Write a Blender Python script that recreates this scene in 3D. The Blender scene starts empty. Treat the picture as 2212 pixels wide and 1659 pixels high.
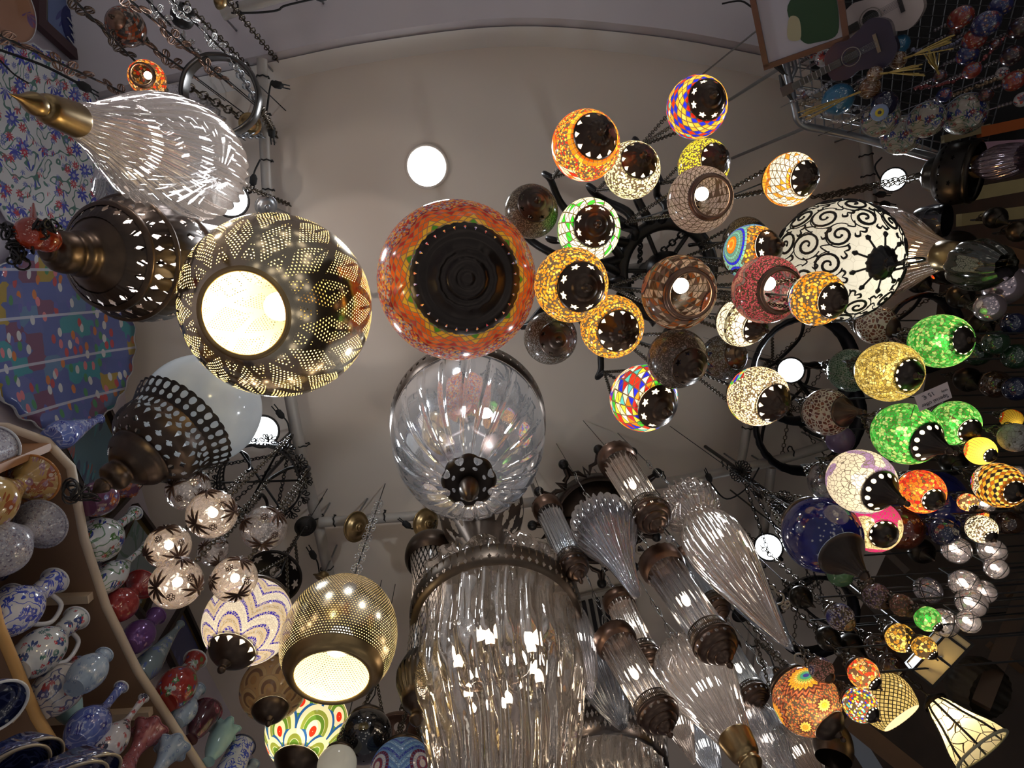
import bpy, math, random
from mathutils import Vector, Matrix, Quaternion
random.seed(7)
sc = bpy.context.scene
COL = sc.collection
PI = math.pi
TAU = 2 * PI
# ------------------------------------------------------------------ camera (lying on its back, looking up at the ceiling)
F, W, H = 1300.0, 2212.0, 1659.0
ZEN = (985.0, 590.0)                     # where vertical lines converge in the photograph
EYE = Vector((0.0, 0.0, 1.5))
_z = Vector((ZEN[0] - W / 2, ZEN[1] - H / 2, F)).normalized()
_x = Vector((1, 0, 0)); _x = (_x - _z * _x.dot(_z)).normalized()
_y = _z.cross(_x)
cam = bpy.data.cameras.new('camera')
cam.sensor_width = 36.0
cam.lens = F / W * 36.0
cam.clip_start = 0.02
cam.clip_end = 60
camo = bpy.data.objects.new('camera', cam)
COL.objects.link(camo)
_r = Vector((_x[0], _y[0], _z[0])); _d = Vector((_x[1], _y[1], _z[1])); _f = Vector((_x[2], _y[2], _z[2]))
_m = Matrix.Identity(4)
for _i in range(3):
    _m[_i][0] = _r[_i]; _m[_i][1] = -_d[_i]; _m[_i][2] = -_f[_i]; _m[_i][3] = EYE[_i]
camo.matrix_world = _m
sc.camera = camo
# ------------------------------------------------------------------ world, room light, exposure
sc.view_settings.view_transform = 'Standard'
sc.view_settings.look = 'None'
sc.view_settings.exposure = 0.0
sc.view_settings.gamma = 1.0
sc.view_settings.use_curve_mapping = False
wd = bpy.data.worlds.new('world'); sc.world = wd
wd.use_nodes = True
_bg = wd.node_tree.nodes['Background']
_bg.inputs[0].default_value = (0.96, 0.97, 1.06, 1)
_bg.inputs[1].default_value = 1.0
_nt = wd.node_tree                       # dim rest of the shop, with made-up bright spots added for reflections
_tc = _nt.nodes.new('ShaderNodeTexCoord'); _vo = _nt.nodes.new('ShaderNodeTexVoronoi'); _vo.inputs['Scale'].default_value = 4.5
_lt = _nt.nodes.new('ShaderNodeMath'); _lt.operation = 'LESS_THAN'; _lt.inputs[1].default_value = .27
_mx = _nt.nodes.new('ShaderNodeMix'); _mx.data_type = 'RGBA'; _mx.inputs[6].default_value = (.152, .150, .160, 1); _mx.inputs[7].default_value = (1.5, 1.38, 1.22, 1)
_nt.links.new(_tc.outputs['Generated'], _vo.inputs['Vector']); _nt.links.new(_vo.outputs['Distance'], _lt.inputs[0]); _nt.links.new(_lt.outputs[0], _mx.inputs[0]); _nt.links.new(_mx.outputs[2], _bg.inputs[0])
try:
    sc.cycles.max_bounces = 8
    sc.cycles.transparent_max_bounces = 14
    sc.cycles.diffuse_bounces = 3
    sc.cycles.glossy_bounces = 4
    sc.cycles.transmission_bounces = 6
    sc.cycles.sample_clamp_indirect = 3.0
    sc.cycles.caustics_reflective = False
    sc.cycles.caustics_refractive = False
except Exception:
    pass
# ------------------------------------------------------------------ where a thing stands: read from the photograph, placed at its own height
def wdir(px, py):
    c = Vector((px - W / 2, py - H / 2, F))
    return Vector((c.dot(_x), c.dot(_y), c.dot(_z)))
def at(px, py, dz):                      # the point dz above the eye seen at that place
    d = wdir(px, py)
    return EYE + d * (dz / d.z)
def depth(p):
    return (p - EYE).dot(_f)
def pix(p):
    v = p - EYE; k = F / v.dot(_f)
    return (W / 2 + v.dot(_r) * k, H / 2 + v.dot(_d) * k)
def on_plane(px, py, p0, n):
    d = wdir(px, py)
    return EYE + d * ((p0 - EYE).dot(n) / d.dot(n))
def sphere_r(c, rpx):
    v = (c - EYE); cs = depth(c) / v.length
    return rpx * depth(c) / F * math.sqrt(cs)
DOWN = Vector((0, 0, -1))
def axis_to(c, px, py, k, lim=24):        # direction from c to a spot k away from it that is seen at px, py; stays within lim degrees of straight down
    d = wdir(px, py).normalized(); o = EYE - c
    b = o.dot(d); q = b * b - (o.length_squared - k * k)
    t = -b - math.sqrt(q) if q > 0 else -b
    a = (o + d * t).normalized()
    ang = DOWN.angle(a)
    if ang > math.radians(lim):
        a = DOWN.slerp(a, math.radians(lim) / ang)
    return a
def drop_line(pt, pb, dzt, lean=0):               # a hanging thing from pt (top) to pb (bottom), as close to plumb as the picture allows
    T = at(pt[0], pt[1], dzt); d = wdir(*pb)
    # point on the ray of pb closest to the vertical line through T
    w0 = EYE - T; a = d.dot(d); b = d.dot(DOWN); c = 1.0
    dd = d.dot(w0); e = DOWN.dot(w0)
    s = (b * e - c * dd) / (a * c - b * b)
    if lean:
        lo, hi = 1.0, 1.8
        for _ in range(30):
            m = (lo + hi) / 2
            if DOWN.angle(EYE + d * s * m - T) < math.radians(lean): lo = m
            else: hi = m
        if DOWN.angle(EYE + d * s - T) < math.radians(lean): s *= lo
    return T, EYE + d * s
# ------------------------------------------------------------------ meshes
class MB:
    def __init__(s):
        s.v = []; s.f = []; s.uv = []; s.smooth = []
    def lathe(s, prof, seg=48, M=None, flute=None, cap0=False, cap1=False, smooth=True):
        # prof: (r, z) from top to bottom; flute(i/n, ang) multiplies the radius
        b = len(s.v); n = len(prof)
        L = [0.0]
        for i in range(1, n):
            L.append(L[-1] + math.hypot(prof[i][0] - prof[i - 1][0], prof[i][1] - prof[i - 1][1]))
        tot = L[-1] or 1
        cs = [(math.cos(TAU * j / seg), math.sin(TAU * j / seg)) for j in range(seg)]
        for i, (r, z) in enumerate(prof):
            for j in range(seg):
                k = flute(L[i] / tot, TAU * j / seg) if flute else 1.0
                p = Vector((r * k * cs[j][0], r * k * cs[j][1], z))
                s.v.append(M @ p if M else p)
        for i in range(n - 1):
            for j in range(seg):
                j2 = (j + 1) % seg
                s.f.append((b + i * seg + j, b + (i + 1) * seg + j, b + (i + 1) * seg + j2, b + i * seg + j2))
                s.uv.append(((j / seg, L[i] / tot), (j / seg, L[i + 1] / tot), ((j + 1) / seg, L[i + 1] / tot), ((j + 1) / seg, L[i] / tot)))
                s.smooth.append(smooth)
        for c, i in ((cap0, 0), (cap1, n - 1)):
            if c:
                s.f.append(tuple(b + i * seg + j for j in range(seg))); s.smooth.append(False)
                s.uv.append(tuple((.5 + .5 * x, .5 + .5 * y) for x, y in cs))
        return s
    def tube(s, pts, r, seg=8, closed=False, cap=True):
        pts = [Vector(p) for p in pts]; n = len(pts); b = len(s.v)
        rs = r if isinstance(r, (list, tuple)) else [r] * n
        ref = None
        for i, p in enumerate(pts):
            if closed:
                t = pts[(i + 1) % n] - pts[i - 1]
            else:
                t = pts[min(i + 1, n - 1)] - pts[max(i - 1, 0)]
            t = t.normalized() if t.length > 1e-9 else Vector((0, 0, 1))
            if ref is None:
                ref = t.orthogonal().normalized()
            ref = (ref - t * ref.dot(t))
            ref = ref.normalized() if ref.length > 1e-6 else t.orthogonal().normalized()
            q = t.cross(ref)
            for j in range(seg):
                a = TAU * j / seg
                s.v.append(p + (ref * math.cos(a) + q * math.sin(a)) * rs[i])
        m = n if closed else n - 1
        for i in range(m):
            i2 = (i + 1) % n
            for j in range(seg):
                j2 = (j + 1) % seg
                s.f.append((b + i * seg + j, b + i * seg + j2, b + i2 * seg + j2, b + i2 * seg + j))
                s.uv.append(((j / seg, i / m), ((j + 1) / seg, i / m), ((j + 1) / seg, (i + 1) / m), (j / seg, (i + 1) / m)))
                s.smooth.append(True)
        if cap and not closed:
            for i in (0, n - 1):
                s.f.append(tuple(b + i * seg + j for j in range(seg))); s.smooth.append(False); s.uv.append(tuple((0, 0) for _ in range(seg)))
        return s
    def poly(s, pts, uv=None):
        b = len(s.v); s.v += [Vector(p) for p in pts]
        s.f.append(tuple(range(b, b + len(pts)))); s.smooth.append(False)
        s.uv.append(tuple(uv) if uv else tuple((0, 0) for _ in pts))
        return s
    def prism(s, pts, h):                 # outline pts (closed, in order) pushed along the vector h
        h = Vector(h); pts = [Vector(p) for p in pts]; n = len(pts)
        s.poly(pts); s.poly([p + h for p in reversed(pts)])
        for i in range(n):
            s.poly([pts[i], pts[i - 1], pts[i - 1] + h, pts[i] + h])
        return s
    def box(s, c, sx, sy, sz, M=None):
        c = Vector(c); P = []
        for z in (-1, 1):
            for x, y in ((-1, -1), (1, -1), (1, 1), (-1, 1)):
                p = Vector((x * sx / 2, y * sy / 2, z * sz / 2)) + c
                P.append(M @ p if M else p)
        for q in ((0, 3, 2, 1), (4, 5, 6, 7), (0, 1, 5, 4), (1, 2, 6, 5), (2, 3, 7, 6), (3, 0, 4, 7)):
            s.poly([P[i] for i in q], ((0, 0), (1, 0), (1, 1), (0, 1)))
        return s
    def ball(s, c, r, seg=16, ring=10, sq=1.0):
        M = Matrix.Translation(Vector(c))
        return s.lathe([(r * math.sin(PI * i / ring), r * sq * math.cos(PI * i / ring)) for i in range(ring + 1)], seg, M)
    def chain(s, p0, p1, link, wire, seg=3, ring=8, wide=.62):
        p0 = Vector(p0); p1 = Vector(p1); d = p1 - p0; L = d.length
        n = max(1, int(L / (link * .78))); t = d / L; a = t.orthogonal().normalized(); b = t.cross(a)
        for i in range(n):
            c = p0 + d * ((i + .5) / n); u = a if i % 2 else b
            s.tube([c + t * (link / 2 * math.cos(TAU * k / ring)) + u * (link * wide / 2 * math.sin(TAU * k / ring)) for k in range(ring)], wire, seg, closed=True)
        return s
    def build(s, name, mat=None, parent=None, **kw):
        me = bpy.data.meshes.new(name)
        me.from_pydata([tuple(p) for p in s.v], [], s.f)
        ul = me.uv_layers.new(name='UVMap')
        flat = [c for f in s.uv for q in f for c in q]
        ul.data.foreach_set('uv', flat)
        me.polygons.foreach_set('use_smooth', s.smooth)
        if mat is not None:
            me.materials.append(mat)
        me.update()
        o = bpy.data.objects.new(name, me); COL.objects.link(o)
        if parent is not None:
            o.parent = parent
        for k, v in kw.items():
            o[k] = v
        return o
def curve(pts, n=6):                      # smooth profile through the control points
    out = []; P = [Vector((a, b, 0)) for a, b in pts]
    for i in range(len(P) - 1):
        p0 = P[max(i - 1, 0)]; p1 = P[i]; p2 = P[i + 1]; p3 = P[min(i + 2, len(P) - 1)]
        for k in range(n):
            t = k / n
            q = .5 * ((2 * p1) + (p2 - p0) * t + (2 * p0 - 5 * p1 + 4 * p2 - p3) * t * t + (3 * p1 - p0 - 3 * p2 + p3) * t ** 3)
            out.append((max(q.x, 0.0), q.y))
    out.append((P[-1].x, P[-1].y))
    return out
def curve3(pts, n=6, closed=False):
    out = []; P = [Vector(p) for p in pts]; m = len(P)
    for i in range(m if closed else m - 1):
        if closed:
            p0, p1, p2, p3 = P[i - 1], P[i], P[(i + 1) % m], P[(i + 2) % m]
        else:
            p0, p1, p2, p3 = P[max(i - 1, 0)], P[i], P[i + 1], P[min(i + 2, m - 1)]
        for k in range(n):
            t = k / n
            out.append(.5 * ((2 * p1) + (p2 - p0) * t + (2 * p0 - 5 * p1 + 4 * p2 - p3) * t * t + (3 * p1 - p0 - 3 * p2 + p3) * t ** 3))
    if not closed:
        out.append(P[-1])
    return out
def tag(o, label, cat, group=None):
    o['label'] = label; o['category'] = cat
    if group: o['group'] = group
    return o
def empty(name, loc, label, cat, group=None, axis=None):
    o = bpy.data.objects.new(name, None); COL.objects.link(o)
    o.empty_display_size = .05
    o.location = loc
    if axis is not None:
        o.rotation_mode = 'QUATERNION'; o.rotation_quaternion = DOWN.rotation_difference(axis)
    return tag(o, label, cat, group)
def lamp(parent, loc, watt, col=(1, .83, .6), size=.015, kind='POINT'):
    l = bpy.data.lights.new('lamp_light', kind); l.energy = watt; l.color = col; l.shadow_soft_size = size
    o = bpy.data.objects.new('lamp_light', l); COL.objects.link(o); o.location = loc
    if parent: o.parent = parent
    return o
def rot_of(o):
    return o.rotation_quaternion.to_matrix().to_4x4() if o.rotation_mode == 'QUATERNION' else o.rotation_euler.to_matrix().to_4x4()
def mw(o):
    return Matrix.Translation(o.location) @ rot_of(o)
# ------------------------------------------------------------------ materials
class G:
    def __init__(s, name):
        s.m = bpy.data.materials.new(name); s.m.use_nodes = True; s.t = s.m.node_tree; s.t.nodes.clear()
        s.out = s.t.nodes.new('ShaderNodeOutputMaterial')
    def n(s, typ, **kw):
        q = s.t.nodes.new('ShaderNode' + typ)
        for k, v in kw.items(): setattr(q, k, v)
        return q
    def put(s, sock, v):
        if isinstance(v, bpy.types.NodeSocket): s.t.links.new(v, sock)
        elif isinstance(v, (tuple, list)) and len(v) == 3 and sock.type == 'RGBA': sock.default_value = (*v, 1)
        else: sock.default_value = v
    def M(s, op, a, b=0.0, c=0.0):
        q = s.n('Math', operation=op)
        for i, v in enumerate((a, b, c)): s.put(q.inputs[i], v)
        return q.outputs[0]
    def mix(s, f, a, b):
        q = s.n('Mix', data_type='RGBA'); s.put(q.inputs[0], f); s.put(q.inputs[6], a); s.put(q.inputs[7], b)
        return q.outputs[2]
    def ramp(s, f, pal, const=True, pos=None):
        q = s.n('ValToRGB'); r = q.color_ramp; r.interpolation = 'CONSTANT' if const else 'LINEAR'
        n = len(pal)
        while len(r.elements) < n: r.elements.new(.5)
        for i, c in enumerate(pal):
            r.elements[i].position = pos[i] if pos else (i / n if const else i / max(n - 1, 1))
        for i, c in enumerate(pal): r.elements[i].color = (*c, 1)
        s.put(q.inputs[0], f)
        return q.outputs[0]
    def uv(s):
        q = s.n('UVMap'); x = s.n('SeparateXYZ'); s.t.links.new(q.outputs[0], x.inputs[0])
        return x.outputs[0], x.outputs[1]
    def obj(s):
        return s.n('TexCoord').outputs['Object']
    def xyz(s, v):
        x = s.n('SeparateXYZ'); s.put(x.inputs[0], v); return x.outputs
    def vec(s, x, y, z=0.0):
        q = s.n('CombineXYZ')
        for i, v in enumerate((x, y, z)): s.put(q.inputs[i], v)
        return q.outputs[0]
    def vor(s, v, scale, feature='F1', rnd=1.0, dim='3D', out='Color', metric='EUCLIDEAN'):
        q = s.n('TexVoronoi', feature=feature, voronoi_dimensions=dim)
        if feature != 'DISTANCE_TO_EDGE': q.distance = metric
        s.put(q.inputs['Vector'], v); s.put(q.inputs['Scale'], scale); s.put(q.inputs['Randomness'], rnd)
        return q.outputs[out] if out else q
    def noise(s, v, scale, detail=2.0, out=0):
        q = s.n('TexNoise'); s.put(q.inputs['Vector'], v); s.put(q.inputs['Scale'], scale); s.put(q.inputs['Detail'], detail)
        return q.outputs[out]
    def rnd(s, x, y, z=0.0):
        q = s.n('TexWhiteNoise', noise_dimensions='3D'); s.put(q.inputs[0], s.vec(x, y, z)); return q.outputs[0]
    def pr(s, col, rough=.4, metal=0.0, normal=None, **kw):
        q = s.n('BsdfPrincipled'); s.put(q.inputs['Base Color'], col); s.put(q.inputs['Roughness'], rough); s.put(q.inputs['Metallic'], metal)
        for k, v in kw.items(): s.put(q.inputs[k.replace('_', ' ')], v)
        if normal is not None: s.put(q.inputs['Normal'], normal)
        return q.outputs[0]
    def bump(s, h, strength=.3, dist=.002):
        q = s.n('Bump'); s.put(q.inputs['Height'], h); s.put(q.inputs['Strength'], strength); s.put(q.inputs['Distance'], dist)
        return q.outputs[0]
    def ms(s, f, a, b):
        q = s.n('MixShader'); s.put(q.inputs[0], f); s.put(q.inputs[1], a); s.put(q.inputs[2], b); return q.outputs[0]
    def transp(s, col=(1, 1, 1)):
        q = s.n('BsdfTransparent'); s.put(q.inputs[0], col); return q.outputs[0]
    def transl(s, col, nrm=None):
        q = s.n('BsdfTranslucent'); s.put(q.inputs[0], col)
        return q.outputs[0]
    def gloss(s, col, rough, nrm=None):
        q = s.n('BsdfGlossy'); s.put(q.inputs[0], col); s.put(q.inputs['Roughness'], rough)
        if nrm is not None: s.put(q.inputs['Normal'], nrm)
        return q.outputs[0]
    def facing(s, blend=.4):
        q = s.n('LayerWeight'); q.inputs[0].default_value = blend; return q.outputs['Facing']
    def fin(s, sh):
        s.t.links.new(sh, s.out.inputs[0]); return s.m
def flat(name, col, rough=.5, metal=0.0, noise=0.0, scale=8.0, **kw):
    g = G(name)
    c = col
    if noise:
        f = g.noise(g.obj(), scale, 4.0)
        c = g.mix(f, tuple(x * (1 - noise) for x in col), tuple(min(1, x * (1 + noise)) for x in col))
    return g.fin(g.pr(c, rough, metal, **kw))
def emit(name, col, st):
    g = G(name); q = g.n('Emission'); g.put(q.inputs[0], col); q.inputs[1].default_value = st
    return g.fin(q.outputs[0])
def band_color(g, u, v, b):
    """one ring of a mosaic: (colour, is-it-grout) for the kind of tile laid there"""
    k = b['k']; pal = b['p']; n = b.get('n', 14); m = b.get('m', 7); P3 = g.obj()
    if k in ('diamond', 'square', 'tri') and not b.get('zz'): n = round(n * 1.4); m = m * 1.4
    if k == 'diamond':                                 # squares set on their corners
        if b.get('zz'):
            v = g.M('ADD', v, g.M('MULTIPLY', g.M('ABSOLUTE', g.M('SUBTRACT', g.M('FRACT', g.M('MULTIPLY', u, b['zz'][0])), .5)), b['zz'][1]))
        a = g.M('ADD', g.M('MULTIPLY', u, n), g.M('MULTIPLY', v, m)); c = g.M('SUBTRACT', g.M('MULTIPLY', u, n), g.M('MULTIPLY', v, m))
        fa = g.M('FLOOR', a); fb = g.M('FLOOR', c)
        if b.get('rand'):
            f = g.rnd(g.M('MODULO', g.M('ADD', fa, 400 * n), n), g.M('MODULO', g.M('ADD', fb, 400 * n), n), b.get('seed', 0))
        else:
            f = g.M('DIVIDE', g.M('ADD', g.M('MODULO', g.M('ADD', g.M('SUBTRACT', fa, fb), 40 * len(pal) + b.get('off', 0)), len(pal)), .5), len(pal))
        gr = g.M('GREATER_THAN', g.M('MAXIMUM', g.M('ABSOLUTE', g.M('SUBTRACT', g.M('FRACT', a), .5)), g.M('ABSOLUTE', g.M('SUBTRACT', g.M('FRACT', c), .5))), .5 - b.get('g', .07))
        return g.ramp(f, pal), gr
    if k in ('square', 'tri'):
        a = g.M('MULTIPLY', u, n); c = g.M('MULTIPLY', v, m)
        fa = g.M('FLOOR', a); fb = g.M('FLOOR', c); xa = g.M('FRACT', a); xb = g.M('FRACT', c)
        gr = g.M('GREATER_THAN', g.M('MAXIMUM', g.M('ABSOLUTE', g.M('SUBTRACT', xa, .5)), g.M('ABSOLUTE', g.M('SUBTRACT', xb, .5))), .5 - b.get('g', .06))
        t = 0.0
        if k == 'tri':
            t = g.M('GREATER_THAN', g.M('ADD', xa, xb), 1.0)
            gr = g.M('MAXIMUM', gr, g.M('LESS_THAN', g.M('ABSOLUTE', g.M('SUBTRACT', g.M('ADD', xa, xb), 1.0)), b.get('g', .06) * 1.4))
        if b.get('rows'):
            f = g.M('DIVIDE', g.M('ADD', g.M('MODULO', fb, len(pal)), .5), len(pal))
        else:
            f = g.rnd(fa, fb, g.M('ADD', t, b.get('seed', 0)))
        return g.ramp(f, pal), gr
    if k == 'beads':
        q = g.vor(P3, b.get('s', 160.0) * 1.7, out=None)
        f = g.xyz(q.outputs['Color'])[0]
        gr = g.M('GREATER_THAN', q.outputs['Distance'], b.get('g', .50))
        return g.ramp(f, pal), gr
    if k == 'crackle':
        s_ = b.get('s', 70.0) * 1.55
        if b.get('warp'):
            P3 = g.n('VectorMath', operation='ADD').outputs[0] if False else P3
        q = g.vor(P3, s_, out=None); e = g.vor(P3, s_, 'DISTANCE_TO_EDGE', out='Distance')
        f = g.xyz(q.outputs['Color'])[0]
        c = g.ramp(f, pal); w = g.M('ADD', .30, g.M('MULTIPLY', g.noise(P3, 34.0, 3.0), 1.25))
        q2 = g.n('VectorMath', operation='SCALE'); g.put(q2.inputs[0], c); g.put(q2.inputs['Scale'], w)
        return q2.outputs[0], g.M('LESS_THAN', e, b.get('g', .05))
    if k == 'patch':                                   # large soft blotches of colour under crackle
        f = g.noise(P3, b.get('s', 14.0), 1.0); e = g.vor(P3, b.get('s2', 90.0) * 1.5, 'DISTANCE_TO_EDGE', out='Distance')
        return g.ramp(f, pal, True, b['pos']), g.M('LESS_THAN', e, b.get('g', .05))
    if k == 'scales':                                  # overlapping fans of rings
        a = g.M('MULTIPLY', u, n); c = g.M('MULTIPLY', v, m); ds = []
        for j in (0, 1):                               # this row and the next one over it
            row = g.M('ADD', g.M('FLOOR', c), j)
            x = g.M('SUBTRACT', g.M('FRACT', g.M('ADD', a, g.M('MULTIPLY', g.M('MODULO', row, 2), .5))), .5)
            y = g.M('SUBTRACT', g.M('ADD', row, 0.0), c)
            y = g.M('MULTIPLY', y, b.get('asp', .5))
            ds.append(g.M('SQRT', g.M('ADD', g.M('MULTIPLY', x, x), g.M('MULTIPLY', y, y))))
        d0 = ds[0]; d1 = ds[1]
        use1 = g.M('LESS_THAN', d1, .53)
        d = g.M('ADD', g.M('MULTIPLY', d1, use1), g.M('MULTIPLY', d0, g.M('SUBTRACT', 1.0, use1)))
        f = g.M('MULTIPLY', d, 1.35)
        return g.ramp(f, pal), g.M('LESS_THAN', g.M('FRACT', g.M('MULTIPLY', f, float(len(pal)))), .09)
    if k == 'waves':                                   # thick scalloped bands running round
        w = g.M('MULTIPLY', g.M('ABSOLUTE', g.M('SINE', g.M('MULTIPLY', u, PI * n))), b.get('amp', .12))
        f = g.M('FRACT', g.M('MULTIPLY', g.M('ADD', v, w), m))
        e = g.vor(P3, b.get('s', 120.0), 'DISTANCE_TO_EDGE', out='Distance')
        return g.ramp(f, pal), g.M('LESS_THAN', e, .07)
    return pal[0], 0.0
def mosaic(name, bands, lit=.75, grout=(.10, .075, .05), rough=.14, rosettes=None, bumpy=0.0, clear=0.0, boost=1.0):
    """glass tile mosaic on a lamp globe: bands from the top of the globe (v=0) down; each starts at v0 with a wavy edge w=(count, height)"""
    g = G(name); u, v = g.uv()
    col, gr = band_color(g, u, v, bands[0])
    for b in bands[1:]:
        c2, g2 = band_color(g, u, v, b)
        vv = v
        if b.get('w'):
            tri = g.M('ABSOLUTE', g.M('SUBTRACT', g.M('FRACT', g.M('MULTIPLY', u, b['w'][0])), .5))
            vv = g.M('ADD', v, g.M('MULTIPLY', g.M('SUBTRACT', tri, .25), b['w'][1]))
        on = g.M('GREATER_THAN', vv, b['v0'])
        col = g.mix(on, col, c2); gr = g.M('ADD', g.M('MULTIPLY', g2, on), g.M('MULTIPLY', gr, g.M('SUBTRACT', 1.0, on)))
    for r in rosettes or ():                           # flowers of concentric rings round the belly
        x = g.M('MULTIPLY', g.M('SUBTRACT', g.M('FRACT', g.M('ADD', g.M('MULTIPLY', u, r['n']), r.get('ph', 0))), .5), 1.0 / r['n'] * r.get('asp', 2.0))
        y = g.M('SUBTRACT', v, r['v'])
        d = g.M('SQRT', g.M('ADD', g.M('MULTIPLY', x, x), g.M('MULTIPLY', y, y)))
        an = g.M('ARCTAN2', y, x)
        dd = g.M('MULTIPLY', d, g.M('ADD', 1.0, g.M('MULTIPLY', g.M('SINE', g.M('MULTIPLY', an, r.get('pet', 12))), r.get('amp', .06))))
        f = g.M('DIVIDE', dd, r['r']); on = g.M('LESS_THAN', f, 1.0); np_ = len(r['p'])
        gg = g.M('MAXIMUM', g.M('LESS_THAN', g.M('FRACT', g.M('MULTIPLY', f, np_)), .12), g.M('LESS_THAN', g.M('ABSOLUTE', g.M('SUBTRACT', g.M('FRACT', g.M('MULTIPLY', an, r.get('seg', 24) / TAU)), .5)), .06))
        col = g.mix(on, col, g.ramp(f, r['p'])); gr = g.M('ADD', g.M('MULTIPLY', gg, on), g.M('MULTIPLY', gr, g.M('SUBTRACT', 1.0, on)))
    tile = col
    col = g.mix(gr, tile, grout)
    nrm = None
    if bumpy: nrm = g.bump(g.M('SUBTRACT', 1.0, gr), bumpy, .0015)
    opaque = g.pr(col, rough, 0.0, nrm)
    if lit > 0:
        sh = g.ms(lit, opaque, g.transl(col))
    else:
        sh = opaque
    if not clear and lit >= .6: clear = .06
    if clear: sh = g.ms(g.M('MULTIPLY', g.M('SUBTRACT', 1.0, gr), clear), sh, g.transp(tile))
    return g.fin(sh)
def perf(name, col, rough, metal, kind, n, rows, inner=None, noise=.3):
    """sheet metal with real cut-outs. rows: (v centre, half height in v, width share of one repeat)"""
    g = G(name); u, v = g.uv(); hole = 0.0
    for r in rows:
        vc, hv, ws = r[:3]; nn = r[3] if len(r) > 3 else n; kd = r[4] if len(r) > 4 else kind; ph = r[5] if len(r) > 5 else 0.0
        x = g.M('DIVIDE', g.M('SUBTRACT', g.M('FRACT', g.M('ADD', g.M('MULTIPLY', u, nn), ph)), .5), ws); y = g.M('DIVIDE', g.M('SUBTRACT', v, vc), hv)
        if kd == 'star':
            d = g.M('SQRT', g.M('ADD', g.M('MULTIPLY', x, x), g.M('MULTIPLY', y, y))); a = g.M('ARCTAN2', x, y)
            tri = g.M('ABSOLUTE', g.M('SUBTRACT', g.M('FRACT', g.M('ADD', g.M('MULTIPLY', a, 5 / TAU), .5)), .5))   # 0 at a tip, .5 between tips
            h = g.M('LESS_THAN', d, g.M('SUBTRACT', 1.0, g.M('MULTIPLY', tri, 1.2)))
        elif kd == 'fan':                              # tulip: wide at one end, pointed at the other
            wv = g.M('MULTIPLY', g.M('SUBTRACT', 1.0, y), .5)
            h = g.M('MULTIPLY', g.M('LESS_THAN', g.M('ABSOLUTE', x), g.M('MULTIPLY', wv, .95)), g.M('LESS_THAN', g.M('ADD', g.M('MULTIPLY', y, y), g.M('MULTIPLY', x, x)), 1.0))
        elif kd == 'slot':                             # pointed slot with a waist
            h = g.M('LESS_THAN', g.M('ABSOLUTE', x), g.M('SUBTRACT', g.M('SUBTRACT', 1.0, g.M('ABSOLUTE', y)), g.M('MULTIPLY', g.M('GREATER_THAN', g.M('SINE', g.M('MULTIPLY', y, 9.0)), .75), .25)))
        elif kd == 'hex':                              # rows of close-set round holes
            rr = g.M('MULTIPLY', v, 1.0 / hv); fr = g.M('FLOOR', rr)
            x = g.M('SUBTRACT', g.M('FRACT', g.M('ADD', g.M('MULTIPLY', u, nn), g.M('MULTIPLY', g.M('MODULO', fr, 2), .5))), .5); y = g.M('SUBTRACT', g.M('FRACT', rr), .5)
            h = g.M('LESS_THAN', g.M('ADD', g.M('MULTIPLY', x, x), g.M('MULTIPLY', y, y)), ws * ws)
            if vc: h = g.M('MULTIPLY', h, g.M('MULTIPLY', g.M('GREATER_THAN', v, vc[0]), g.M('LESS_THAN', v, vc[1])))
        else:
            h = g.M('LESS_THAN', g.M('ADD', g.M('MULTIPLY', x, x), g.M('MULTIPLY', y, y)), 1.0)
        hole = g.M('MAXIMUM', hole, h)
    f = g.noise(g.obj(), 30.0, 3.0)
    c = g.mix(f, tuple(x * (1 - noise) for x in col), tuple(x * (1 + noise) for x in col))
    base = g.pr(c, rough, metal)
    return g.fin(g.ms(hole, base, g.transp()))
def crystal(name, col=(.93, .93, .96), clear=.5, frost=.16, rough=.07, tint=(.95, .95, .97), bump=.10, bend=.6):
    """clear blown glass: see-through face on, mirror-like at grazing angles, lights up a little from a bulb inside"""
    g = G(name); f = g.facing(.45)
    nz = g.bump(g.noise(g.obj(), 45.0, 2.0), bump, .004)
    refl = g.gloss(col, rough, nz)
    thru = g.transp(tint)
    if bend:
        q = g.n('BsdfRefraction'); g.put(q.inputs[0], tint); q.inputs['Roughness'].default_value = .02; q.inputs['IOR'].default_value = 1.28
        thru = g.ms(bend, thru, q.outputs[0])
    body = g.ms(frost, thru, g.ms(.5, g.transl(col), g.pr(col, .2)))
    k = g.M('MINIMUM', g.M('ADD', g.M('MULTIPLY', f, 1.0 - .4 * clear), 1.0 - clear - .32), .92)
    return g.fin(g.ms(g.M('MAXIMUM', k, .06), body, refl))
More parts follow.
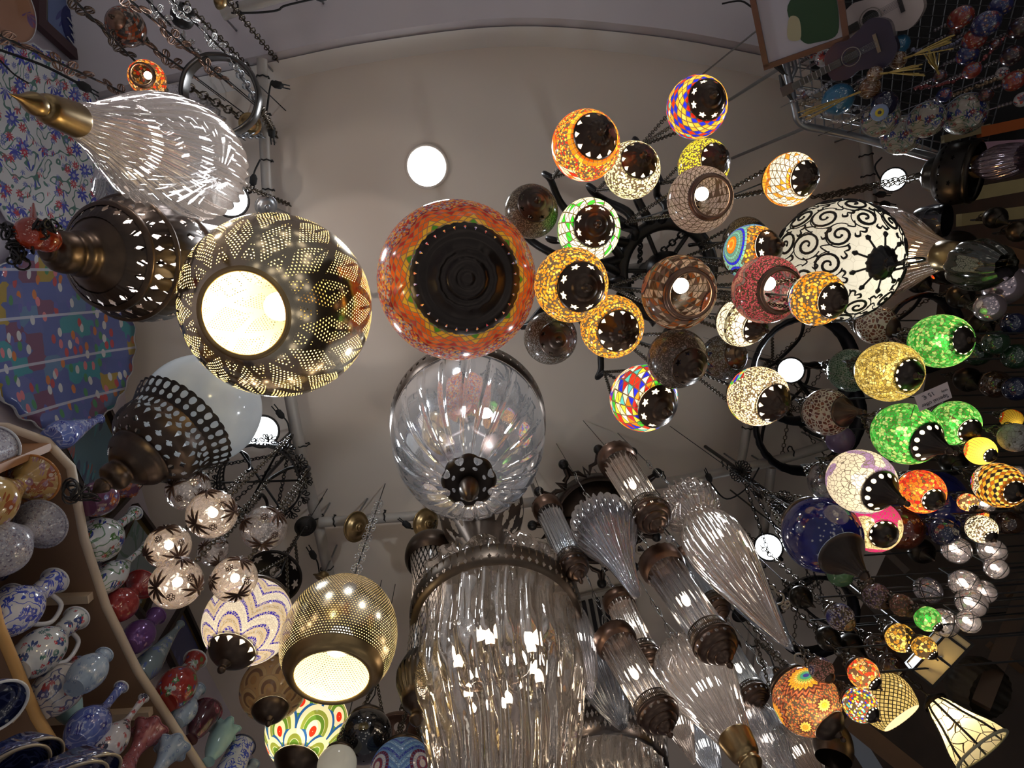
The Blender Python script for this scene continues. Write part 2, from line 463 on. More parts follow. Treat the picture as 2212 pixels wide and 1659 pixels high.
def iznik(name, base, cols, scale=14.0, glaze=.12, vine=None, petals=8, rmax=.46, stripes=None):
    """hand-painted glazed pottery: flowers scattered on a ground colour with leaf scrolls between"""
    g = G(name); P = g.obj(); c = base
    if vine is not None:
        w = g.noise(P, scale * .55, 2.0)
        band = g.M('LESS_THAN', g.M('ABSOLUTE', g.M('SUBTRACT', g.M('FRACT', g.M('MULTIPLY', w, 9.0)), .5)), .10)
        c = g.mix(band, c, vine)
    for i, colr in enumerate(cols):
        q = g.vor(g.n('VectorMath', operation='ADD').outputs[0] if False else P, scale * (1 + .37 * i), rnd=.8, out=None)
        dv = g.n('VectorMath', operation='SUBTRACT'); g.put(dv.inputs[0], q.outputs['Position']);
        sc_ = g.n('VectorMath', operation='SCALE'); g.put(sc_.inputs[0], P); sc_.inputs['Scale'].default_value = 1.0
        g.put(dv.inputs[1], sc_.outputs[0]); x = g.xyz(dv.outputs[0])
        a = g.M('ARCTAN2', x[0], g.M('ADD', x[1], x[2]))
        r = g.M('MULTIPLY', q.outputs['Distance'], 1.0)
        lim = g.M('MULTIPLY', g.M('ADD', .75, g.M('MULTIPLY', g.M('SINE', g.M('MULTIPLY', a, petals)), .25)), rmax * (1 - .12 * i))
        pick = g.M('GREATER_THAN', g.xyz(q.outputs['Color'])[0], .14 + .1 * i)
        c = g.mix(g.M('MULTIPLY', g.M('LESS_THAN', r, lim), pick), c, colr)
        c = g.mix(g.M('MULTIPLY', g.M('LESS_THAN', r, rmax * .28), pick), c, tuple(min(1, k * .5 + .4) for k in colr))
    if stripes:
        u, v = g.uv()
        for v0, hw, colr in stripes: c = g.mix(g.M('LESS_THAN', g.M('ABSOLUTE', g.M('SUBTRACT', v, v0)), hw), c, colr)
    return g.fin(g.pr(c, glaze, 0.0, Coat_Weight=.4))
BRONZE = flat('dark_bronze', (.075, .052, .038), .34, .85, .5, 30)
IRON = flat('black_iron', (.022, .021, .022), .38, .6, .4, 20)
BRASS = flat('aged_brass', (.30, .21, .10), .3, .9, .5, 25)
COPPER = flat('copper_bronze', (.20, .12, .085), .32, .9, .5, 25)
SILVER = flat('silvered_metal', (.62, .62, .62), .22, .95, .2, 30)
STEEL = flat('dull_steel', (.30, .31, .33), .35, .8, .2, 30)
PIPE = flat('painted_pipe', (.43, .40, .37), .5, .1, .22, 14)
CORD = flat('black_cord', (.012, .012, .013), .85)
PLASTER = flat('ceiling_plaster', (.72, .64, .565), .85, 0, .04, 3)
PLASTER2 = flat('soffit_plaster', (.62, .58, .62), .85, 0, .05, 3)
LITFACE = flat('lit_face_paint', (.90, .87, .85), .8)
WALLP = flat('wall_plaster', (.66, .60, .68), .85, 0, .05, 3)
SHELFW = flat('shelf_laminate', (.23, .14, .09), .55, 0, .15, 6)
EDGE = flat('cream_edging', (.62, .50, .38), .5)
EDGEO = flat('orange_edging', (.62, .36, .13), .5)
DIFF = G('added_warm_diffuser'); DIFF = DIFF.fin(DIFF.ms(.75, DIFF.pr((.8, .74, .6), .4), DIFF.transl((1, .95, .82))))
BULB = emit('lit_bulb', (1, .86, .66), 14.0)
BULBW = emit('lit_bulb_white', (.93, .97, 1), 14.0)
LEDM = emit('led_panel', (.92, .97, 1), 9.0)
CAP_STAR = perf('bronze_star_cutouts', (.07, .048, .036), .33, .85, 'star', 8, [(.24, .10, .30)])
CAP_FAN = perf('bronze_tulip_cutouts', (.07, .048, .036), .33, .85, 'fan', 11, [(.20, .085, .30)])
CAP_DOT = perf('bronze_round_cutouts', (.05, .04, .034), .3, .85, 'dot', 12, [(.17, .06, .26)])
CAP_RIM = perf('bronze_pierced_saucer', (.07, .05, .035), .35, .85, 'dot', 14, [(.72, .09, .2), (.45, .07, .16)])
WIRE = flat('chain_bronze', (.085, .068, .05), .36, .85)
# ------------------------------------------------------------------ the room
def struct(o):
    o['kind'] = 'structure'; return o
CZ = 4.0
b = MB(); b.box((.5, .8, CZ + .05), 5.4, 5.6, .1)
struct(b.build('ceiling', PLASTER))
# bowed bulkhead across the head of the ceiling, its face turned to the room
edge = [at(x, y, 2.38) for x, y in ((-160, 300), (150, 215), (350, 165), (570, 118), (800, 72), (1106, 38), (1400, 58), (1640, 100), (1800, 140), (2100, 222), (2460, 330))]
edge = curve3(edge, 6)
b = MB(); n = len(edge); back = [Vector((p.x, -2.4, p.z)) for p in edge]
for i in range(n - 1):
    b.poly([edge[i], edge[i + 1], back[i + 1], back[i]])
    k = [Vector((0, 0, .012 * j * j)) + Vector((0, .004 * j * j, 0)) for j in range(4)]
    for j in range(2):
        b.poly([edge[i] + k[j], edge[i] + k[j + 1], edge[i + 1] + k[j + 1], edge[i + 1] + k[j]])
struct(b.build('trim_bulkhead', PLASTER2))
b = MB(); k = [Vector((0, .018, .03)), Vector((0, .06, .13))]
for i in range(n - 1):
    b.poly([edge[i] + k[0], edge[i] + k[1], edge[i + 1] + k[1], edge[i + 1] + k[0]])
struct(b.build('trim_lit_face', LITFACE))  # lamplight on the bulkhead face is put into this brighter paint
WL = [(-1.33, -2.4), (-1.33, .75), (-1.26, 1.2), (-1.13, 1.70), (-.93, 2.27), (-.62, 3.0)]
b = MB()
for (x0, y0), (x1, y1) in zip(WL, WL[1:]):
    b.poly([(x0, y0, 1.2), (x1, y1, 1.2), (x1, y1, 4.02), (x0, y0, 4.02)])
struct(b.build('wall_left', WALLP))
WR = [(2.10, -2.4), (2.12, .3), (2.06, 1.2), (1.85, 1.8), (1.45, 2.6), (1.2, 3.2)]
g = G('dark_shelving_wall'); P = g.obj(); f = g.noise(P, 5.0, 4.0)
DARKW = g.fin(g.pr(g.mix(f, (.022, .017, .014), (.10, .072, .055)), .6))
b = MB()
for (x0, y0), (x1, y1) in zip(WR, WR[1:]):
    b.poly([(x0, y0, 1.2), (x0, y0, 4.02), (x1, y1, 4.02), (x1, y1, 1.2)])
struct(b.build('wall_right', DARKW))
b = MB(); b.poly([(-2.2, 3.0, 1.2), (3.2, 3.0, 1.2), (3.2, 3.0, 4.02), (-2.2, 3.0, 4.02)])
struct(b.build('wall_back', WALLP))
b = MB()
for py0, py1 in ((206, 214), (262, 268)):
    q = at(215, py0 - 20, 2.5); b.box((-1.318, q.y, 3.2), .03, .05, 1.55)
struct(b.build('trim_left', WALLP))
def wall_x(y):
    for (x0, y0), (x1, y1) in zip(WL, WL[1:]):
        if y <= y1: return x0 + (x1 - x0) * (y - y0) / (y1 - y0)
    return WL[-1][0]
# ------------------------------------------------------------------ pipes of the hanging grid, on hangers from the ceiling
def pipe(pts, dz, rpx, label, ties=0, hang=(.15, .85)):
    P = [at(x, y, dz) for x, y in pts]; r = rpx * depth(P[0]) / F
    b = MB(); b.tube(curve3(P, 4), r, 14)
    o = b.build('grid_pipe', PIPE); tag(o, label, 'pipe', 'pipes of the ceiling grid')
    L = P[-1] - P[0]
    for t in hang:
        q = P[0] + L * t if len(P) == 2 else P[0 if t < .5 else -1]
        h = MB(); h.tube([q + Vector((0, 0, r * .8)), Vector((q.x, q.y, 4.0))], .004, 6); h.build('hanger_rod', STEEL, o)
    if ties:
        for i in range(ties):
            t = (i + .5 + random.uniform(-.2, .2)) / ties; q = P[0] + L * t
            u = L.normalized(); a = u.orthogonal().normalized(); c = u.cross(a)
            e = MB(); e.tube([q + (a * math.cos(TAU * k / 12) + c * math.sin(TAU * k / 12)) * (r + .003) + u * .004 * (k % 2) for k in range(12)], .0028, 5, closed=True)
            e.build('cable_tie', CORD, o)
    return P
pipe([(566, 128), (572, 330), (590, 620)], 2.33, 11, 'painted ceiling pipe running down beside the metal hoop', 6)
pipe([(590, 625), (640, 930), (700, 1190), (722, 1310)], 2.33, 13, 'painted ceiling pipe below the big pierced gold globe', 5)
pipe([(690, 1128), (925, 1112), (1160, 1083)], 2.30, 11, 'painted cross pipe behind the ribbed glass bowl', 5)
pipe([(1165, 1082), (1420, 1046), (1655, 1000), (1790, 960)], 2.30, 11, 'painted cross pipe behind the star chandelier', 4)
pipe([(1866, 285), (1880, 420), (1892, 560)], 2.32, 12, 'grey ceiling pipe above the white scrollwork globe', 4)
pipe([(1600, 1004), (1618, 905), (1640, 780)], 2.34, 9, 'grey ceiling pipe beside the warm white mosaic lantern', 1)
pipe([(1666, 1010), (1645, 1190), (1618, 1440)], 2.33, 10, 'grey ceiling pipe passing in front of the lower spot light', 3)
pipe([(480, 32), (560, 5), (680, -30)], 2.25, 12, 'grey pipe under the bulkhead at the top edge', 2)
pipe([(1280, 575), (1360, 578), (1500, 560)], 2.36, 8, 'thin pale pipe seen through the black chandelier', 0)
# ------------------------------------------------------------------ loose cords with plugs on the pipes
def cord(pts, dz, label, r=.0032, plug=True):
    P = [at(x, y, dz) for x, y in pts]
    b = MB(); b.tube(curve3(P, 5), r, 6); o = b.build('power_cord', CORD); tag(o, label, 'cord', 'loose black cords on the pipes')
    if plug:
        e = MB(); d = (P[-1] - P[-2]).normalized(); q = P[-1]
        e.tube([q - d * .012, q, q + d * .02, q + d * .028], [.006, .013, .012, .004], 8)
        a = d.orthogonal().normalized()
        for s in (-1, 1): e.tube([q + d * .02 + a * .006 * s, q + d * .05 + a * .006 * s], .0022, 5)
        e.build('plug', CORD, o)
cord([(582, 195), (578, 230), (573, 262), (585, 180), (594, 182)], 2.27, 'black cord end curling off the pipe by the metal hoop')
cord([(575, 245), (584, 262), (586, 280)], 2.27, 'short black plug hanging against the pipe below the hoop')
cord([(562, 345), (550, 370), (548, 384)], 2.24, 'black plug cord above the small dark spot housing')
cord([(628, 960), (622, 915), (608, 898)], 2.26, 'black plug cord under the big gold globe')
cord([(690, 1240), (686, 1215), (678, 1202)], 2.26, 'black plug cord beside the small brass canopy')
cord([(1640, 1010), (1612, 1055), (1570, 1078), (1540, 1050), (1533, 1035)], 2.24, 'black cord looping down to a plug beside the star chandelier')
cord([(905, 1140), (890, 1142), (882, 1136)], 2.24, 'black plug dangling next to the half-hidden canopy')
cord([(1905, 340), (1890, 360), (1902, 388), (1912, 392)], 2.26, 'thin cord tied to the pipe by the right-hand spot')
cord([(1886, 420), (1899, 420)], 2.28, 'upper of two black plugs on the pipe over the scrollwork globe')
cord([(1888, 436), (1908, 440)], 2.28, 'lower of two black plugs on the pipe over the scrollwork globe')
cord([(0, 108), (90, 140), (160, 175), (176, 184)], 1.95, 'long black cord running along the left wall to a plug', .004)
cord([(0, 130), (30, 160), (62, 180)], 1.98, 'thin black cord sagging over the flowered plate', .0025, False)
cord([(500, 28), (560, 27), (600, 22), (617, 12), (690, -5)], 2.18, 'black cord draped along the pipe at the top edge', .0035)
cord([(1560, 8), (1600, 2), (1625, 16), (1640, 20)], 2.25, 'black cord and plug beside the framed picture')
# ------------------------------------------------------------------ lights set in and under the ceiling
def downlight(px, py, rpx, label, watt):
    c = at(px, py, 2.485); r = rpx * depth(c) / F
    o = empty('recessed_downlight', c, label, 'ceiling light', 'led lights on the ceiling')
    b = MB(); b.lathe([(r * 1.12, .015), (r * 1.14, -.004), (r * 1.03, -.008), (r, -.002)], 40); b.build('rim', PLASTER, o)
    b = MB(); b.lathe([(0.0001, -.004), (r * .5, -.004), (r, -.003)], 40); b.build('diffuser', LEDM, o)
    l = lamp(None, c + Vector((0, 0, -.03)), watt, (.9, .95, 1), r, 'SPOT'); l.data.spot_size = 3.1; l.data.spot_blend = 1.0
def spot(px, py, rpx, hx, hy, label, watt, dz=2.2, tgt=None):
    c = at(px, py, dz); r = rpx * depth(c) / F
    d = ((tgt or EYE) - c).normalized()
    o = empty('track_spot', c, label, 'spot light', 'led spots on the pipes', d)
    b = MB(); b.lathe([(r * .55, r * 1.5), (r * .8, r * 1.2), (r * .96, .2 * r), (r * 1.08, 0.0), (r * 1.0, -.06 * r), (r * .93, 0.02 * r)], 32); b.build('housing', IRON, o)
    b = MB(); b.lathe([(0.0001, -.16 * r), (r * .5, -.12 * r), (r * .93, 0.0)], 32); b.build('lens', LEDM, o)
    h = at(hx, hy, dz + .05); k = MB(); R = rot_of(o).inverted()
    hl = R @ (h - c); k.tube([Vector((0, 0, r * 1.3)), hl * .6 + Vector((0, 0, r)), hl], [r * .22, r * .18, r * .15], 10)
    up = R @ Vector((h.x - c.x, h.y - c.y, 3.99 - c.z)); k.tube([hl, up], r * .1, 8)
    k.build('bracket', IRON, o)
    l = lamp(None, c + d * .05, watt, (.86, .93, 1), r * .8, 'SPOT'); l.data.spot_size = 2.0; l.data.spot_blend = .7
    l.rotation_mode = 'QUATERNION'; l.rotation_quaternion = DOWN.rotation_difference(d)
downlight(922, 360, 41, 'round white LED downlight recessed in the plain ceiling', 30)
spot(497, 430, 37, 545, 410, 'white LED spot beside the pierced gold globe', 22, 2.1)
spot(566, 932, 34, 600, 960, 'white LED spot half behind the white glass globe', 14, 2.2)
spot(1708, 800, 27, 1760, 870, 'white LED spot inside the black ring chandelier', 16, 2.2)
spot(1660, 1182, 28, 1690, 1210, 'white LED spot behind the grey pipe near the dark blue globe', 16, 2.25)
spot(1930, 388, 24, 1912, 392, 'white LED spot with mirrored rim above the scrollwork globe', 14, 2.15)
# small dark canopies on the pipes
def canopy(px, py, rpx, label, mat=BRASS, cap=None, dz=2.2, k=.55):
    c = at(px, py, dz); r = rpx * depth(c) / F
    o = empty('lamp_canopy', c, label, 'canopy', 'canopies clamped to the pipes', axis_to(c, *(cap or (px, py)), r * k, 75) if cap else None)
    b = MB(); b.lathe(curve([(.15 * r, .75 * r), (.45 * r, .6 * r), (.62 * r, .3 * r), (.95 * r, .12 * r), (r, 0), (.8 * r, -.05 * r), (.55 * r, -.22 * r), (.25 * r, -.3 * r), (.2 * r, -.45 * r), (0.0001, -.5 * r)], 4), 32)
    b.build('dish', mat, o)
    t = MB(); t.tube([Vector((0, 0, .6 * r)), rot_of(o).inverted() @ Vector((0, 0, 3.99 - c.z))], .004, 6); t.build('stem', STEEL, o)
canopy(770, 1138, 33, 'brass dish canopy on the cross pipe above the chain of flowers', BRASS, (782, 1140))
canopy(920, 1130, 32, 'dark brass canopy half hidden by the ribbed glass bowl', BRASS, (930, 1132))
canopy(660, 1137, 23, 'black ribbed canopy where the two pipes meet', IRON, (662, 1142))
canopy(696, 1250, 22, 'small brass canopy on the pipe beside the gold egg lamp', BRASS, (690, 1262))
canopy(540, 268, 23, 'brass canopy under the metal hoop at upper left', BRASS, (540, 268))
canopy(575, 445, 24, 'dark metal canopy beside the bright spot over the gold globe', STEEL, (580, 450))
canopy(990, 790, 38, 'bronze canopy peeping out behind the orange mosaic globe', BRONZE, (990, 800), 2.2)
canopy(1605, 1325, 25, 'black canopy hanging behind the long fluted drops', IRON, (1612, 1335), 2.1)
# ------------------------------------------------------------------ painted plates and pictures on the left wall
def wall_plate(px, py, R, label, mat, n, amp, rim, lean=.05):
    c = at(px, py, 2.1); c = on_plane(px, py, Vector((-1.29, 0, 0)), Vector((1, 0, 0)))
    o = empty('wall_plate', c, label, 'plate', None, (Vector((1, 0, -.16))).normalized())
    fl = lambda t, a: 1 + amp * math.cos(n * a) * max(0, 1 - abs(t - .55) * 3.2)
    b = MB(); b.lathe([(0.0001, -.012), (R * .55, -.012), (R * .72, -.018), (R * .9, -.03), (R, -.034), (R * .99, -.024), (R * .72, -.004), (R * .4, .004), (0.0001, .004)], 120, None, fl)
    b.build('dish', mat, o)
    r = MB(); r.lathe([(R * .985, -.032), (R * 1.012, -.036), (R * 1.0, -.024)], 120, None, lambda t, a: 1 + amp * .85 * math.cos(n * a)); r.build('rim', rim, o)
    h = MB(); h.tube([(0, 0, .0), (0, 0, .035)], .02, 8); h.build('hanger', STEEL, o)
PLATE1 = iznik('flowered_plate_glaze', (.74, .75, .78), [(.07, .09, .48), (.50, .06, .09), (.16, .2, .5)], 19, .15, (.10, .22, .20), 9, .46)
wall_plate(98, 328, .30, 'big white wall plate with blue and red flowers', PLATE1, 30, .02, flat('white_glaze', (.72, .73, .78), .15))
g = G('storybook_plate_glaze'); P = g.obj(); xs = g.xyz(P)
gr = g.vor(g.vec(xs[0], g.M('MULTIPLY', xs[1], 1.2)), 15.0, dim='2D', metric='CHEBYCHEV', rnd=.7, out=None)
blk = g.ramp(g.xyz(gr.outputs['Color'])[0], [(.08, .12, .36), (.10, .14, .40), (.10, .20, .38), (.16, .07, .15), (.08, .12, .36), (.04, .26, .34), (.09, .13, .38), (.36, .26, .06), (.11, .14, .38), (.08, .12, .36)])
f2 = g.vor(g.vec(xs[0], g.M('MULTIPLY', xs[1], .55), 0.0), 40.0, dim='2D', out=None)
fig = g.M('LESS_THAN', f2.outputs['Distance'], .33)
c2 = g.ramp(g.xyz(f2.outputs['Color'])[1], [(.45, .07, .09), (.06, .24, .12), (.62, .20, .25), (.60, .62, .66), (.10, .12, .4), (.55, .18, .06)])
sel = g.M('GREATER_THAN', g.xyz(f2.outputs['Color'])[2], .35)
c3 = g.mix(g.M('MULTIPLY', fig, sel), blk, c2)
e2 = g.M('LESS_THAN', g.M('ABSOLUTE', g.M('SUBTRACT', g.M('FRACT', g.M('MULTIPLY', xs[1], 7.0)), .5)), .03)
e3 = g.vor(P, 24.0, 'F2', out='Distance')
c3 = g.mix(g.M('MULTIPLY', e2, .8), c3, (.55, .58, .72))
wall_plate(130, 727, .305, 'big blue scalloped wall plate painted with tiny figures and towers', g.fin(g.pr(c3, .15, 0, Coat_Weight=.4)), 24, .025, flat('pale_glaze', (.62, .63, .68), .15))
wall_plate(-12, 6, .10, 'brown patterned dish on the wall in the top left corner', iznik('brown_dish_glaze', (.34, .17, .10), [(.3, .08, .12), (.15, .08, .2)], 12, .3), 10, .0, flat('white_dish_rim', (.62, .61, .64), .3))
def picture(corners, label, framem, artm, matm, plane, thick=.025, fw=.035):
    p0, n = plane; Q = [on_plane(x, y, p0, n) for x, y in corners]
    # straighten to a rectangle on the wall
    c = sum(Q, Vector()) / 4; u = ((Q[1] - Q[0]) + (Q[2] - Q[3])) / 2; v = ((Q[3] - Q[0]) + (Q[2] - Q[1])) / 2
    w = u.length / 2; u = u.normalized(); v = (v - u * v.dot(u)); h = v.length / 2; v = v.normalized(); nn = n if n.dot(EYE - c) > 0 else -n
    o = empty('framed_picture', c, label, 'picture')
    M = Matrix((u, v, nn)).transposed()
    T = lambda x, y, z: M @ Vector((x, y, z))
    b = MB()
    for s in (-1, 1):
        for a, l, d in ((0, w, h), (1, h, w)):
            P = []
            for q in (-1, 1):
                pass
            if a == 0: ring = [(-w, s * h), (w, s * h), (w - fw, s * (h - fw)), (-w + fw, s * (h - fw))]
            else: ring = [(s * w, -h), (s * w, h), (s * (w - fw), h - fw), (s * (w - fw), -h + fw)]
            b.prism([T(x, y, 0) for x, y in ring], nn * thick)
    b.build('frame', framem, o)
    b = MB(); b.poly([T(x * (w - fw), y * (h - fw), .006) for x, y in ((-1, -1), (1, -1), (1, 1), (-1, 1))], ((0, 0), (1, 0), (1, 1), (0, 1))); b.build('mount', matm, o)
    k = .82; b = MB(); b.poly([T(x * (w - fw) * k, y * (h - fw) * k, .009) for x, y in ((-1, -1), (1, -1), (1, 1), (-1, 1))], ((0, 0), (1, 0), (1, 1), (0, 1))); b.build('artwork', artm, o)
    return o, T, w, h
LWALL = (Vector((-1.315, 0, 0)), Vector((1, 0, 0)))
DKWOOD = flat('dark_red_frame', (.055, .018, .020), .35); MATW = flat('picture_mount', (.42, .42, .36), .7); GILT = flat('gilt_frame', (.20, .14, .055), .4, .5)
ART1 = iznik('blue_calligraphy_art', (.12, .18, .38), [(.05, .06, .24), (.3, .36, .5)], 9, .25)
o, T, w, h = picture([(60, -60), (72, 92), (225, 165), (235, 20)], 'dark red framed picture on the upper left wall behind the chains', DKWOOD, ART1, MATW, LWALL)
b = MB()
b.lathe([(0.0001, .012), (w * .5, .010), (w * .62, .0)], 40, (Matrix.Translation(T(w * .1, 0, .008)) @ Matrix((tuple(T(1, 0, 0)) + (0,), tuple(T(0, 1, 0)) + (0,), tuple(T(0, 0, 1)) + (0,), (0, 0, 0, 1))).transposed()))
b.build('medallion', flat('navy_medallion', (.014, .02, .11), .2), o)
b = MB()
for i in range(7):
    x = -.06 + i * .022; b.tube(curve3([T(x, -.06 + .01 * (i % 3), .022), T(x + .012, -.01, .023), T(x - .006, .03, .023), T(x + .014, .07 - .02 * (i % 2), .022)], 4), .0024, 5)
b.build('calligraphy', flat('white_script', (.62, .63, .68), .4), o)
LW2 = (Vector((-1.24, .9, 0)), Vector((.97, -.2, 0)).normalized())
DARKF = flat('black_brown_frame', (.022, .013, .011), .35)
ART2 = iznik('teal_portrait_art', (.07, .16, .22), [(.03, .05, .12), (.05, .24, .30), (.28, .08, .08)], 6, .3)
ART3 = iznik('reed_art', (.20, .25, .27), [(.10, .19, .16), (.12, .2, .2)], 7, .3, (.10, .17, .14))
ART4 = iznik('navy_art', (.02, .03, .14), [(.05, .06, .22)], 7, .3)
picture([(120, 925), (238, 845), (283, 1065), (190, 1165)], 'gilt mounted picture with teal figure behind the tall filigree cap', DARKF, ART2, GILT, LW2, fw=.016)
picture([(215, 1205), (302, 1075), (345, 1210), (300, 1370)], 'framed picture of reeds behind the white flowered bottle', DARKF, ART3, GILT, LW2, fw=.016)
picture([(330, 1400), (392, 1300), (435, 1405), (400, 1480)], 'dark navy framed picture low on the wall behind the shelf', DARKF, ART4, GILT, LW2, fw=.016)
# ------------------------------------------------------------------ shelving with pottery
BX = lambda y: -1.015 + .275 * (y - .51) - .07 * max(0.0, 4 * ((y - .507) / .913) * (1 - (y - .507) / .913))       # the line of the shelf fronts
def board(dz, y0, y1, label, edgem, rnd=True):
    o = empty('wall_shelf', Vector((BX(y0), y0, 1.5 + dz)), label, 'shelf', 'pottery shelves'); c = o.location
    fr = [(BX(y), y) for y in [y0 + (y1 - y0) * i / 8 for i in range(9)]]
    if rnd: fr = [(wall_x(y0 - .12) + .02, y0 - .12), (BX(y0) - .14, y0 - .11), (BX(y0) - .05, y0 - .07)] + fr
    bk = [(wall_x(y) + .012, y) for x, y in reversed(fr[(1 if rnd else 0):])]
    pts = [Vector((x, y, 1.5 + dz)) - c for x, y in fr + bk]
    b = MB(); b.prism(pts, (0, 0, .022)); b.build('shelf_board', SHELFW, o)
    e = MB(); f2 = [Vector((x + .004, y, 1.5 + dz + .011)) - c for x, y in fr]; e.tube(f2, .0125, 6); e.build('edging', edgem, o)
    return o
def cleat(o, dz, y, mat):
    x0 = wall_x(y) + .01; x1 = BX(y) - .01
    b = MB(); b.box(Vector(((x0 + x1) / 2, y, 1.5 + dz - .012)) - o.location, x1 - x0, .022, .024); b.build('cleat', mat, o)
Z1, Z2, Z0 = 1.27, 1.60, .93
s2 = board(Z2, .50, 2.1, 'upper pottery shelf with cream edge on the left wall', EDGE)
for y in (.86, 1.22, 1.62): cleat(s2, Z2, y, EDGE)
s1 = board(Z1, .30, 2.1, 'middle pottery shelf with orange edge on the left wall', EDGEO, False)
for y in (.55, .95, 1.35): cleat(s1, Z1, y, EDGE)
s0 = board(Z0, .30, 2.1, 'lowest pottery shelf in the bottom left corner', EDGEO, False)
p = MB(); xa, xb = wall_x(.5) + .02, BX(.52) - .03
p.box(Vector(((xa + xb) / 2, .44, 1.5 + Z1 + .022 + (Z2 - Z1 - .022) / 2)), xb - xa, .02, Z2 - Z1 - .024)
o = p.build('shelf_divider', flat('orange_laminate', (.30, .14, .06), .5, 0, .15, 5)); tag(o, 'orange brown upright panel between the two pottery shelves', 'panel')
PROF = {
 'flare': [(.9, 1), (.62, .93), (.36, .82), (.34, .72), (.62, .55), (.92, .36), (.8, .16), (.5, .04), (.52, 0)],
 'bottle': [(.34, 1), (.28, .96), (.22, .84), (.22, .66), (.34, .56), (.85, .38), (1, .24), (.8, .08), (.5, .0)],
 'slim': [(.3, 1), (.24, .95), (.26, .85), (.5, .6), (.8, .35), (.95, .18), (.7, .03), (.7, 0)],
 'jug': [(.62, 1), (.54, .95), (.46, .8), (.5, .66), (.9, .48), (1, .32), (.8, .12), (.5, .04), (.55, 0)],
 'oval': [(.5, 1), (.44, .95), (.5, .86), (.9, .62), (1, .42), (.82, .18), (.5, .05), (.55, 0)],
 'mug': [(.86, 1), (.8, .97), (.8, .7), (.86, .4), (.9, .12), (.7, 0)],
 'bowl': [(1, 1), (.96, .95), (.9, .7), (.7, .35), (.4, .1), (.45, 0)],
 'trumpet': [(1, 1), (.72, .9), (.45, .74), (.38, .6), (.5, .46), (.75, .3), (.75, .14), (.5, .04), (.6, 0)],
}
def vase(mx, my, zb, h, R, kind, mat, label, handle=False, wavy=0, rimm=None, name=None, dark=None):
    R = R * .8; zb = zb + .022; m = at(mx, my, zb + h); base = Vector((m.x, m.y, 1.5 + zb))
    o = empty(name or {'jug': 'pottery_jug', 'mug': 'pottery_mug', 'bowl': 'pottery_bowl', 'bottle': 'pottery_bottle'}.get(kind, 'pottery_vase'), base, label, 'vase' if kind not in ('mug', 'bowl', 'jug') else kind, 'painted pottery on the shelves')
    pf = curve([(r * R, z * h) for r, z in PROF[kind]], 5)
    fl = (lambda t, a: 1 + wavy * math.cos(6 * a) * max(0, 1 - t * 6)) if wavy else None
    b = MB(); b.lathe(pf, 40, None, fl, cap1=True)
    r0 = pf[0][0]; b.lathe([(r0, h), (r0 * .82, h * .985), (r0 * .6, h * .85), (0.0001, h * .8)], 40, None, fl); b.build('body', mat, o)
    r = MB(); r.tube([Vector((r0 * (fl(0, a) if fl else 1) * math.cos(a), r0 * (fl(0, a) if fl else 1) * math.sin(a), h)) for a in [TAU * k / 40 for k in range(40)]], R * .035 + .0008, 6, closed=True)
    r.build('rim', rimm or mat, o)
    if handle:
        a = math.radians(handle if handle is not True else 60); u = Vector((math.cos(a), math.sin(a), 0))
        k = MB(); k.tube(curve3([u * R * .45 + Vector((0, 0, h * .86)), u * R * 1.15 + Vector((0, 0, h * .9)), u * R * 1.45 + Vector((0, 0, h * .66)), u * R * .92 + Vector((0, 0, h * .42))], 6), R * .11, 8); k.build('handle', rimm or mat, o)
    return o
WG = flat('white_rim', (.62, .63, .68), .15)
I = iznik
mb = dict(
 orange=I('amber_flower_pot', (.42, .27, .10), [(.28, .08, .03), (.30, .16, .22), (.6, .5, .3)], 26, .12),
 speck=I('grey_speckled_pot', (.34, .34, .40), [(.16, .14, .2), (.5, .5, .55), (.3, .2, .2)], 120, .15),
 bw=I('blue_white_jug', (.60, .62, .72), [(.04, .07, .52), (.05, .08, .45)], 34, .1, (.05, .09, .55)),
 bg=I('white_green_jug', (.58, .60, .62), [(.03, .06, .20), (.06, .16, .16), (.45, .05, .07)], 36, .12),
 wr=I('white_red_vase', (.60, .56, .54), [(.32, .05, .05), (.08, .08, .22), (.4, .1, .1)], 24, .12, (.12, .14, .26)),
 teal=flat('celadon_glaze', (.33, .52, .53), .12, 0, .2, 30),
 blu=I('cobalt_flask', (.10, .14, .40), [(.35, .4, .6), (.04, .05, .25)], 30, .1, (.28, .32, .55)),
 chk=I('checked_bottle', (.55, .54, .58), [(.02, .02, .05), (.40, .08, .09)], 40, .12),
 redp=I('rose_red_vase', (.30, .09, .10), [(.42, .2, .24), (.2, .05, .06)], 60, .15),
 ltb=I('pale_blue_vase', (.28, .36, .47), [(.4, .46, .55), (.16, .22, .36)], 50, .12),
 crim=I('crimson_glaze_vase', (.30, .035, .035), [(.40, .07, .06)], 40, .12),
 mult=I('plum_mosaic_vase', (.14, .05, .10), [(.45, .13, .04), (.2, .22, .4), (.5, .4, .3)], 34, .1),
 wfl=I('white_flower_bottle', (.64, .65, .66), [(.03, .05, .24), (.09, .19, .06), (.46, .09, .07)], 24, .12, (.16, .26, .16)),
 purp=flat('purple_lustre', (.14, .06, .21), .12, .3, .3, 20),
 slt=I('slate_teal_bottle', (.15, .20, .24), [(.09, .14, .34), (.32, .36, .38)], 24, .12),
 redf=I('red_garden_vase', (.28, .03, .025), [(.38, .42, .42), (.05, .2, .05), (.05, .07, .25)], 26, .1),
 dkr=I('dark_ruby_bowl', (.07, .02, .03), [(.2, .05, .08)], 30, .1),
 navy=I('navy_plate', (.012, .016, .06), [(.04, .05, .14), (.02, .03, .09)], 26, .12, (.05, .06, .15)),
)
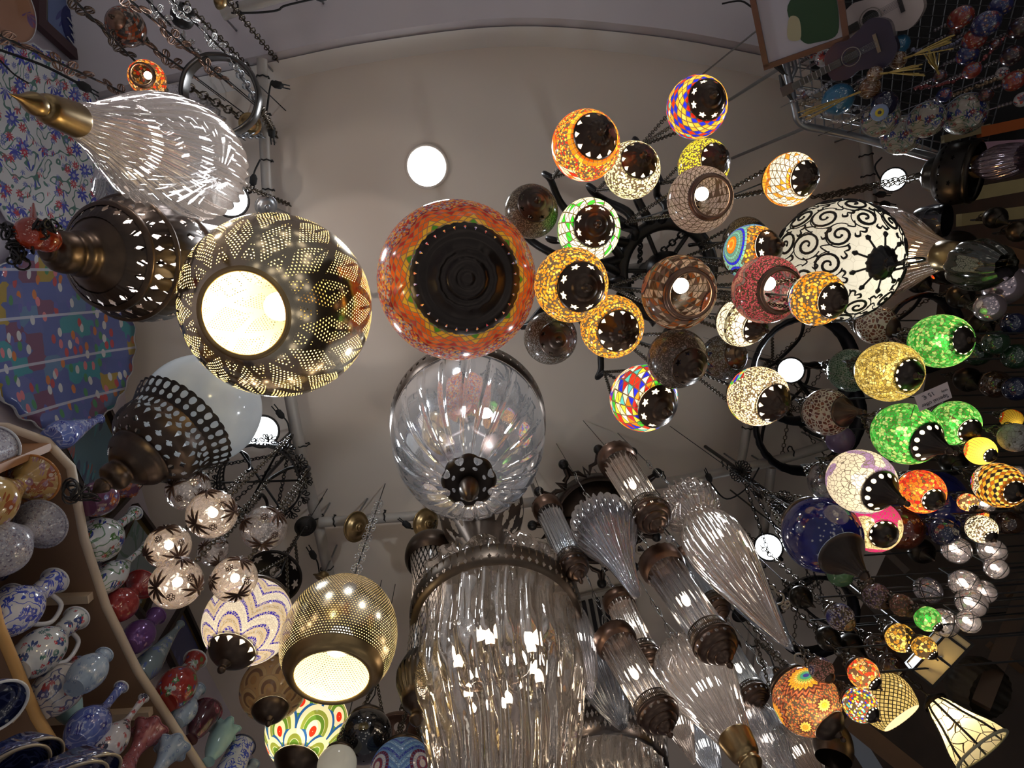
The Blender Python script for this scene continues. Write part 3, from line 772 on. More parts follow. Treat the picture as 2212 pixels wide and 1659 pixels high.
# middle shelf
vase(-4, 965, Z1, .20, .072, 'mug', mb['speck'], 'speckled lilac pot with dark lace foot at the left edge', rimm=WG)
vase(72, 1035, Z1, .23, .085, 'flare', mb['orange'], 'amber vase with a wide orange flared mouth on the middle shelf', rimm=flat('orange_lip', (.45, .18, .05), .2))
vase(88, 1132, Z1, .20, .085, 'flare', mb['speck'], 'grey speckled vase standing next to the amber flared vase')
vase(118, 1254, Z1, .21, .066, 'jug', mb['bw'], 'cobalt and white jug with white handle on the middle shelf', 70, rimm=WG)
vase(30, 1290, Z1, .13, .05, 'mug', mb['bw'], 'white mug with blue brushwork peeping over the left edge', rimm=WG)
vase(165, 1335, Z1, .21, .062, 'jug', mb['bg'], 'white jug with green and navy diamonds beside the cobalt jug', 80, rimm=WG)
vase(172, 1440, Z1, .15, .068, 'oval', mb['wr'], 'plump white vase with red tulips on the middle shelf')
vase(262, 1484, Z1, .19, .060, 'bottle', mb['blu'], 'round blue flask with a slim neck on the middle shelf', rimm=WG)
vase(310, 1508, Z1, .20, .045, 'bottle', mb['chk'], 'black and white checked bottle with a thin neck')
vase(322, 1580, Z1, .20, .055, 'trumpet', mb['redp'], 'rose red vase with a frilled mouth near the lower edge', wavy=.12)
vase(372, 1615, Z1, .19, .052, 'trumpet', mb['ltb'], 'pale blue vase with a frilled mouth at the lower edge', wavy=.12)
vase(225, 1415, Z1, .12, .05, 'oval', mb['ltb'], 'small blue vase at the back of the middle shelf behind the red tulip vase')
vase(0, 1238, Z1, .16, .045, 'oval', mb['navy'], 'small navy vase at the left edge behind the cobalt jug')
# upper shelf
vase(216, 905, Z2, .22, .052, 'slim', mb['blu'], 'slim cobalt vase with white lines under the scalloped plate')
vase(268, 1042, Z2, .19, .066, 'flare', mb['mult'], 'plum vase with orange and blue jewels on the upper shelf', wavy=.06)
vase(292, 1108, Z2, .26, .078, 'bottle', mb['wfl'], 'white bottle painted with big blue flowers on the upper shelf', rimm=WG)
vase(316, 1178, Z2, .27, .050, 'bottle', mb['wfl'], 'white long-necked bottle with a blue rosette next to the red vase', rimm=WG)
vase(305, 1262, Z2, .17, .064, 'flare', mb['crim'], 'plain crimson vase on the upper shelf')
vase(338, 1330, Z2, .16, .055, 'jug', mb['purp'], 'purple lustre jug beside the crimson vase', 100)
vase(390, 1348, Z2, .27, .050, 'slim', mb['slt'], 'tall tapering slate blue bottle on the upper shelf')
vase(422, 1425, Z2, .20, .070, 'jug', mb['redf'], 'red garden vase with a wide navy mouth on the upper shelf', rimm=WG)
vase(428, 1488, Z2, .15, .045, 'jug', mb['ltb'], 'small light blue pitcher behind the red garden vase', 90)
vase(448, 1535, Z2, .12, .055, 'bowl', mb['dkr'], 'dark ruby bowl on the upper shelf')
vase(486, 1575, Z2, .13, .050, 'bowl', mb['teal'], 'turquoise crown shaped bowl on the upper shelf', wavy=.25)
vase(522, 1612, Z2, .15, .062, 'mug', mb['bw'], 'blue and white mug at the lower end of the upper shelf', rimm=flat('dark_rim', (.03, .03, .06), .2))
vase(548, 1650, Z2, .14, .045, 'oval', mb['ltb'], 'pale blue cup at the very end of the upper shelf')
# the celadon fish leaning over the middle shelf
zb = Z1 + .022
P = [at(115, 1462, zb + .15), at(135, 1500, zb + .12), at(155, 1545, zb + .09), at(170, 1575, zb + .05)]
o = empty('fish_figurine', P[3], 'pale celadon fish figurine with forked tail on the middle shelf', 'figurine')
b = MB(); b.tube([p - o.location for p in curve3(P, 6)], [.012 + .022 * math.sin(PI * min(1, (i + 1) / 16)) for i in range(19)], 14); b.build('body', mb['teal'], o)
t = MB(); q = P[3] - o.location; t.tube([q, q + Vector((-.03, .03, -.03))], [.014, .004], 8); t.tube([q, q + Vector((.04, .035, -.03))], [.014, .004], 8); t.build('tail_fin', mb['teal'], o)
t = MB(); q = P[1] - o.location; t.tube([q, q + Vector((.03, 0, .03))], [.014, .003], 8); t.tube([q, q + Vector((-.035, .02, -.01))], [.012, .003], 8); t.build('side_fin', mb['teal'], o)
# dishes stacked on the lowest shelf
def dish(px, py, dz, R, label, ax, rimm):
    c = at(px, py, dz); o = empty('pottery_dish', c, label, 'dish', 'dark dishes on the lowest shelf', Vector(ax).normalized())
    b = MB(); b.lathe([(0.0001, .0), (R * .6, 0), (R * .8, -.008), (R, -.03), (R * .98, -.02), (R * .75, .012), (0.0001, .014)], 56); b.build('dish_body', mb['navy'], o)
    r = MB(); r.tube([(R * math.cos(a), R * math.sin(a), -.031) for a in [TAU * k / 56 for k in range(56)]], .003, 6, closed=True); r.build('rim', rimm, o)
TR = flat('tan_rim', (.20, .16, .12), .3)
dish(-22, 1512, 1.12, .05, 'navy bowl with a white rim at the left edge', (.8, .1, -.6), WG)
dish(22, 1648, 1.02, .070, 'first of the dark plates stacked upright in the corner', (.75, .35, -.55), TR)
dish(-12, 1666, .98, .070, 'dark plate leaning behind the first of the corner stack', (.75, .35, -.55), TR)
dish(120, 1690, 1.02, .095, 'broad dark dish with tan rim under the orange shelf edge', (.65, .5, -.6), TR)
dish(84, 1708, .98, .095, 'broad dark dish leaning behind the tan rimmed one', (.65, .5, -.6), TR)
# ------------------------------------------------------------------ mosaic glass lanterns
def wall_rx(y):
    for (x0, y0), (x1, y1) in zip(WR, WR[1:]):
        if y <= y1: return x0 + (x1 - x0) * (y - y0) / (y1 - y0)
    return WR[-1][0]
HOOKS = []
BALLS = []
def caplathe(R, style, o, mat, ribs=0):
    if style == 'open':
        b = MB(); b.tube([(R * .60 * math.cos(a), R * .60 * math.sin(a), -.80 * R) for a in [TAU * k / 40 for k in range(40)]], R * .055, 10, closed=True)
        b.lathe([(R * .60, -.78 * R), (R * .66, -.74 * R), (R * .70, -.66 * R)], 40)
        b.build('open_collar', COPPER, o, label='open copper collar')
        return
    if style == 'cone':
        pf = [(.62, -.76), (.64, -.80), (.58, -.88), (.44, -1.0), (.30, -1.18), (.20, -1.36), (.13, -1.52), (.11, -1.56), (.14, -1.6), (.0001, -1.66)]
    elif style == 'dome':
        pf = [(.50, -.80), (.53, -.84), (.51, -.89), (.44, -.98), (.32, -1.08), (.2, -1.13), (.12, -1.15), (.0001, -1.17)]
    elif style == 'low':
        pf = [(.60, -.78), (.62, -.82), (.56, -.89), (.40, -.97), (.33, -.99), (.30, -1.03), (.14, -1.08), (.0001, -1.10)]
    else:
        pf = [(.62, -.76), (.65, -.80), (.61, -.85), (.58, -.87), (.48, -.99), (.37, -1.06), (.34, -1.08), (.33, -1.12), (.22, -1.19), (.0001, -1.23)]
    pf = [(r * R, z * R) for r, z in pf]
    fl = (lambda t, a: 1 + .07 * math.sin(14 * a) * min(1, max(0, (t - .35) * 3))) if style == 'fan' or style == 'cone' else None
    b = MB(); b.lathe(pf, 56, None, fl); b.build('bottom_cap', mat, o)
    if style != 'low' or True:
        z0 = pf[-1][1] + .02 * R
        b = MB(); b.lathe(curve([(.13 * R, z0), (.10 * R, z0 - .05 * R), (.06 * R, z0 - .1 * R), (.085 * R, z0 - .15 * R), (.085 * R, z0 - .19 * R), (.05 * R, z0 - .24 * R), (.0001, z0 - .25 * R)], 3), 16); b.build('finial', BRONZE, o)
def lantern(c, r, cap, dz, mat, style, k, label, capmat=None, sq=.94, hook=None, name='mosaic_lantern', group='mosaic lanterns', col=(1, .80, .52), off=(0, 0), top=True, kcap=.86, lim=24, shape=None, cat='hanging lamp', warm=True, bulb=False):
    C = at(c[0], c[1], dz); R = sphere_r(C, r)
    for _ in range(40):                                # keep neighbours from touching: the nearer one comes nearer still
        hit = [q for q in BALLS if (q[0] - C).length < (q[1] + R) * 1.02]
        if not hit: break
        dz += -.025 if C.z <= hit[0][0].z + 1e-4 else .025
        C = at(c[0], c[1], dz); R = sphere_r(C, r)
    BALLS.append((C, R))
    ax = axis_to(C, cap[0], cap[1], R * kcap, lim)
    o = empty(name, C, label, cat, group, ax)
    t0, t1 = math.radians(26), math.radians(142)
    if style == 'none': t1 = math.radians(178)
    if style == 'dome': t1 = math.radians(149)
    if shape:
        pf = curve([(a * R, z * R) for a, z in shape], 6)
    else:
        pf = [(R * math.sin(t0 + (t1 - t0) * i / 22), R * sq * math.cos(t0 + (t1 - t0) * i / 22)) for i in range(23)]
    b = MB(); b.lathe(pf, 64); b.build('glass_globe', mat, o)
    if style not in ('none',):
        caplathe(R, style, o, capmat or {'star': CAP_STAR, 'fan': CAP_FAN, 'cone': CAP_FAN, 'low': CAP_STAR, 'dome': CAP_DOT}.get(style))
    if top:
        b = MB(); b.lathe([(.66 * R, .70 * R), (.69 * R, .74 * R), (.64 * R, .84 * R), (.46 * R, .98 * R), (.22 * R, 1.06 * R), (.16 * R, 1.18 * R), (.10 * R, 1.28 * R), (.0001, 1.3 * R)], 44); b.build('top_cap', CAP_RIM, o)
        inv = mw(o).inverted()
        if hook == 'arm':
            hz = 2.02; HOOKS.append((C.x, C.y)); hk = Vector((C.x, C.y, 1.5 + hz))
        else:
            hk = Vector((C.x, C.y, C.z + (hook or (3.2 if c[0] < 1780 else 2.2)) * R)); hk.z = min(hk.z, 3.9)
        hl = inv @ hk
        for j in range(3):
            a = TAU * j / 3 + .4
            b = MB(); b.chain((.64 * R * math.cos(a), .64 * R * math.sin(a), .80 * R), hl, .018, .0018, 3, 6); b.build('chain', WIRE, o)
        b = MB(); b.tube([Vector((0, 0, 1.28 * R)), hl * .5 + Vector((.1 * R, 0, .5 * R)), hl], .0022, 5)
        if hook != 'arm' and c[0] >= 1780:             # hung from a bracket on the right-hand wall
            wx = wall_rx(hk.y) - .03; q = hk + Vector((0, 0, .02)); b.tube([hl, inv @ q, inv @ Vector(((hk.x + wx) / 2, hk.y, q.z + .012)), inv @ Vector((wx, hk.y, q.z + .03))], .0028, 5)
        elif hook != 'arm':
            b.tube([hl, inv @ Vector((hk.x, hk.y, 3.99))], .0016, 5)
        b.build('wire', CORD, o)
    if k:
        lamp(o, Vector((off[0] * R, off[1] * R, -.55 * R)), 85 * R * R * k * .50, col, R * .08)
        if style in ('star', 'fan', 'dome', 'cone', 'low'):
            ts = 139 if style != 'dome' else 147
            b = MB(); b.lathe([(.965 * R * math.sin(math.radians(ts + (178 - ts) * i / 8)), .965 * R * sq * math.cos(math.radians(ts + (178 - ts) * i / 8))) for i in range(9)], 40); b.build('added_diffuser', DIFF, o)  # added translucent dome that makes the cap's cut-outs show bright
        if style != 'none' and not bulb and k >= .5:
            b = MB(); b.lathe(curve([(.07 * R, .40 * R), (.12 * R, .30 * R), (.25 * R, .05 * R), (.24 * R, -.1 * R), (.13 * R, -.24 * R), (.0001, -.28 * R)], 4), 16, Matrix.Translation((off[0] * R * .5, off[1] * R * .5, 0))); b.build('bulb', BULB, o)
    if bulb:
        b = MB(); b.ball((.05 * R, -.18 * R, .0), R * .21, 16, 10); b.build('bulb', BULB, o)
        b = MB(); b.lathe([(.12 * R, .75 * R), (.12 * R, .2 * R), (.1 * R, .18 * R)], 14, Matrix.Translation((.05 * R, -.18 * R, 0))); b.build('socket', BRASS, o)
    return o
A1, A2, A3, A4 = (.95, .40, .03), (.80, .26, .015), (1, .62, .12), (.35, .10, .008)
WH, CR, RD, OR, YL, BL, GN, TQ, BK, PU = (.95, .92, .82), (.85, .80, .60), (.85, .03, .015), (.95, .20, .01), (.95, .75, .05), (.015, .02, .65), (.04, .45, .03), (.08, .50, .55), (.015, .012, .012), (.25, .1, .4)
m_red = mosaic('red_orange_mosaic', [dict(k='beads', p=[OR, RD, YL, A1], s=90), dict(k='diamond', p=[RD, WH, OR, CR], n=12, m=8, rand=1, v0=.28, w=(6, .35)), dict(k='beads', p=[OR, A3, RD, A1], s=110, v0=.62, w=(6, -.4)), dict(k='square', p=[A1, OR], n=22, m=9, v0=.90)])
m_pale = mosaic('pale_green_mosaic', [dict(k='diamond', p=[WH, CR, (.3, .33, .2), WH], n=14, m=9, rand=1), dict(k='beads', p=[(.92, .92, .62), (.75, .8, .5), WH], s=100, v0=.45, w=(5, .4))])
m_blue = mosaic('blue_red_mosaic', [dict(k='diamond', p=[RD, TQ, BL, (.5, .02, .02)], n=14, m=10, g=.10), dict(k='diamond', p=[BL, A1, A3, A1, BL, RD], n=11, m=8, off=1, g=.10, v0=.52, w=(5, .5))])
m_lime = mosaic('lime_mosaic', [dict(k='square', p=[BL, OR, WH, TQ, A1], n=20, m=14), dict(k='beads', p=[(.80, .75, .03), (.65, .62, .02), (.9, .85, .12)], s=130, v0=.36)])
m_amwh = mosaic('amber_white_mosaic', [dict(k='square', p=[A1, A2, A3], n=34, m=14), dict(k='square', p=[A4, A2], n=40, m=20, v0=.44, w=(5, .34)), dict(k='tri', p=[WH, WH, WH, (.9, .3, .03)], n=16, m=7, v0=.53, w=(5, .34))])
m_dark1 = mosaic('unlit_beige_mosaic', [dict(k='diamond', p=[(.05, .04, .03), (.4, .36, .26), (.06, .05, .03)], n=16, m=9, rand=1), dict(k='beads', p=[(.30, .23, .15), (.42, .35, .25), (.2, .15, .1)], s=190, v0=.42, w=(6, .3))], .25)
m_green = mosaic('green_white_mosaic', [dict(k='square', p=[(.03, .5, .03), (.02, .35, .02), (.2, .55, .05)], n=22, m=10), dict(k='tri', p=[WH, WH, (.95, .95, .9), (.03, .5, .03), WH], n=12, m=7, v0=.56, w=(7, .12))])
m_amb = mosaic('amber_star_mosaic', [dict(k='diamond', p=[A4, A1, BK, A3], n=14, m=10), dict(k='beads', p=[A1, A2, A3, A1], s=95, v0=.42, w=(4, .6))])
m_amb2 = mosaic('amber_bead_mosaic', [dict(k='square', p=[(.5, .5, .45), OR, BL, TQ, (.6, .6, .5)], n=26, m=14), dict(k='beads', p=[A1, A2, A3, (.6, .25, .01)], s=95, v0=.44)])
m_clear = mosaic('unlit_clear_mosaic', [dict(k='beads', p=[(.46, .43, .38), (.58, .55, .5), (.40, .3, .24)], s=150)], .3, clear=.45)
m_brn = mosaic('brown_triangle_mosaic', [dict(k='tri', p=[(.28, .08, .02), (.55, .40, .30), (.06, .03, .02), (.40, .30, .24), (.12, .07, .06)], n=18, m=9)], .4, rosettes=[dict(n=4, v=.5, r=.17, p=[(.1, .02, .01), (.38, .09, .03), (.30, .08, .03), (.42, .1, .04), (.05, .02, .02)], amp=0, asp=2.6, ph=.3)])
m_clr5 = mosaic('rosy_clear_mosaic', [dict(k='tri', p=[(.62, .50, .46), (.55, .44, .42), (.14, .09, .07), (.6, .48, .45), (.50, .40, .40)], n=20, m=11), dict(k='tri', p=[(.66, .55, .5), (.58, .47, .44), (.5, .4, .38)], n=20, m=8, v0=.5, w=(5, .3))], .5, clear=.2)
m_turq = mosaic('turquoise_orange_mosaic', [dict(k='beads', p=[(.20, .45, .42), (.15, .38, .40)], s=150), dict(k='beads', p=[A1, OR], s=100, v0=.75)], .75, rosettes=[dict(n=4, v=.55, r=.30, p=[OR, A1, OR, (.10, .3, .3), (.16, .45, .42), (.10, .3, .3), BL, (.16, .45, .42)], amp=0, asp=2.2, ph=.35, pet=8)])
m_pink = mosaic('pink_mosaic', [dict(k='beads', p=[(.70, .10, .16), (.55, .07, .12), (.75, .2, .22)], s=160)], .55, rosettes=[dict(n=4, v=.45, r=.24, p=[(.35, .05, .10), (.35, .05, .10), (.75, .38, .30), (.78, .42, .34), (.6, .2, .2), (.3, .25, .25)], amp=.2, pet=6, asp=2.2, ph=.2)])
m_white = mosaic('white_crackle_mosaic', [dict(k='crackle', p=[WH, (.9, .92, .75), WH], s=48, g=.05), dict(k='square', p=[BK, (.2, .2, .15)], n=26, m=16, v0=.60), dict(k='beads', p=[(.85, .85, .5), WH], s=130, v0=.67), dict(k='crackle', p=[WH], s=52, g=.05, v0=.80)])
m_dark2 = mosaic('unlit_dark_mosaic', [dict(k='diamond', p=[(.03, .03, .04), (.03, .03, .12), (.2, .17, .14), (.04, .03, .03)], n=14, m=10, rand=1), dict(k='beads', p=[(.22, .16, .13), (.34, .27, .22), (.1, .07, .06)], s=170, v0=.40, w=(3, .6))], .2)
m_clr2 = mosaic('unlit_clear_blue_star_mosaic', [dict(k='beads', p=[(.5, .48, .45), (.4, .38, .36)], s=140)], .3, clear=.4, rosettes=[dict(n=3, v=.45, r=.2, p=[(.3, .05, .03), BL, TQ, (.02, .02, .1)], amp=.35, pet=8, asp=2.2)])
m_mult = mosaic('multicolour_mosaic', [dict(k='diamond', p=[WH, RD, OR, BL, (.5, .02, .02), (.7, .68, .5), YL, TQ, (.55, .53, .4), BK], n=15, m=8, rand=1), dict(k='tri', p=[RD, BL, WH, YL, GN, TQ, (.4, .02, .02), OR, (.9, .85, .6)], n=13, m=7, v0=.5)])
m_warm = mosaic('warm_white_mosaic', [dict(k='diamond', p=[BL, OR, YL, GN, RD, TQ, (.3, .02, .02)], n=14, m=9, rand=1), dict(k='beads', p=[(1, .85, .62), (.9, .7, .45), WH], s=130, v0=.40, w=(4, .75))])
# centre: orange globe and the lanterns of the black chandelier
lantern((1265, 315), 77, (1288, 293), 1.52, m_red, 'fan', 1.5, 'lit red and orange mosaic lantern with cream diamonds, uppermost left of the cluster', hook='arm')
lantern((1365, 368), 63, (1382, 345), 1.62, m_pale, 'fan', 1.7, 'lit pale greenish white mosaic lantern tucked under the red and orange one', hook='arm')
lantern((1505, 232), 69, (1530, 214), 1.55, m_blue, 'star', 1.5, 'lit blue, red and amber diamond mosaic lantern, topmost of the whole cluster', hook='arm')
lantern((1520, 357), 58, (1548, 345), 1.68, m_lime, 'fan', 1.1, 'lit lime yellow mosaic lantern behind the open rosy glass one', hook='arm')
lantern((1512, 432), 73, (1540, 424), 1.40, m_clr5, 'open', .30, 'rosy clear triangle mosaic shade with an open copper collar and visible bulb', hook='arm', bulb=True)
lantern((1706, 388), 60, (1742, 385), 1.50, m_amwh, 'fan', 1.5, 'lit amber lantern with white zigzag tiles round its cap', hook='arm')
lantern((1148, 457), 59, (1157, 440), 1.62, m_dark1, 'star', 0, 'unlit beige and black mosaic lantern left of the green and white one', hook='arm')
lantern((1272, 497), 69, (1285, 488), 1.55, m_green, 'star', 1.6, 'lit lantern with white shards inside a green tiled ring', hook='arm')
lantern((1234, 616), 81, (1257, 620), 1.36, m_amb, 'star', 1.2, 'large lit amber lantern with black zigzag diamonds beside the orange globe', hook='arm')
lantern((1322, 706), 69, (1337, 716), 1.50, m_amb2, 'fan', 1.3, 'lit amber beaded lantern with tulip cutouts below the large amber one', hook='arm', lim=30)
lantern((1189, 730), 58, (1202, 733), 1.60, m_clear, 'star', 0, 'unlit clear beaded lantern at the lower right of the orange globe', hook='arm')
lantern((1466, 632), 82, (1494, 636), 1.38, m_brn, 'open', .35, 'brown triangle mosaic shade with spiral rosette, open collar and bright bulb', hook='arm', bulb=True)
lantern((1610, 515), 48, (1640, 510), 1.70, m_dark1, 'star', 0, 'unlit grey lantern almost hidden behind the turquoise and orange one', hook='arm')
lantern((1622, 545), 62, (1664, 535), 1.55, m_turq, 'star', 1.4, 'lit lantern with orange flowers ringed in turquoise and navy', hook='arm')
lantern((1655, 626), 76, (1691, 628), 1.30, m_pink, 'open', .35, 'pink and raspberry beaded shade with an open copper collar', hook='arm', bulb=True)
lantern((1765, 645), 62, (1803, 650), 1.27, m_amb2, 'star', .9, 'lit amber lantern hanging in front of the white scrollwork globe', hook='arm')
lantern((1602, 696), 55, (1636, 708), 1.46, m_white, 'fan', 1.6, 'lit white crackle lantern with a black tile band under the pink shade', hook='arm')
lantern((1463, 775), 66, (1490, 792), 1.45, m_dark2, 'star', 0, 'unlit dark beaded lantern with a large bronze cap below the brown shade', hook='arm', kcap=.8)
lantern((1562, 772), 50, (1592, 766), 1.62, m_clr2, 'star', 0, 'unlit clear lantern with a blue star, behind the warm white lantern', hook='arm')
lantern((1390, 860), 74, (1424, 880), 1.50, m_mult, 'star', 1.4, 'lit many-coloured diamond mosaic lantern, lowest of the central cluster', hook='arm', lim=30)
lantern((1637, 856), 67, (1675, 872), 1.48, m_warm, 'fan', 1.9, 'lit warm white beaded lantern with coloured diamonds, lower right of the cluster', hook='arm', lim=30)
# the black chandelier they hang on
hub = at(1440, 585, 2.12)
o = empty('ring_chandelier', hub, 'black iron chandelier of curved arms that carries the mosaic lanterns', 'chandelier')
Rr = 100 * depth(hub) / F
b = MB(); b.tube([(Rr * math.cos(a), Rr * math.sin(a), 0) for a in [TAU * k / 64 for k in range(64)]], .024, 12, closed=True); b.build('ring', IRON, o)
b = MB(); b.lathe([(.02, .36), (.05, .1), (.07, .04), (.07, 0), (.03, -.04), (.0001, -.05)], 24); b.tube([(0, 0, .05), (0, 0, 4.0 - hub.z - .01)], .012, 8); b.build('hub', IRON, o)
for i in range(6):
    a = TAU * i / 6; s = MB(); s.tube([(0, 0, .03), (Rr * .55 * math.cos(a), Rr * .55 * math.sin(a), .02), (Rr * math.cos(a), Rr * math.sin(a), 0)], .008, 6); s.build('spoke', IRON, o)
for (x, y) in HOOKS:
    e = Vector((x - hub.x, y - hub.y, 2.02 + 1.5 - hub.z)); r = math.hypot(e.x, e.y)
    if r < 1e-3: continue
    u = Vector((e.x / r, e.y / r, 0)); t = Vector((-u.y, u.x, 0)); s = 1 if random.random() < .5 else -1
    b = MB()
    if r > Rr * 1.15:
        st = u * Rr; dd = (r - Rr)
        b.tube(curve3([st, st + u * dd * .35 + t * s * dd * .16 + Vector((0, 0, -.05)), st + u * dd * .75 + t * s * dd * .1 + Vector((0, 0, .0)), e + Vector((0, 0, .05)), e + u * .03 + Vector((0, 0, .03)), e], 5), [.017 - .009 * i / 25 for i in range(26)], 8)
    else:
        b.tube([u * min(r, Rr) * 1.0 + Vector((0, 0, .0)), e + Vector((0, 0, .03)), e], .007, 6)
    b.build('arm', IRON, o)
for i in range(9):
    a = TAU * i / 9 + .2; b = MB(); b.tube([(Rr * (1.0 + .16 * q) * math.cos(a + .08 * math.sin(q * 3)), Rr * (1.0 + .16 * q) * math.sin(a + .08 * math.sin(q * 3)), .03 + .05 * math.sin(q * 2)) for q in [k * .2 for k in range(6)]], [.016, .018, .02, .018, .014, .02], 8); b.build('scroll', IRON, o)
b = MB(); q0 = Vector((0, 0, .2))
for a in (.3, 1.5, 2.7, 4.1, 5.2): b.chain((Rr * math.cos(a), Rr * math.sin(a), .02), (0, 0, .32), .035, .004, 4, 8)
b.build('chain', IRON, o)
# crackle glass lanterns on the right
def crk(name, pal, g_, s=80, lit=.75, grout=(.08, .06, .03), **kw):
    return mosaic(name, [dict(k='crackle', p=pal, s=s * 1.25, g=g_)], lit, grout, bumpy=.6, **kw)
GOLDC = crk('gold_crackle', [(.75, .58, .14), (.50, .38, .09), (.85, .74, .32), (.30, .22, .05), (.62, .50, .16)], .06, 80, clear=.14)
GREENC = crk('green_crackle', [(.06, .48, .08), (.20, .60, .18), (.02, .25, .03), (.40, .62, .22), (.03, .34, .05)], .05, 72, clear=.20)
BROWNC = crk('brown_white_crackle', [(.16, .05, .03), (.22, .07, .04), (.12, .04, .03)], .12, 46, .1, (.62, .55, .45))
DKGRC = crk('dark_green_crackle', [(.02, .07, .03), (.04, .10, .05)], .10, 80, .2, (.22, .27, .22))
PURPC = mosaic('white_purple_crackle', [dict(k='patch', p=[(.30, .20, .45), (.72, .68, .60)], pos=[0, .40], s=15, s2=62, g=.05)], .72, (.16, .14, .12), clear=.12, bumpy=.5)
MAGC = mosaic('magenta_crackle', [dict(k='patch', p=[(.55, .02, .20), (.78, .66, .40)], pos=[0, .48], s=15, s2=70, g=.05)], .72, (.16, .14, .06), clear=.12, bumpy=.5)
REDC = crk('red_crackle', [(.80, .05, .02), (.85, .20, .02), (.45, .015, .015), (.9, .40, .06)], .06, 66, clear=.14)
REDC2 = crk('red_orange_crackle', [(.85, .05, .02), (.95, .35, .05), (.15, .08, .05), (.9, .6, .3)], .07, 70)
AMBC = crk('amber_crackle', [(.9, .5, .06), (.5, .25, .03), (1, .7, .2), (.08, .05, .03)], .08, 75)
YELR = mosaic('yellow_red_flower', [dict(k='square', p=[(.95, .7, .08)], n=20, m=12)], .8, rosettes=[dict(n=3, v=.30, r=.22, p=[(.2, .5, .1), RD, (.1, .35, .05), RD, OR], amp=.1, asp=2.2)])
AMW = mosaic('amber_white_flower', [dict(k='beads', p=[WH, CR], s=130), dict(k='diamond', p=[A4, A1, BK, A3], n=12, m=9, v0=.45, w=(3, .6))], .7, rosettes=[dict(n=3, v=.25, r=.16, p=[WH, BL, RD, GN, RD], amp=.1, asp=2.2)])
WHC = mosaic('white_black_ring', [dict(k='beads', p=[WH, CR], s=150), dict(k='square', p=[BK, WH], n=30, m=16, v0=.35), dict(k='beads', p=[WH, CR], s=150, v0=.5)], .75)
GREYC = crk('grey_marble', [(.42, .40, .38), (.36, .34, .32)], .02, 50, .15)
DKB = G('dark_blue_glass'); q = DKB.noise(DKB.n('VectorMath', operation='MULTIPLY').outputs[0] if False else DKB.obj(), 26.0, 3.0)
BLUEG = DKB.fin(DKB.ms(.07, DKB.pr(DKB.mix(q, (.002, .003, .022), (.008, .012, .13)), .06, 0, Coat_Weight=1.0), DKB.transl((.03, .05, .75))))
AMBG = flat('dark_amber_glass', (.10, .02, .006), .08, 0, .5, 30, Coat_Weight=1.0)
GREYG = crystal('smoky_glass', (.7, .68, .7), .55, .1, .05, (.72, .7, .74))
BLKBR = flat('blackened_bronze', (.03, .022, .018), .5, .6, .5, 30)
CRK = dict(name='crackle_lantern', group='crackle glass lanterns')
lantern((1893, 702), 45, (1935, 712), 1.75, BROWNC, 'dome', 0, 'unlit brown and white crackle lantern just under the scrollwork globe', capmat=BRONZE, **CRK)
lantern((2031, 737), 64, (2078, 735), 1.40, GREENC, 'dome', 2.0, 'lit green crackle lantern, highest of the green ones', off=(.2, 0), sq=1.1, **CRK)
lantern((1920, 803), 70, (1964, 810), 1.40, GOLDC, 'dome', 1.0, 'lit gold crackle lantern above the white price tag', sq=1.05, **CRK)
lantern((1838, 800), 50, (1865, 800), 1.75, DKGRC, 'none', 0, 'unlit dark green crackle lantern behind the gold one', **CRK)
lantern((1787, 890), 54, (1824, 890), 1.65, BROWNC, 'cone', 0, 'unlit brown and white crackle lantern with a bronze trumpet cap', capmat=BRONZE, **CRK)
lantern((1957, 937), 72, (2006, 956), 1.33, GREENC, 'cone', 1.6, 'lit green crackle lantern in the middle, with a tall pierced cap', sq=1.05, capmat=CAP_DOT, **CRK)
lantern((2063, 914), 54, (2096, 930), 1.42, GREENC, 'dome', 2.4, 'lit green crackle lantern half behind the price tag', off=(.2, .2), **CRK)
lantern((1860, 1040), 74, (1905, 1062), 1.30, PURPC, 'cone', 1.3, 'lit white crackle lantern with purple blotches', capmat=CAP_DOT, sq=1.02, **CRK)
lantern((1990, 1062), 52, (2018, 1080), 1.40, REDC, 'dome', 1.7, 'lit red crackle lantern right of the purple blotched one', **CRK)
lantern((2118, 974), 34, (2140, 984), 1.38, YELR, 'dome', 2.4, 'small lit yellow lantern with a red flower on top', **CRK)
lantern((2158, 1048), 54, (2190, 1062), 1.36, AMW, 'dome', 1.0, 'lit oval lantern of amber diamonds and white beads with a flower', sq=1.1, **CRK)
lantern((2192, 945), 36, (2206, 960), 1.30, GREYC, 'none', 0, 'small unlit grey marbled lantern at the right edge', **CRK)
lantern((1885, 1135), 62, (1910, 1155), 1.42, MAGC, 'dome', .8, 'lit gold crackle lantern with magenta patches', **CRK)
lantern((2120, 1143), 34, (2140, 1160), 1.36, WHC, 'dome', 2.0, 'small lit white beaded lantern with a black ring', **CRK)
lantern((2090, 1085), 22, (2100, 1100), 1.45, REDC2, 'dome', 2.0, 'tiny lit red lantern beside the dark blue shade', **CRK)
lantern((2122, 1112), 14, (2130, 1120), 1.47, REDC2, 'none', 1.6, 'tiniest lit red globe next to the small white lantern', **CRK)
lantern((2185, 905), 24, (2195, 915), 1.45, YELR, 'none', .3, 'small dim yellow and red lantern above the grey marbled one', **CRK)
lantern((1793, 1040), 48, (1815, 1062), 1.62, GREYG, 'dome', 0, 'unlit smoky grey glass lantern left of the purple blotched one', capmat=BRONZE, **CRK)
lantern((1775, 1155), 88, (1822, 1200), 1.42, BLUEG, 'cone', .12, 'large dark blue glass globe with a bronze trumpet cap', capmat=BLKBR, col=(.6, .75, 1), **CRK)
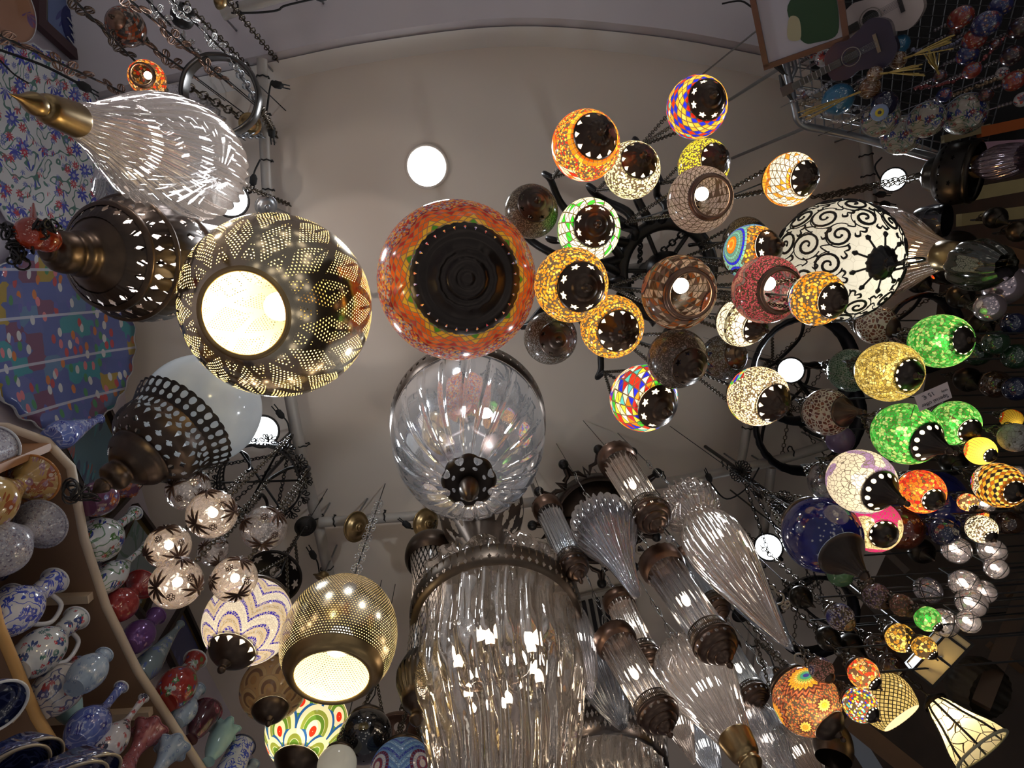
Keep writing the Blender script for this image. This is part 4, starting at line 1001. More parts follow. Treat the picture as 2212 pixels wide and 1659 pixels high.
lantern((2010, 1085), 80, (2050, 1120), 1.60, BLUEG, 'none', .1, 'large dark blue glass globe behind the red crackle lantern', **CRK)
lantern((1945, 1140), 52, (1960, 1160), 1.55, AMBG, 'none', 0, 'dark amber glass globe right of the magenta patched lantern', **CRK)
lantern((1815, 950), 32, (1840, 965), 1.75, flat('purple_glass', (.12, .08, .16), .1), 'none', 0, 'dim purple glass lantern behind the green one', **CRK)
lantern((1815, 1240), 30, (1835, 1255), 1.55, flat('sea_green_glass', (.10, .22, .11), .1, 0, .4, 20), 'none', 0, 'pale green glass globe under the dark blue one', **CRK)
lantern((1893, 1288), 31, (1918, 1310), 1.40, mosaic('lilac_dot_mosaic', [dict(k='beads', p=[(.30, .22, .30), (.05, .04, .1), (.36, .28, .34)], s=130)], .3), 'dome', .2, 'small dim lilac dotted lantern beside the wooden beam', capmat=BRONZE, **CRK)
lantern((1948, 1308), 27, (1972, 1328), 1.36, mosaic('dusty_rose_mosaic', [dict(k='beads', p=[(.30, .14, .10), (.35, .2, .18), (.14, .06, .05)], s=130)], .3), 'dome', .2, 'small dim rose lantern next to the clear wire globe', capmat=BRONZE, **CRK)
lantern((1815, 1333), 32, (1838, 1352), 1.40, mosaic('blue_white_star', [dict(k='beads', p=[(.45, .42, .5), (.03, .03, .12), (.5, .47, .55)], s=120)], .3, rosettes=[dict(n=3, v=.35, r=.2, p=[(.03, .04, .3), (.06, .07, .3), (.3, .3, .45)], amp=.3, asp=2.2)]), 'dome', .2, 'small dim white lantern with a blue star', capmat=BRASS, **CRK)
lantern((2004, 1337), 30, (2028, 1358), 1.26, GREENC, 'dome', 1.6, 'small lit green crackle lantern above the amber pair', **CRK)
lantern((1945, 1378), 34, (1970, 1398), 1.26, AMBC, 'dome', 1.7, 'small lit amber and black crackle lantern', **CRK)
lantern((1996, 1398), 28, (2015, 1416), 1.24, AMBC, 'dome', 1.0, 'small lit mustard lantern right of the amber crackle one', **CRK)
lantern((1865, 1455), 36, (1893, 1478), 1.24, REDC2, 'dome', 1.9, 'small lit red crackle lantern right of the big flowered orange globe', **CRK)
lantern((1858, 1523), 40, (1885, 1545), 1.20, mosaic('confetti_mosaic', [dict(k='beads', p=[RD, YL, WH, BL, OR, TQ], s=110)]), 'dome', 1.6, 'small lit confetti coloured lantern under the red crackle one', **CRK)
lantern((1774, 1447), 29, (1795, 1468), 1.24, mosaic('pink_blue_daisy', [dict(k='beads', p=[(.45, .2, .18), (.5, .28, .26)], s=150)], .4, rosettes=[dict(n=3, v=.4, r=.2, p=[(.02, .02, .1), (.5, .4, .5), (.04, .05, .2), (.5, .4, .45)], amp=.1, asp=2.2)]), 'dome', .25, 'small dim pink lantern with a blue daisy over the big flowered globe', capmat=BRONZE, **CRK)
FLW = mosaic('orange_flower_mosaic', [dict(k='beads', p=[(.50, .16, .05), (.42, .10, .05), (.6, .3, .08)], s=120)], .6, rosettes=[dict(n=3, v=.42, r=.25, p=[(.03, .04, .35), (.04, .35, .28), (.25, .5, .1), A3, A1, A1, (.10, .03, .02), (.45, .12, .05), (.10, .03, .02)], amp=.08, pet=20, asp=1.7, ph=.32), dict(n=5, v=.86, r=.1, p=[A1, A3, (.1, .03, .02)], amp=.15, asp=1.7)])
lantern((1742, 1515), 78, (1800, 1570), 1.22, FLW, 'dome', .9, 'big orange beaded globe with sunburst flowers near the lower right', capmat=BRONZE, off=(-.2, -.3), **CRK)
# ------------------------------------------------------------------ the large lamps
def spindle(name, pt, pb, dzt, parts, label, cat='hanging lamp', group=None, up=True, light=None, chain_top=None, chain_link=.03, lean=0):
    """a turned thing hanging from pt to pb; parts: (name, [(share of the way, half width in the picture)], material, options)"""
    T, B = drop_line(pt, pb, dzt, lean); L = (B - T).length; d0, d1 = depth(T), depth(B)
    o = empty(name, T, label, cat, group, (B - T).normalized())
    tt = lambda q: q * d0 / (d1 + q * (d0 - d1))
    rr = lambda q, r: r * (d0 + (d1 - d0) * tt(q)) / F
    for pn, pf, mat, op in parts:
        P = [(rr(q, r), -tt(q) * L) for q, r in pf]
        if op.get('smooth', True) and len(P) > 2: P = curve(P, op.get('n', 6))
        b = MB(); b.lathe(P, op.get('seg', 48), None, op.get('fl'), op.get('c0', False), op.get('c1', False))
        q = b.build(pn, mat, o)
        if op.get('label'): q['label'] = op['label']
    if light:
        for q, r, w, col in light: lamp(o, Vector((r, 0, -tt(q) * L)), w, col, .012)
    if up:
        inv = mw(o).inverted(); top = inv @ Vector((T.x, T.y, 3.98))
        b = MB(); b.chain((0, 0, .005), top, chain_link, chain_link * .08, 3, 7); b.tube([(0, 0, 0), top], .0016, 4); b.build('chain', WIRE, o)
    o['_L'] = L; L_ = L; del o['_L']
    return o, L, tt, rr
def flutes(n, amp, tw=0.0, lo=0.0, hi=1.0):
    return lambda t, a: 1 + amp * math.cos(n * (a + tw * t)) * (1 if lo <= t <= hi else .2)
CLEAR = crystal('clear_fluted_glass', (.93, .93, .97), .55, .09, .07, (.88, .87, .88))
CLEARW = crystal('lit_fluted_glass', (1, .94, .90), .52, .09, .06, (.93, .90, .88))
CLEARB = crystal('cool_fluted_glass', (.88, .93, 1), .5, .12, .07, (.84, .87, .92))
SMOKE = crystal('brown_tinted_glass', (.95, .90, .85), .52, .07, .06, (.88, .82, .77), .16)
# pierced gold globe
g = G('pierced_gold'); u, v = g.uv(); hole = 0.0
for v0, v1, n in ((0, .16, 76), (.16, .30, 140), (.30, .70, 200), (.70, .82, 146), (.82, .955, 104)):
    rr_ = g.M('MULTIPLY', v, 82.0); fr = g.M('FLOOR', rr_)
    x = g.M('SUBTRACT', g.M('FRACT', g.M('ADD', g.M('MULTIPLY', u, n), g.M('MULTIPLY', g.M('MODULO', fr, 2), .5))), .5); y = g.M('SUBTRACT', g.M('FRACT', rr_), .5)
    h = g.M('LESS_THAN', g.M('ADD', g.M('MULTIPLY', x, x), g.M('MULTIPLY', y, y)), .050)
    hole = g.M('MAXIMUM', hole, g.M('MULTIPLY', h, g.M('MULTIPLY', g.M('GREATER_THAN', v, v0), g.M('LESS_THAN', v, v1))))
bandi = g.M('FLOOR', g.M('MULTIPLY', v, 6.0)); y = g.M('FRACT', g.M('MULTIPLY', v, 6.0))
x = g.M('MULTIPLY', g.M('ABSOLUTE', g.M('SUBTRACT', g.M('FRACT', g.M('ADD', g.M('MULTIPLY', u, 13.0), g.M('MULTIPLY', g.M('MODULO', bandi, 2), .5))), .5)), 2.0)
gap = g.M('LESS_THAN', g.M('ABSOLUTE', g.M('SUBTRACT', x, y)), .20)
gap = g.M('MAXIMUM', gap, g.M('LESS_THAN', x, .07))
hole = g.M('MULTIPLY', hole, g.M('SUBTRACT', 1.0, gap))
f = g.noise(g.obj(), 9.0, 3.0)
gold = g.pr(g.mix(f, (.44, .36, .24), (.60, .52, .38)), .15, 1.0)
inner = g.pr((.92, .80, .48), .6)
bf = g.n('NewGeometry').outputs['Backfacing']
PIERCED = g.fin(g.ms(hole, g.ms(bf, gold, inner), g.transp()))
C = at(603, 662, 1.36); R = sphere_r(C, 203); o = empty('pierced_globe_lamp', C, 'big gold globe pierced with leaf patterns of dots and a bright round opening', 'hanging lamp', None, axis_to(C, 524, 678, R * .93, 30))
t0, t1 = math.radians(8), math.radians(180 - 24)
b = MB(); b.lathe([(R * math.sin(t0 + (t1 - t0) * i / 60), R * math.cos(t0 + (t1 - t0) * i / 60)) for i in range(61)], 128); b.build('pierced_shell', PIERCED, o)
b = MB(); b.lathe([(R * .455, -R * .90), (R * .425, -R * .92), (R * .40, -R * .912), (R * .40, -R * .885)], 64); b.build('opening_rim', BRASS, o)
b = MB(); b.ball((0, 0, 0), R * .16); b.build('bulb', BULB, o)
b = MB(); b.lathe([(.02, R * .16), (.025, R * .3), (.02, R * .5), (.008, R * .55), (.008, R * 1.0), (.05, R * 1.0), (.045, R * 1.05), (.015, R * 1.1), (.0001, R * 1.12)], 20); b.chain((0, 0, R * 1.1), mw(o).inverted() @ Vector((C.x, C.y, 3.98)), .035, .003); b.build('stem', BRASS, o)
lamp(o, Vector((0, 0, -.35 * R)), 13.0, (1, .80, .42), .03)
# large orange mosaic globe
m_big = mosaic('orange_globe_mosaic', [dict(k='beads', p=[(.75, .18, .04), (.50, .06, .04), (.78, .50, .10), (.42, .36, .40), (.14, .12, .26), (.7, .30, .06), (.40, .05, .06), (.48, .42, .44)], s=110, g=.75),
    dict(k='diamond', p=[(.16, .015, .015), (.50, .03, .02), (.28, .02, .02), (.85, .14, .02), (.55, .04, .02), (.9, .20, .02), (.85, .14, .02), (.9, .20, .02), (.9, .58, .05), (.9, .58, .05), (.10, .38, .03), (.05, .25, .40)], n=36, m=25, v0=.83, w=(9, .12), zz=(9, .12), g=.09, off=7)], .42, (.34, .22, .12))
C = at(988, 608, 1.48); R = sphere_r(C, 172); o = empty('mosaic_globe_lamp', C, 'large orange confetti mosaic globe with a star of tiles round a broad bronze cap', 'hanging lamp', None, axis_to(C, 1009, 602, R * .92))
t0, t1 = math.radians(14), math.radians(143)
b = MB(); b.lathe([(R * math.sin(t0 + (t1 - t0) * i / 32), R * .95 * math.cos(t0 + (t1 - t0) * i / 32)) for i in range(33)], 96); b.build('glass_globe', m_big, o)
DISC = perf('bronze_pierced_disc', (.045, .036, .032), .33, .85, 'fan', 30, [(.17, .028, .15)])
b = MB(); b.lathe([(x * R, z * R) for x, z in ((.61, -.74), (.635, -.78), (.63, -.80), (.56, -.84), (.50, -.865), (.47, -.855), (.44, -.87), (.36, -.905), (.345, -.925), (.31, -.925), (.30, -.905), (.235, -.915), (.225, -.945), (.19, -.955), (.13, -.962), (.12, -.95), (.085, -.948), (.075, -.965), (.04, -.97), (.0001, -.97))], 96, None, lambda t, a: 1 + (.012 * math.cos(36 * a) if t < .12 else (.018 * math.cos(16 * a) if .46 < t < .66 else 0))); b.build('bottom_cap', DISC, o)
b = MB(); b.lathe([(R * .36, R * .86), (R * .3, R * .98), (R * .12, R * 1.05), (R * .05, R * 1.15), (.0001, R * 1.2)], 32); b.build('top_cap', BRONZE, o)
b = MB(); b.chain((0, 0, R * 1.15), mw(o).inverted() @ Vector((C.x, C.y, 3.98)), .035, .003); b.build('chain', WIRE, o)
lamp(o, Vector((0, 0, .2 * R)), 85 * R * R * .22, (1, .88, .74), .03)
# ribbed crystal bowl
o, L, tt, rr = spindle('glass_bowl_lamp', (1012, 925), (1013, 1042), 1.66, [
    ('rim_band', [(-.16, 160), (-.14, 168), (-.02, 168), (0, 163)], perf('openwork_band', (.085, .058, .042), .35, .85, 'fan', 60, [(.5, .2, .36)]), dict(seg=96, smooth=False)),
    ('glass_bowl', [(0, 162), (.12, 166), (.3, 163), (.5, 150), (.7, 122), (.86, 84), (.96, 50), (1.0, 30)], crystal('swirled_bowl_glass', (.95, .96, 1), .44, .30, .05, bump=.05, bend=.25), dict(seg=320, fl=lambda t, a: 1 - .045 * max(0.0, math.cos(20 * (a + .22 * t * t))) ** 7 * min(1, 6 * t))),
    ('rosette', [(.96, 56), (1.0, 54), (1.02, 46), (1.03, 30), (1.02, 14)], perf('cast_rosette', (.03, .022, .018), .4, .8, 'dot', 8, [(.30, .17, .24), (.62, .06, .2)]), dict(seg=64, smooth=False, fl=lambda t, a: 1 + .08 * abs(math.cos(4 * a)) * (1 - t))),
    ('finial', [(1.01, 15), (1.06, 21), (1.14, 22), (1.22, 17), (1.28, 8), (1.29, .2)], BRONZE, dict(seg=24))], 'ribbed clear glass bowl lamp with a pierced rim band and bronze rosette', 'hanging lamp', None, True, [(.12, .02, 4.6, (.9, .95, 1))])  # cool point light added inside, standing in for reflected LED light
for i, a in enumerate((.6, 2.6, 4.4)):
    x, y = .09 * math.cos(a), .09 * math.sin(a); b = MB(); M = Matrix.Translation((x, y, -.02))
    b.lathe(curve([(.012, .06), (.022, .03), (.04, .0), (.034, -.03), (.018, -.055), (.0001, -.06)], 4), 20, M); b.tube([(x, y, .04), (x * .3, y * .3, .02), (0, 0, .05)], .006, 6); b.build('candle_cup', flat('cup_brown%d' % i, (.06, .038, .03), .5), o)
TXT = flat('ink', (.02, .02, .03), .6)
def text(body, parent, M, size, mat=TXT):
    c = bpy.data.curves.new('lettering', 'FONT'); c.body = body; c.size = size; c.align_x = 'CENTER'; c.align_y = 'CENTER'; c.extrude = .0002
    c.materials.append(mat); q = bpy.data.objects.new('lettering_curve', c); COL.objects.link(q); dg = bpy.context.evaluated_depsgraph_get(); dg.update()
    me = bpy.data.meshes.new_from_object(q.evaluated_get(dg)); me.name = 'lettering'; bpy.data.objects.remove(q)
    t = bpy.data.objects.new('lettering', me); COL.objects.link(t); t.parent = parent; t.matrix_local = M
def facing_frame(o, c, ang, tilt=(0, 0)):          # a small flat thing turned to the room at ang in its own plane; returns its local frame
    n = (EYE - c).normalized(); n = (n + _r * tilt[0] + _d * tilt[1]).normalized()
    x = (_r - n * _r.dot(n)).normalized(); y = n.cross(x)
    X = x * math.cos(ang) + y * math.sin(ang); Y = n.cross(X)
    M = Matrix((X, Y, n)).transposed().to_4x4(); M.translation = c
    return mw(o).inverted() @ M
M = facing_frame(o, at(980, 970, 1.345), math.radians(12))
b = MB(); b.box((0, 0, 0), .034, .020, .0006, M); pt = b.build('price_tag', flat('pink_tag_paper', (.52, .36, .33), .6), o)
pt['label'] = 'small pinkish price tag'
text('150 Z', pt, M @ Matrix.Translation((0, 0, .0009)), .011)
# clear drop with brass tip, upper left
spindle('glass_drop_lamp', (458, 374), (20, 203), 1.72, [
    ('glass_body', [(-.02, 30), (.02, 78), (.09, 110), (.18, 124), (.28, 118), (.38, 96), (.5, 66), (.6, 45), (.69, 34)], CLEARW, dict(seg=256, fl=flutes(32, .045, .3))),
    ('brass_cup', [(.675, 36), (.69, 37), (.80, 33), (.83, 27), (.845, 19), (.86, 24), (.885, 24), (.91, 18), (.95, 8), (1.0, 1), (1.003, .2)], BRASS, dict(seg=32))],
    'clear fluted glass drop with a pointed brass tip at upper left', 'hanging lamp', 'fluted glass drops', True, [(.16, .02, 2.2, (.95, .96, 1)), (.3, -.02, .8, (1, .93, .85))])
spindle('glass_drop_lamp', (425, 275), (235, 420), 2.2, [('glass_body', [(-.02, 40), (.08, 92), (.3, 112), (.55, 100), (.8, 62), (1.0, 34)], CLEAR, dict(seg=240, fl=flutes(30, .04, .8)))],
    'second clear glass drop mostly hidden behind the brass tipped one', 'hanging lamp', 'fluted glass drops', True, [(.3, 0, .8, (.9, .95, 1))])
# filigree cylinder lamp
PERFB = perf('filigree_bowl_metal', (.055, .042, .036), .36, .85, 'slot', 26, [(.11, .05, .28), (.22, .05, .26, 26, 'fan', .5), (.38, .06, .26), (.60, .055, .26, 26, 'fan'), (.73, .045, .26), (.88, .05, .22, 20)])
g = G('bead_mesh_glass'); u, v = g.uv()
a_ = g.M('ADD', g.M('MULTIPLY', u, 26.0), g.M('MULTIPLY', v, 9.0)); c_ = g.M('SUBTRACT', g.M('MULTIPLY', u, 26.0), g.M('MULTIPLY', v, 9.0))
net = g.M('GREATER_THAN', g.M('MAXIMUM', g.M('ABSOLUTE', g.M('SUBTRACT', g.M('FRACT', a_), .5)), g.M('ABSOLUTE', g.M('SUBTRACT', g.M('FRACT', c_), .5))), .36)
bead = g.ms(.6, g.pr((.75, .68, .64), .12), g.transl((.9, .82, .75)))
MESHG = g.fin(g.ms(net, bead, g.pr((.03, .024, .02), .35, .8)))
spindle('filigree_lamp', (505, 580), (96, 541), 1.78, [
    ('bead_mesh_cylinder', [(0, 78), (.1, 86), (.38, 98), (.55, 96), (.64, 80), (.70, 55)], MESHG, dict(seg=96, smooth=False)),
    ('band_ring', [(.30, 102), (.305, 110), (.33, 112), (.345, 108)], BRONZE, dict(seg=64, smooth=False)),
    ('filigree_bowl', [(.335, 107), (.40, 124), (.48, 133), (.56, 132), (.64, 118), (.70, 98), (.735, 82)], PERFB, dict(seg=128, fl=lambda t, a: 1 + .012 * math.cos(52 * a))),
    ('bowl_ring', [(.56, 132), (.565, 137), (.575, 136), (.58, 130)], BRONZE, dict(seg=64, smooth=False)),
    ('lower_ring', [(.655, 114), (.66, 119), (.672, 117), (.68, 108)], BRONZE, dict(seg=64, smooth=False)),
    ('neck', [(.72, 86), (.76, 66), (.79, 52), (.83, 50), (.86, 44), (.89, 46), (.93, 44), (.955, 38), (.975, 26), (1.0, 20), (1.005, 1)], BRONZE, dict(seg=48))],
    'dark bronze filigree lamp with a pierced bowl and beaded glass cylinder at the left', 'hanging lamp', None, True, [(.2, 0, 3.2, (1, .88, .8)), (.5, 0, 5.0, (1, .88, .8))], lean=18)
# red glass ornament below its neck
c = at(72, 505, 1.22); o = empty('glass_ornament', c, 'red amber glass ornament with black filigree wings under the filigree lamp', 'ornament')
REDG = flat('red_amber_glass', (.30, .03, .008), .06, 0, .6, 25, Coat_Weight=1.0)
r = 36 * depth(c) / F; up_ = Vector((0, 0, 1))
b = MB(); b.ball((0, 0, 0), r, 24, 14); b.ball((r * .5, r * .3, .3 * r), r * .8, 20, 12); b.build('glass_body', REDG, o)
for s, q in ((-1, (20, 500)), (1, (30, 560)), (0, (118, 488))):
    e = at(q[0], q[1], 1.2) - c; b = MB()
    for k in range(16):
        j = e * random.uniform(.45, 1.0) + Vector((random.uniform(-.012, .012), random.uniform(-.012, .012), random.uniform(-.012, .012)))
        n1 = Vector((random.uniform(-1, 1), random.uniform(-1, 1), random.uniform(-1, 1))).normalized(); n2 = n1.orthogonal().normalized(); n3 = n1.cross(n2); r1 = random.uniform(.006, .013)
        b.tube([j + (n2 * math.cos(TAU * q / 10) + n3 * math.sin(TAU * q / 10)) * r1 for q in range(10)], .0022, 4, closed=True)
    b.build('filigree_wing', IRON, o)
b = MB(); b.tube([(0, 0, 0), at(72, 440, 1.3) - c], [.012, .002], 8); b.build('spike', REDG, o)
b = MB(); b.tube([(0, 0, r * .9), Vector((0, 0, 2.48 + 1.5 - c.z))], .002, 5); b.build('wire', WIRE, o)
# white globe with filigree cap
g = G('frosted_white_glass'); f = g.noise(g.obj(), 26.0, 3.0)
FROST = g.fin(g.ms(.45, g.pr(g.mix(f, (.55, .57, .58), (.72, .74, .74)), .12, 0, Coat_Weight=.5), g.transl((.75, .78, .80))))
C = at(437, 885, 1.66); R = sphere_r(C, 127); o = empty('white_globe_lamp', C, 'frosted white glass globe with a dark crowned filigree cap at the left', 'hanging lamp', None, axis_to(C, 345, 955, R * .95, 40))
t0, t1 = math.radians(20), math.radians(150)
b = MB(); b.lathe([(R * math.sin(t0 + (t1 - t0) * i / 26), R * math.cos(t0 + (t1 - t0) * i / 26)) for i in range(27)], 80); b.build('glass_globe', FROST, o)
CROWN = perf('crown_openwork', (.03, .025, .024), .4, .8, 'dot', 34, [(.30, .2, .3), (.72, .14, .26)])
b = MB(); b.lathe([(R * .96, -R * .42), (R * .90, -R * .60), (R * .82, -R * .72)], 136, None, lambda t, a: 1 + (.045 * abs(math.cos(17 * a)) if t < .1 else 0)); b.build('crown', CROWN, o)
PERFC = perf('filigree_cap_metal', (.06, .044, .036), .36, .85, 'slot', 24, [(.11, .05, .3, 40, 'dot'), (.22, .05, .34, 24), (.33, .06, .26, 24, 'fan', .5), (.50, .05, .3, 20), (.66, .045, .25, 18, 'dot')])
b = MB(); b.lathe(curve([(x * R, z * R) for x, z in ((.82, -.68), (.80, -.85), (.80, -1.0), (.74, -1.16), (.58, -1.30), (.52, -1.33), (.50, -1.45), (.40, -1.58))], 6), 96, None, lambda t, a: 1 + .012 * math.cos(48 * a)); b.build('filigree_cap', PERFC, o)
b = MB(); b.lathe(curve([(x * R, z * R) for x, z in ((.40, -1.56), (.30, -1.66), (.22, -1.70), (.24, -1.80), (.22, -1.9), (.12, -1.98), (.13, -2.04), (.09, -2.12), (.03, -2.2), (.0001, -2.22))], 5), 32); b.build('neck', BRONZE, o)
b = MB(); inv = mw(o).inverted(); b.lathe([(R * .38, R * .92), (R * .3, R * 1.02), (R * .05, R * 1.1)], 24); b.chain((0, 0, R * 1.08), inv @ Vector((C.x, C.y, 3.98)), .03, .0025); b.build('chain', WIRE, o)
e = MB()
for k in range(10):
    a = TAU * k / 10; e.tube([(R * (.30 + .11 * math.cos(a + q)) , R * .11 * math.sin(a + q) + R * .0, R * .955 - R * .05 * abs(math.cos(a))) for q in (0, .3, .63)], R * .012, 5)
for k in range(5):
    e.tube([(R * (.42 + .05 * math.cos(q * TAU / 10)), R * (-.2 + .1 * k + .045 * math.sin(q * TAU / 10)), R * .90) for q in range(10)], R * .012, 5, closed=True)
e.build('filigree_trim', IRON, o)
lamp(o, Vector((0, 0, .1 * R)), 85 * R * R * .05, (.9, .95, 1), .03)
inv = mw(o).inverted(); b = MB()
q0 = Vector((0, 0, -2.2 * R)); e0 = inv @ (at(150, 1060, 1.32))
for i in range(14):
    c = q0 + (e0 - q0) * (.25 + .06 * i) + Vector((random.uniform(-.02, .02), random.uniform(-.02, .02), 0)); rr_ = .012 + .006 * (i % 3)
    n1 = Vector((random.uniform(-1, 1), random.uniform(-1, 1), random.uniform(-1, 1))).normalized(); n2 = n1.orthogonal().normalized(); n3 = n1.cross(n2)
    b.tube([c + (n2 * math.cos(TAU * k / 12) + n3 * math.sin(TAU * k / 12)) * rr_ for k in range(12)], .0022, 5, closed=True)
b.build('filigree_pendant', IRON, o)
# pierced gold egg on a chain of flowers
g = G('pierced_silver_gold'); u, v = g.uv(); rr_ = g.M('MULTIPLY', v, 54.0); fr = g.M('FLOOR', rr_)
x = g.M('SUBTRACT', g.M('FRACT', g.M('ADD', g.M('MULTIPLY', u, 120.0), g.M('MULTIPLY', g.M('MODULO', fr, 2), .5))), .5); y = g.M('SUBTRACT', g.M('FRACT', rr_), .5)
hole = g.M('MULTIPLY', g.M('LESS_THAN', g.M('ADD', g.M('MULTIPLY', x, x), g.M('MULTIPLY', g.M('MULTIPLY', y, y), 1.8)), .060), g.M('GREATER_THAN', v, .25))
met = g.pr(g.mix(v, (.66, .66, .64), (.30, .23, .13)), .2, 1.0)
EGG = g.fin(g.ms(hole, g.ms(g.n('NewGeometry').outputs['Backfacing'], met, g.pr((.95, .82, .5), .6)), g.transp()))
o, L, tt, rr = spindle('pierced_egg_lamp', (757, 1268), (716, 1464), 1.62, [
    ('pierced_shell', [(0, 14), (.05, 46), (.14, 76), (.28, 102), (.45, 118), (.62, 123), (.78, 118), (.90, 107)], EGG, dict(seg=96)),
    ('opening_rim', [(.89, 108), (.95, 101), (1.0, 90), (1.0, 80), (.985, 79)], BRASS, dict(seg=64, smooth=False)),
    ('bulb', [(.45, 4), (.5, 22), (.6, 30), (.7, 22), (.74, .5)], BULB, dict(seg=20))], 'silver and gold pierced egg lamp with glowing mouth, hung on a flower chain', 'hanging lamp', None, False, [(.88, 0, 2.6, (1, .84, .48))], lean=16)
inv = mw(o).inverted(); T = o.location; top = Vector((T.x, T.y, 3.80)); Lc = top.z - T.z
b = MB(); b.tube([(0, 0, 0), inv @ Vector((T.x, T.y, 3.98))], .002, 6); b.build('wire', CORD, o)
for i in range(9):
    z = T.z + Lc * (i + .4) / 9; c = Vector((T.x, T.y, z)); M = facing_frame(o, c, .2 * i, (.1 * (-1) ** i, -.5))
    b = MB()
    for k in range(8):
        a = TAU * k / 8; b.tube([M @ Vector((.012 * math.cos(a) + .0055 * math.cos(q * TAU / 8), .012 * math.sin(a) + .0055 * math.sin(q * TAU / 8), 0)) for q in range(8)], .0014, 4, closed=True)
    b.tube([M @ Vector((.007 * math.cos(q * TAU / 12), .007 * math.sin(q * TAU / 12), 0)) for q in range(12)], .0016, 4, closed=True)
    b.build('flower_link', SILVER, o)
# big flared folded glass shade at the bottom
BANDM = perf('pierced_band_metal', (.10, .075, .055), .35, .85, 'fan', 70, [(.35, .16, .3), (.70, .10, .3, 70, 'slot')])
fold = lambda t, a: 1 + (.035 + .03 * t) * math.cos(22 * a + 1.4 * math.sin(6 * t)) + .014 * math.cos(47 * a + 9 * t)
o, L, tt, rr = spindle('folded_glass_lamp', (1072, 1325), (1098, 1800), 1.66, [
    ('glass_lip', [(-.15, 132), (-.11, 158), (-.04, 172), (.0, 170)], SMOKE, dict(seg=160, fl=fold)),
    ('pierced_band', [(-.012, 168), (-.008, 184), (.006, 186), (.05, 187), (.062, 184), (.066, 172)], BANDM, dict(seg=112, smooth=False)),
    ('glass_shade', [(.05, 168), (.12, 166), (.2, 170), (.3, 178), (.42, 176), (.55, 164), (.7, 154), (.85, 148), (1.0, 140)], SMOKE, dict(seg=176, fl=fold, n=8))],
    'very large folded clear glass shade with a pierced metal band at the bottom centre', 'hanging lamp', None, True, [(.25, .05, 1.2, (1, .86, .68)), (.45, -.04, .8, (1, .86, .7))], lean=14)
for k in range(6):
    a = TAU * k / 6 + .3; q = .26; z = -tt(q) * L; r = rr(q, 92); x, y = r * math.cos(a), r * math.sin(a)
    b = MB(); b.lathe(curve([(.0001, .03), (.008, .02), (.013, 0), (.009, -.02), (.0001, -.026)], 4), 12, Matrix.Translation((x, y, z))); b.build('bulb', BULB, o)
    b = MB(); b.tube(curve3([(x, y, z - .028), (x, y, z - .05), (x * .8, y * .8, z - .075), (x * .3, y * .3, z - .06), (0, 0, z - .02)], 5), .006, 8); b.lathe([(.011, -.022), (.02, -.028), (.014, -.05), (.0001, -.055)], 12, Matrix.Translation((x, y, z))); b.build('candle_arm', BRONZE, o)
# ringed lamp beside it, running out of the picture
spindle('ringed_glass_lamp', (1310, 1600), (1332, 1850), 1.62, [
    ('upper_glass', [(-.30, 96), (-.2, 110), (-.02, 118)], SMOKE, dict(seg=128, fl=fold)),
    ('diamond_band', [(-.02, 122), (0, 130), (.28, 128), (.30, 122)], perf('diamond_band_metal', (.13, .11, .10), .25, .9, 'slot', 80, [(.25, .1, .4), (.5, .1, .4, 80, 'slot', .5), (.75, .1, .4)]), dict(seg=112, smooth=False)),
    ('lower_glass', [(.30, 122), (.45, 124), (.7, 120), (1.0, 110)], SMOKE, dict(seg=128, fl=fold))],
    'ringed glass lamp with a diamond patterned metal band at the bottom edge', 'hanging lamp', None, True, [(.5, 0, 1.2, (1, .86, .68))], lean=14)
# slim caged glass lamp left of the big shade
CAGE = MESHG
spindle('caged_lamp', (935, 1180), (900, 1570), 2.0, [
    ('bell', [(-.02, 34), (.02, 54), (.07, 58), (.10, 50)], BRONZE, dict(seg=48)),
    ('bead_mesh_cylinder', [(.07, 46), (.2, 38), (.4, 33), (.64, 36)], MESHG, dict(seg=72)),
    ('ribbed_bowl', [(.62, 36), (.66, 44), (.71, 52), (.77, 50), (.82, 42), (.84, 40)], perf('ribbed_bowl_metal', (.05, .04, .032), .34, .85, 'slot', 26, [(.4, .12, .28)]), dict(seg=96, fl=flutes(26, .03))),
    ('neck', [(.83, 41), (.87, 36), (.9, 22), (.93, 14), (.96, 18), (.98, 12), (1.0, 1)], BRONZE, dict(seg=32))],
    'slim beaded glass lamp in dark metal, half hidden left of the folded glass shade', 'hanging lamp', None, True, [(.3, 0, .7, (1, .9, .8))], lean=12)
spindle('pierced_ceiling_lamp', (1040, 1100), (1044, 1190), 1.95, [('pierced_cone', [(0, 92), (.3, 86), (.7, 60), (1.0, 40)], perf('scrolled_cone_metal', (.12, .09, .07), .35, .85, 'slot', 18, [(.25, .18, .4), (.65, .18, .35, 18, 'slot', .5)]), dict(seg=72))], 'dark pierced metal lamp squeezed between the glass bowl and the folded shade')
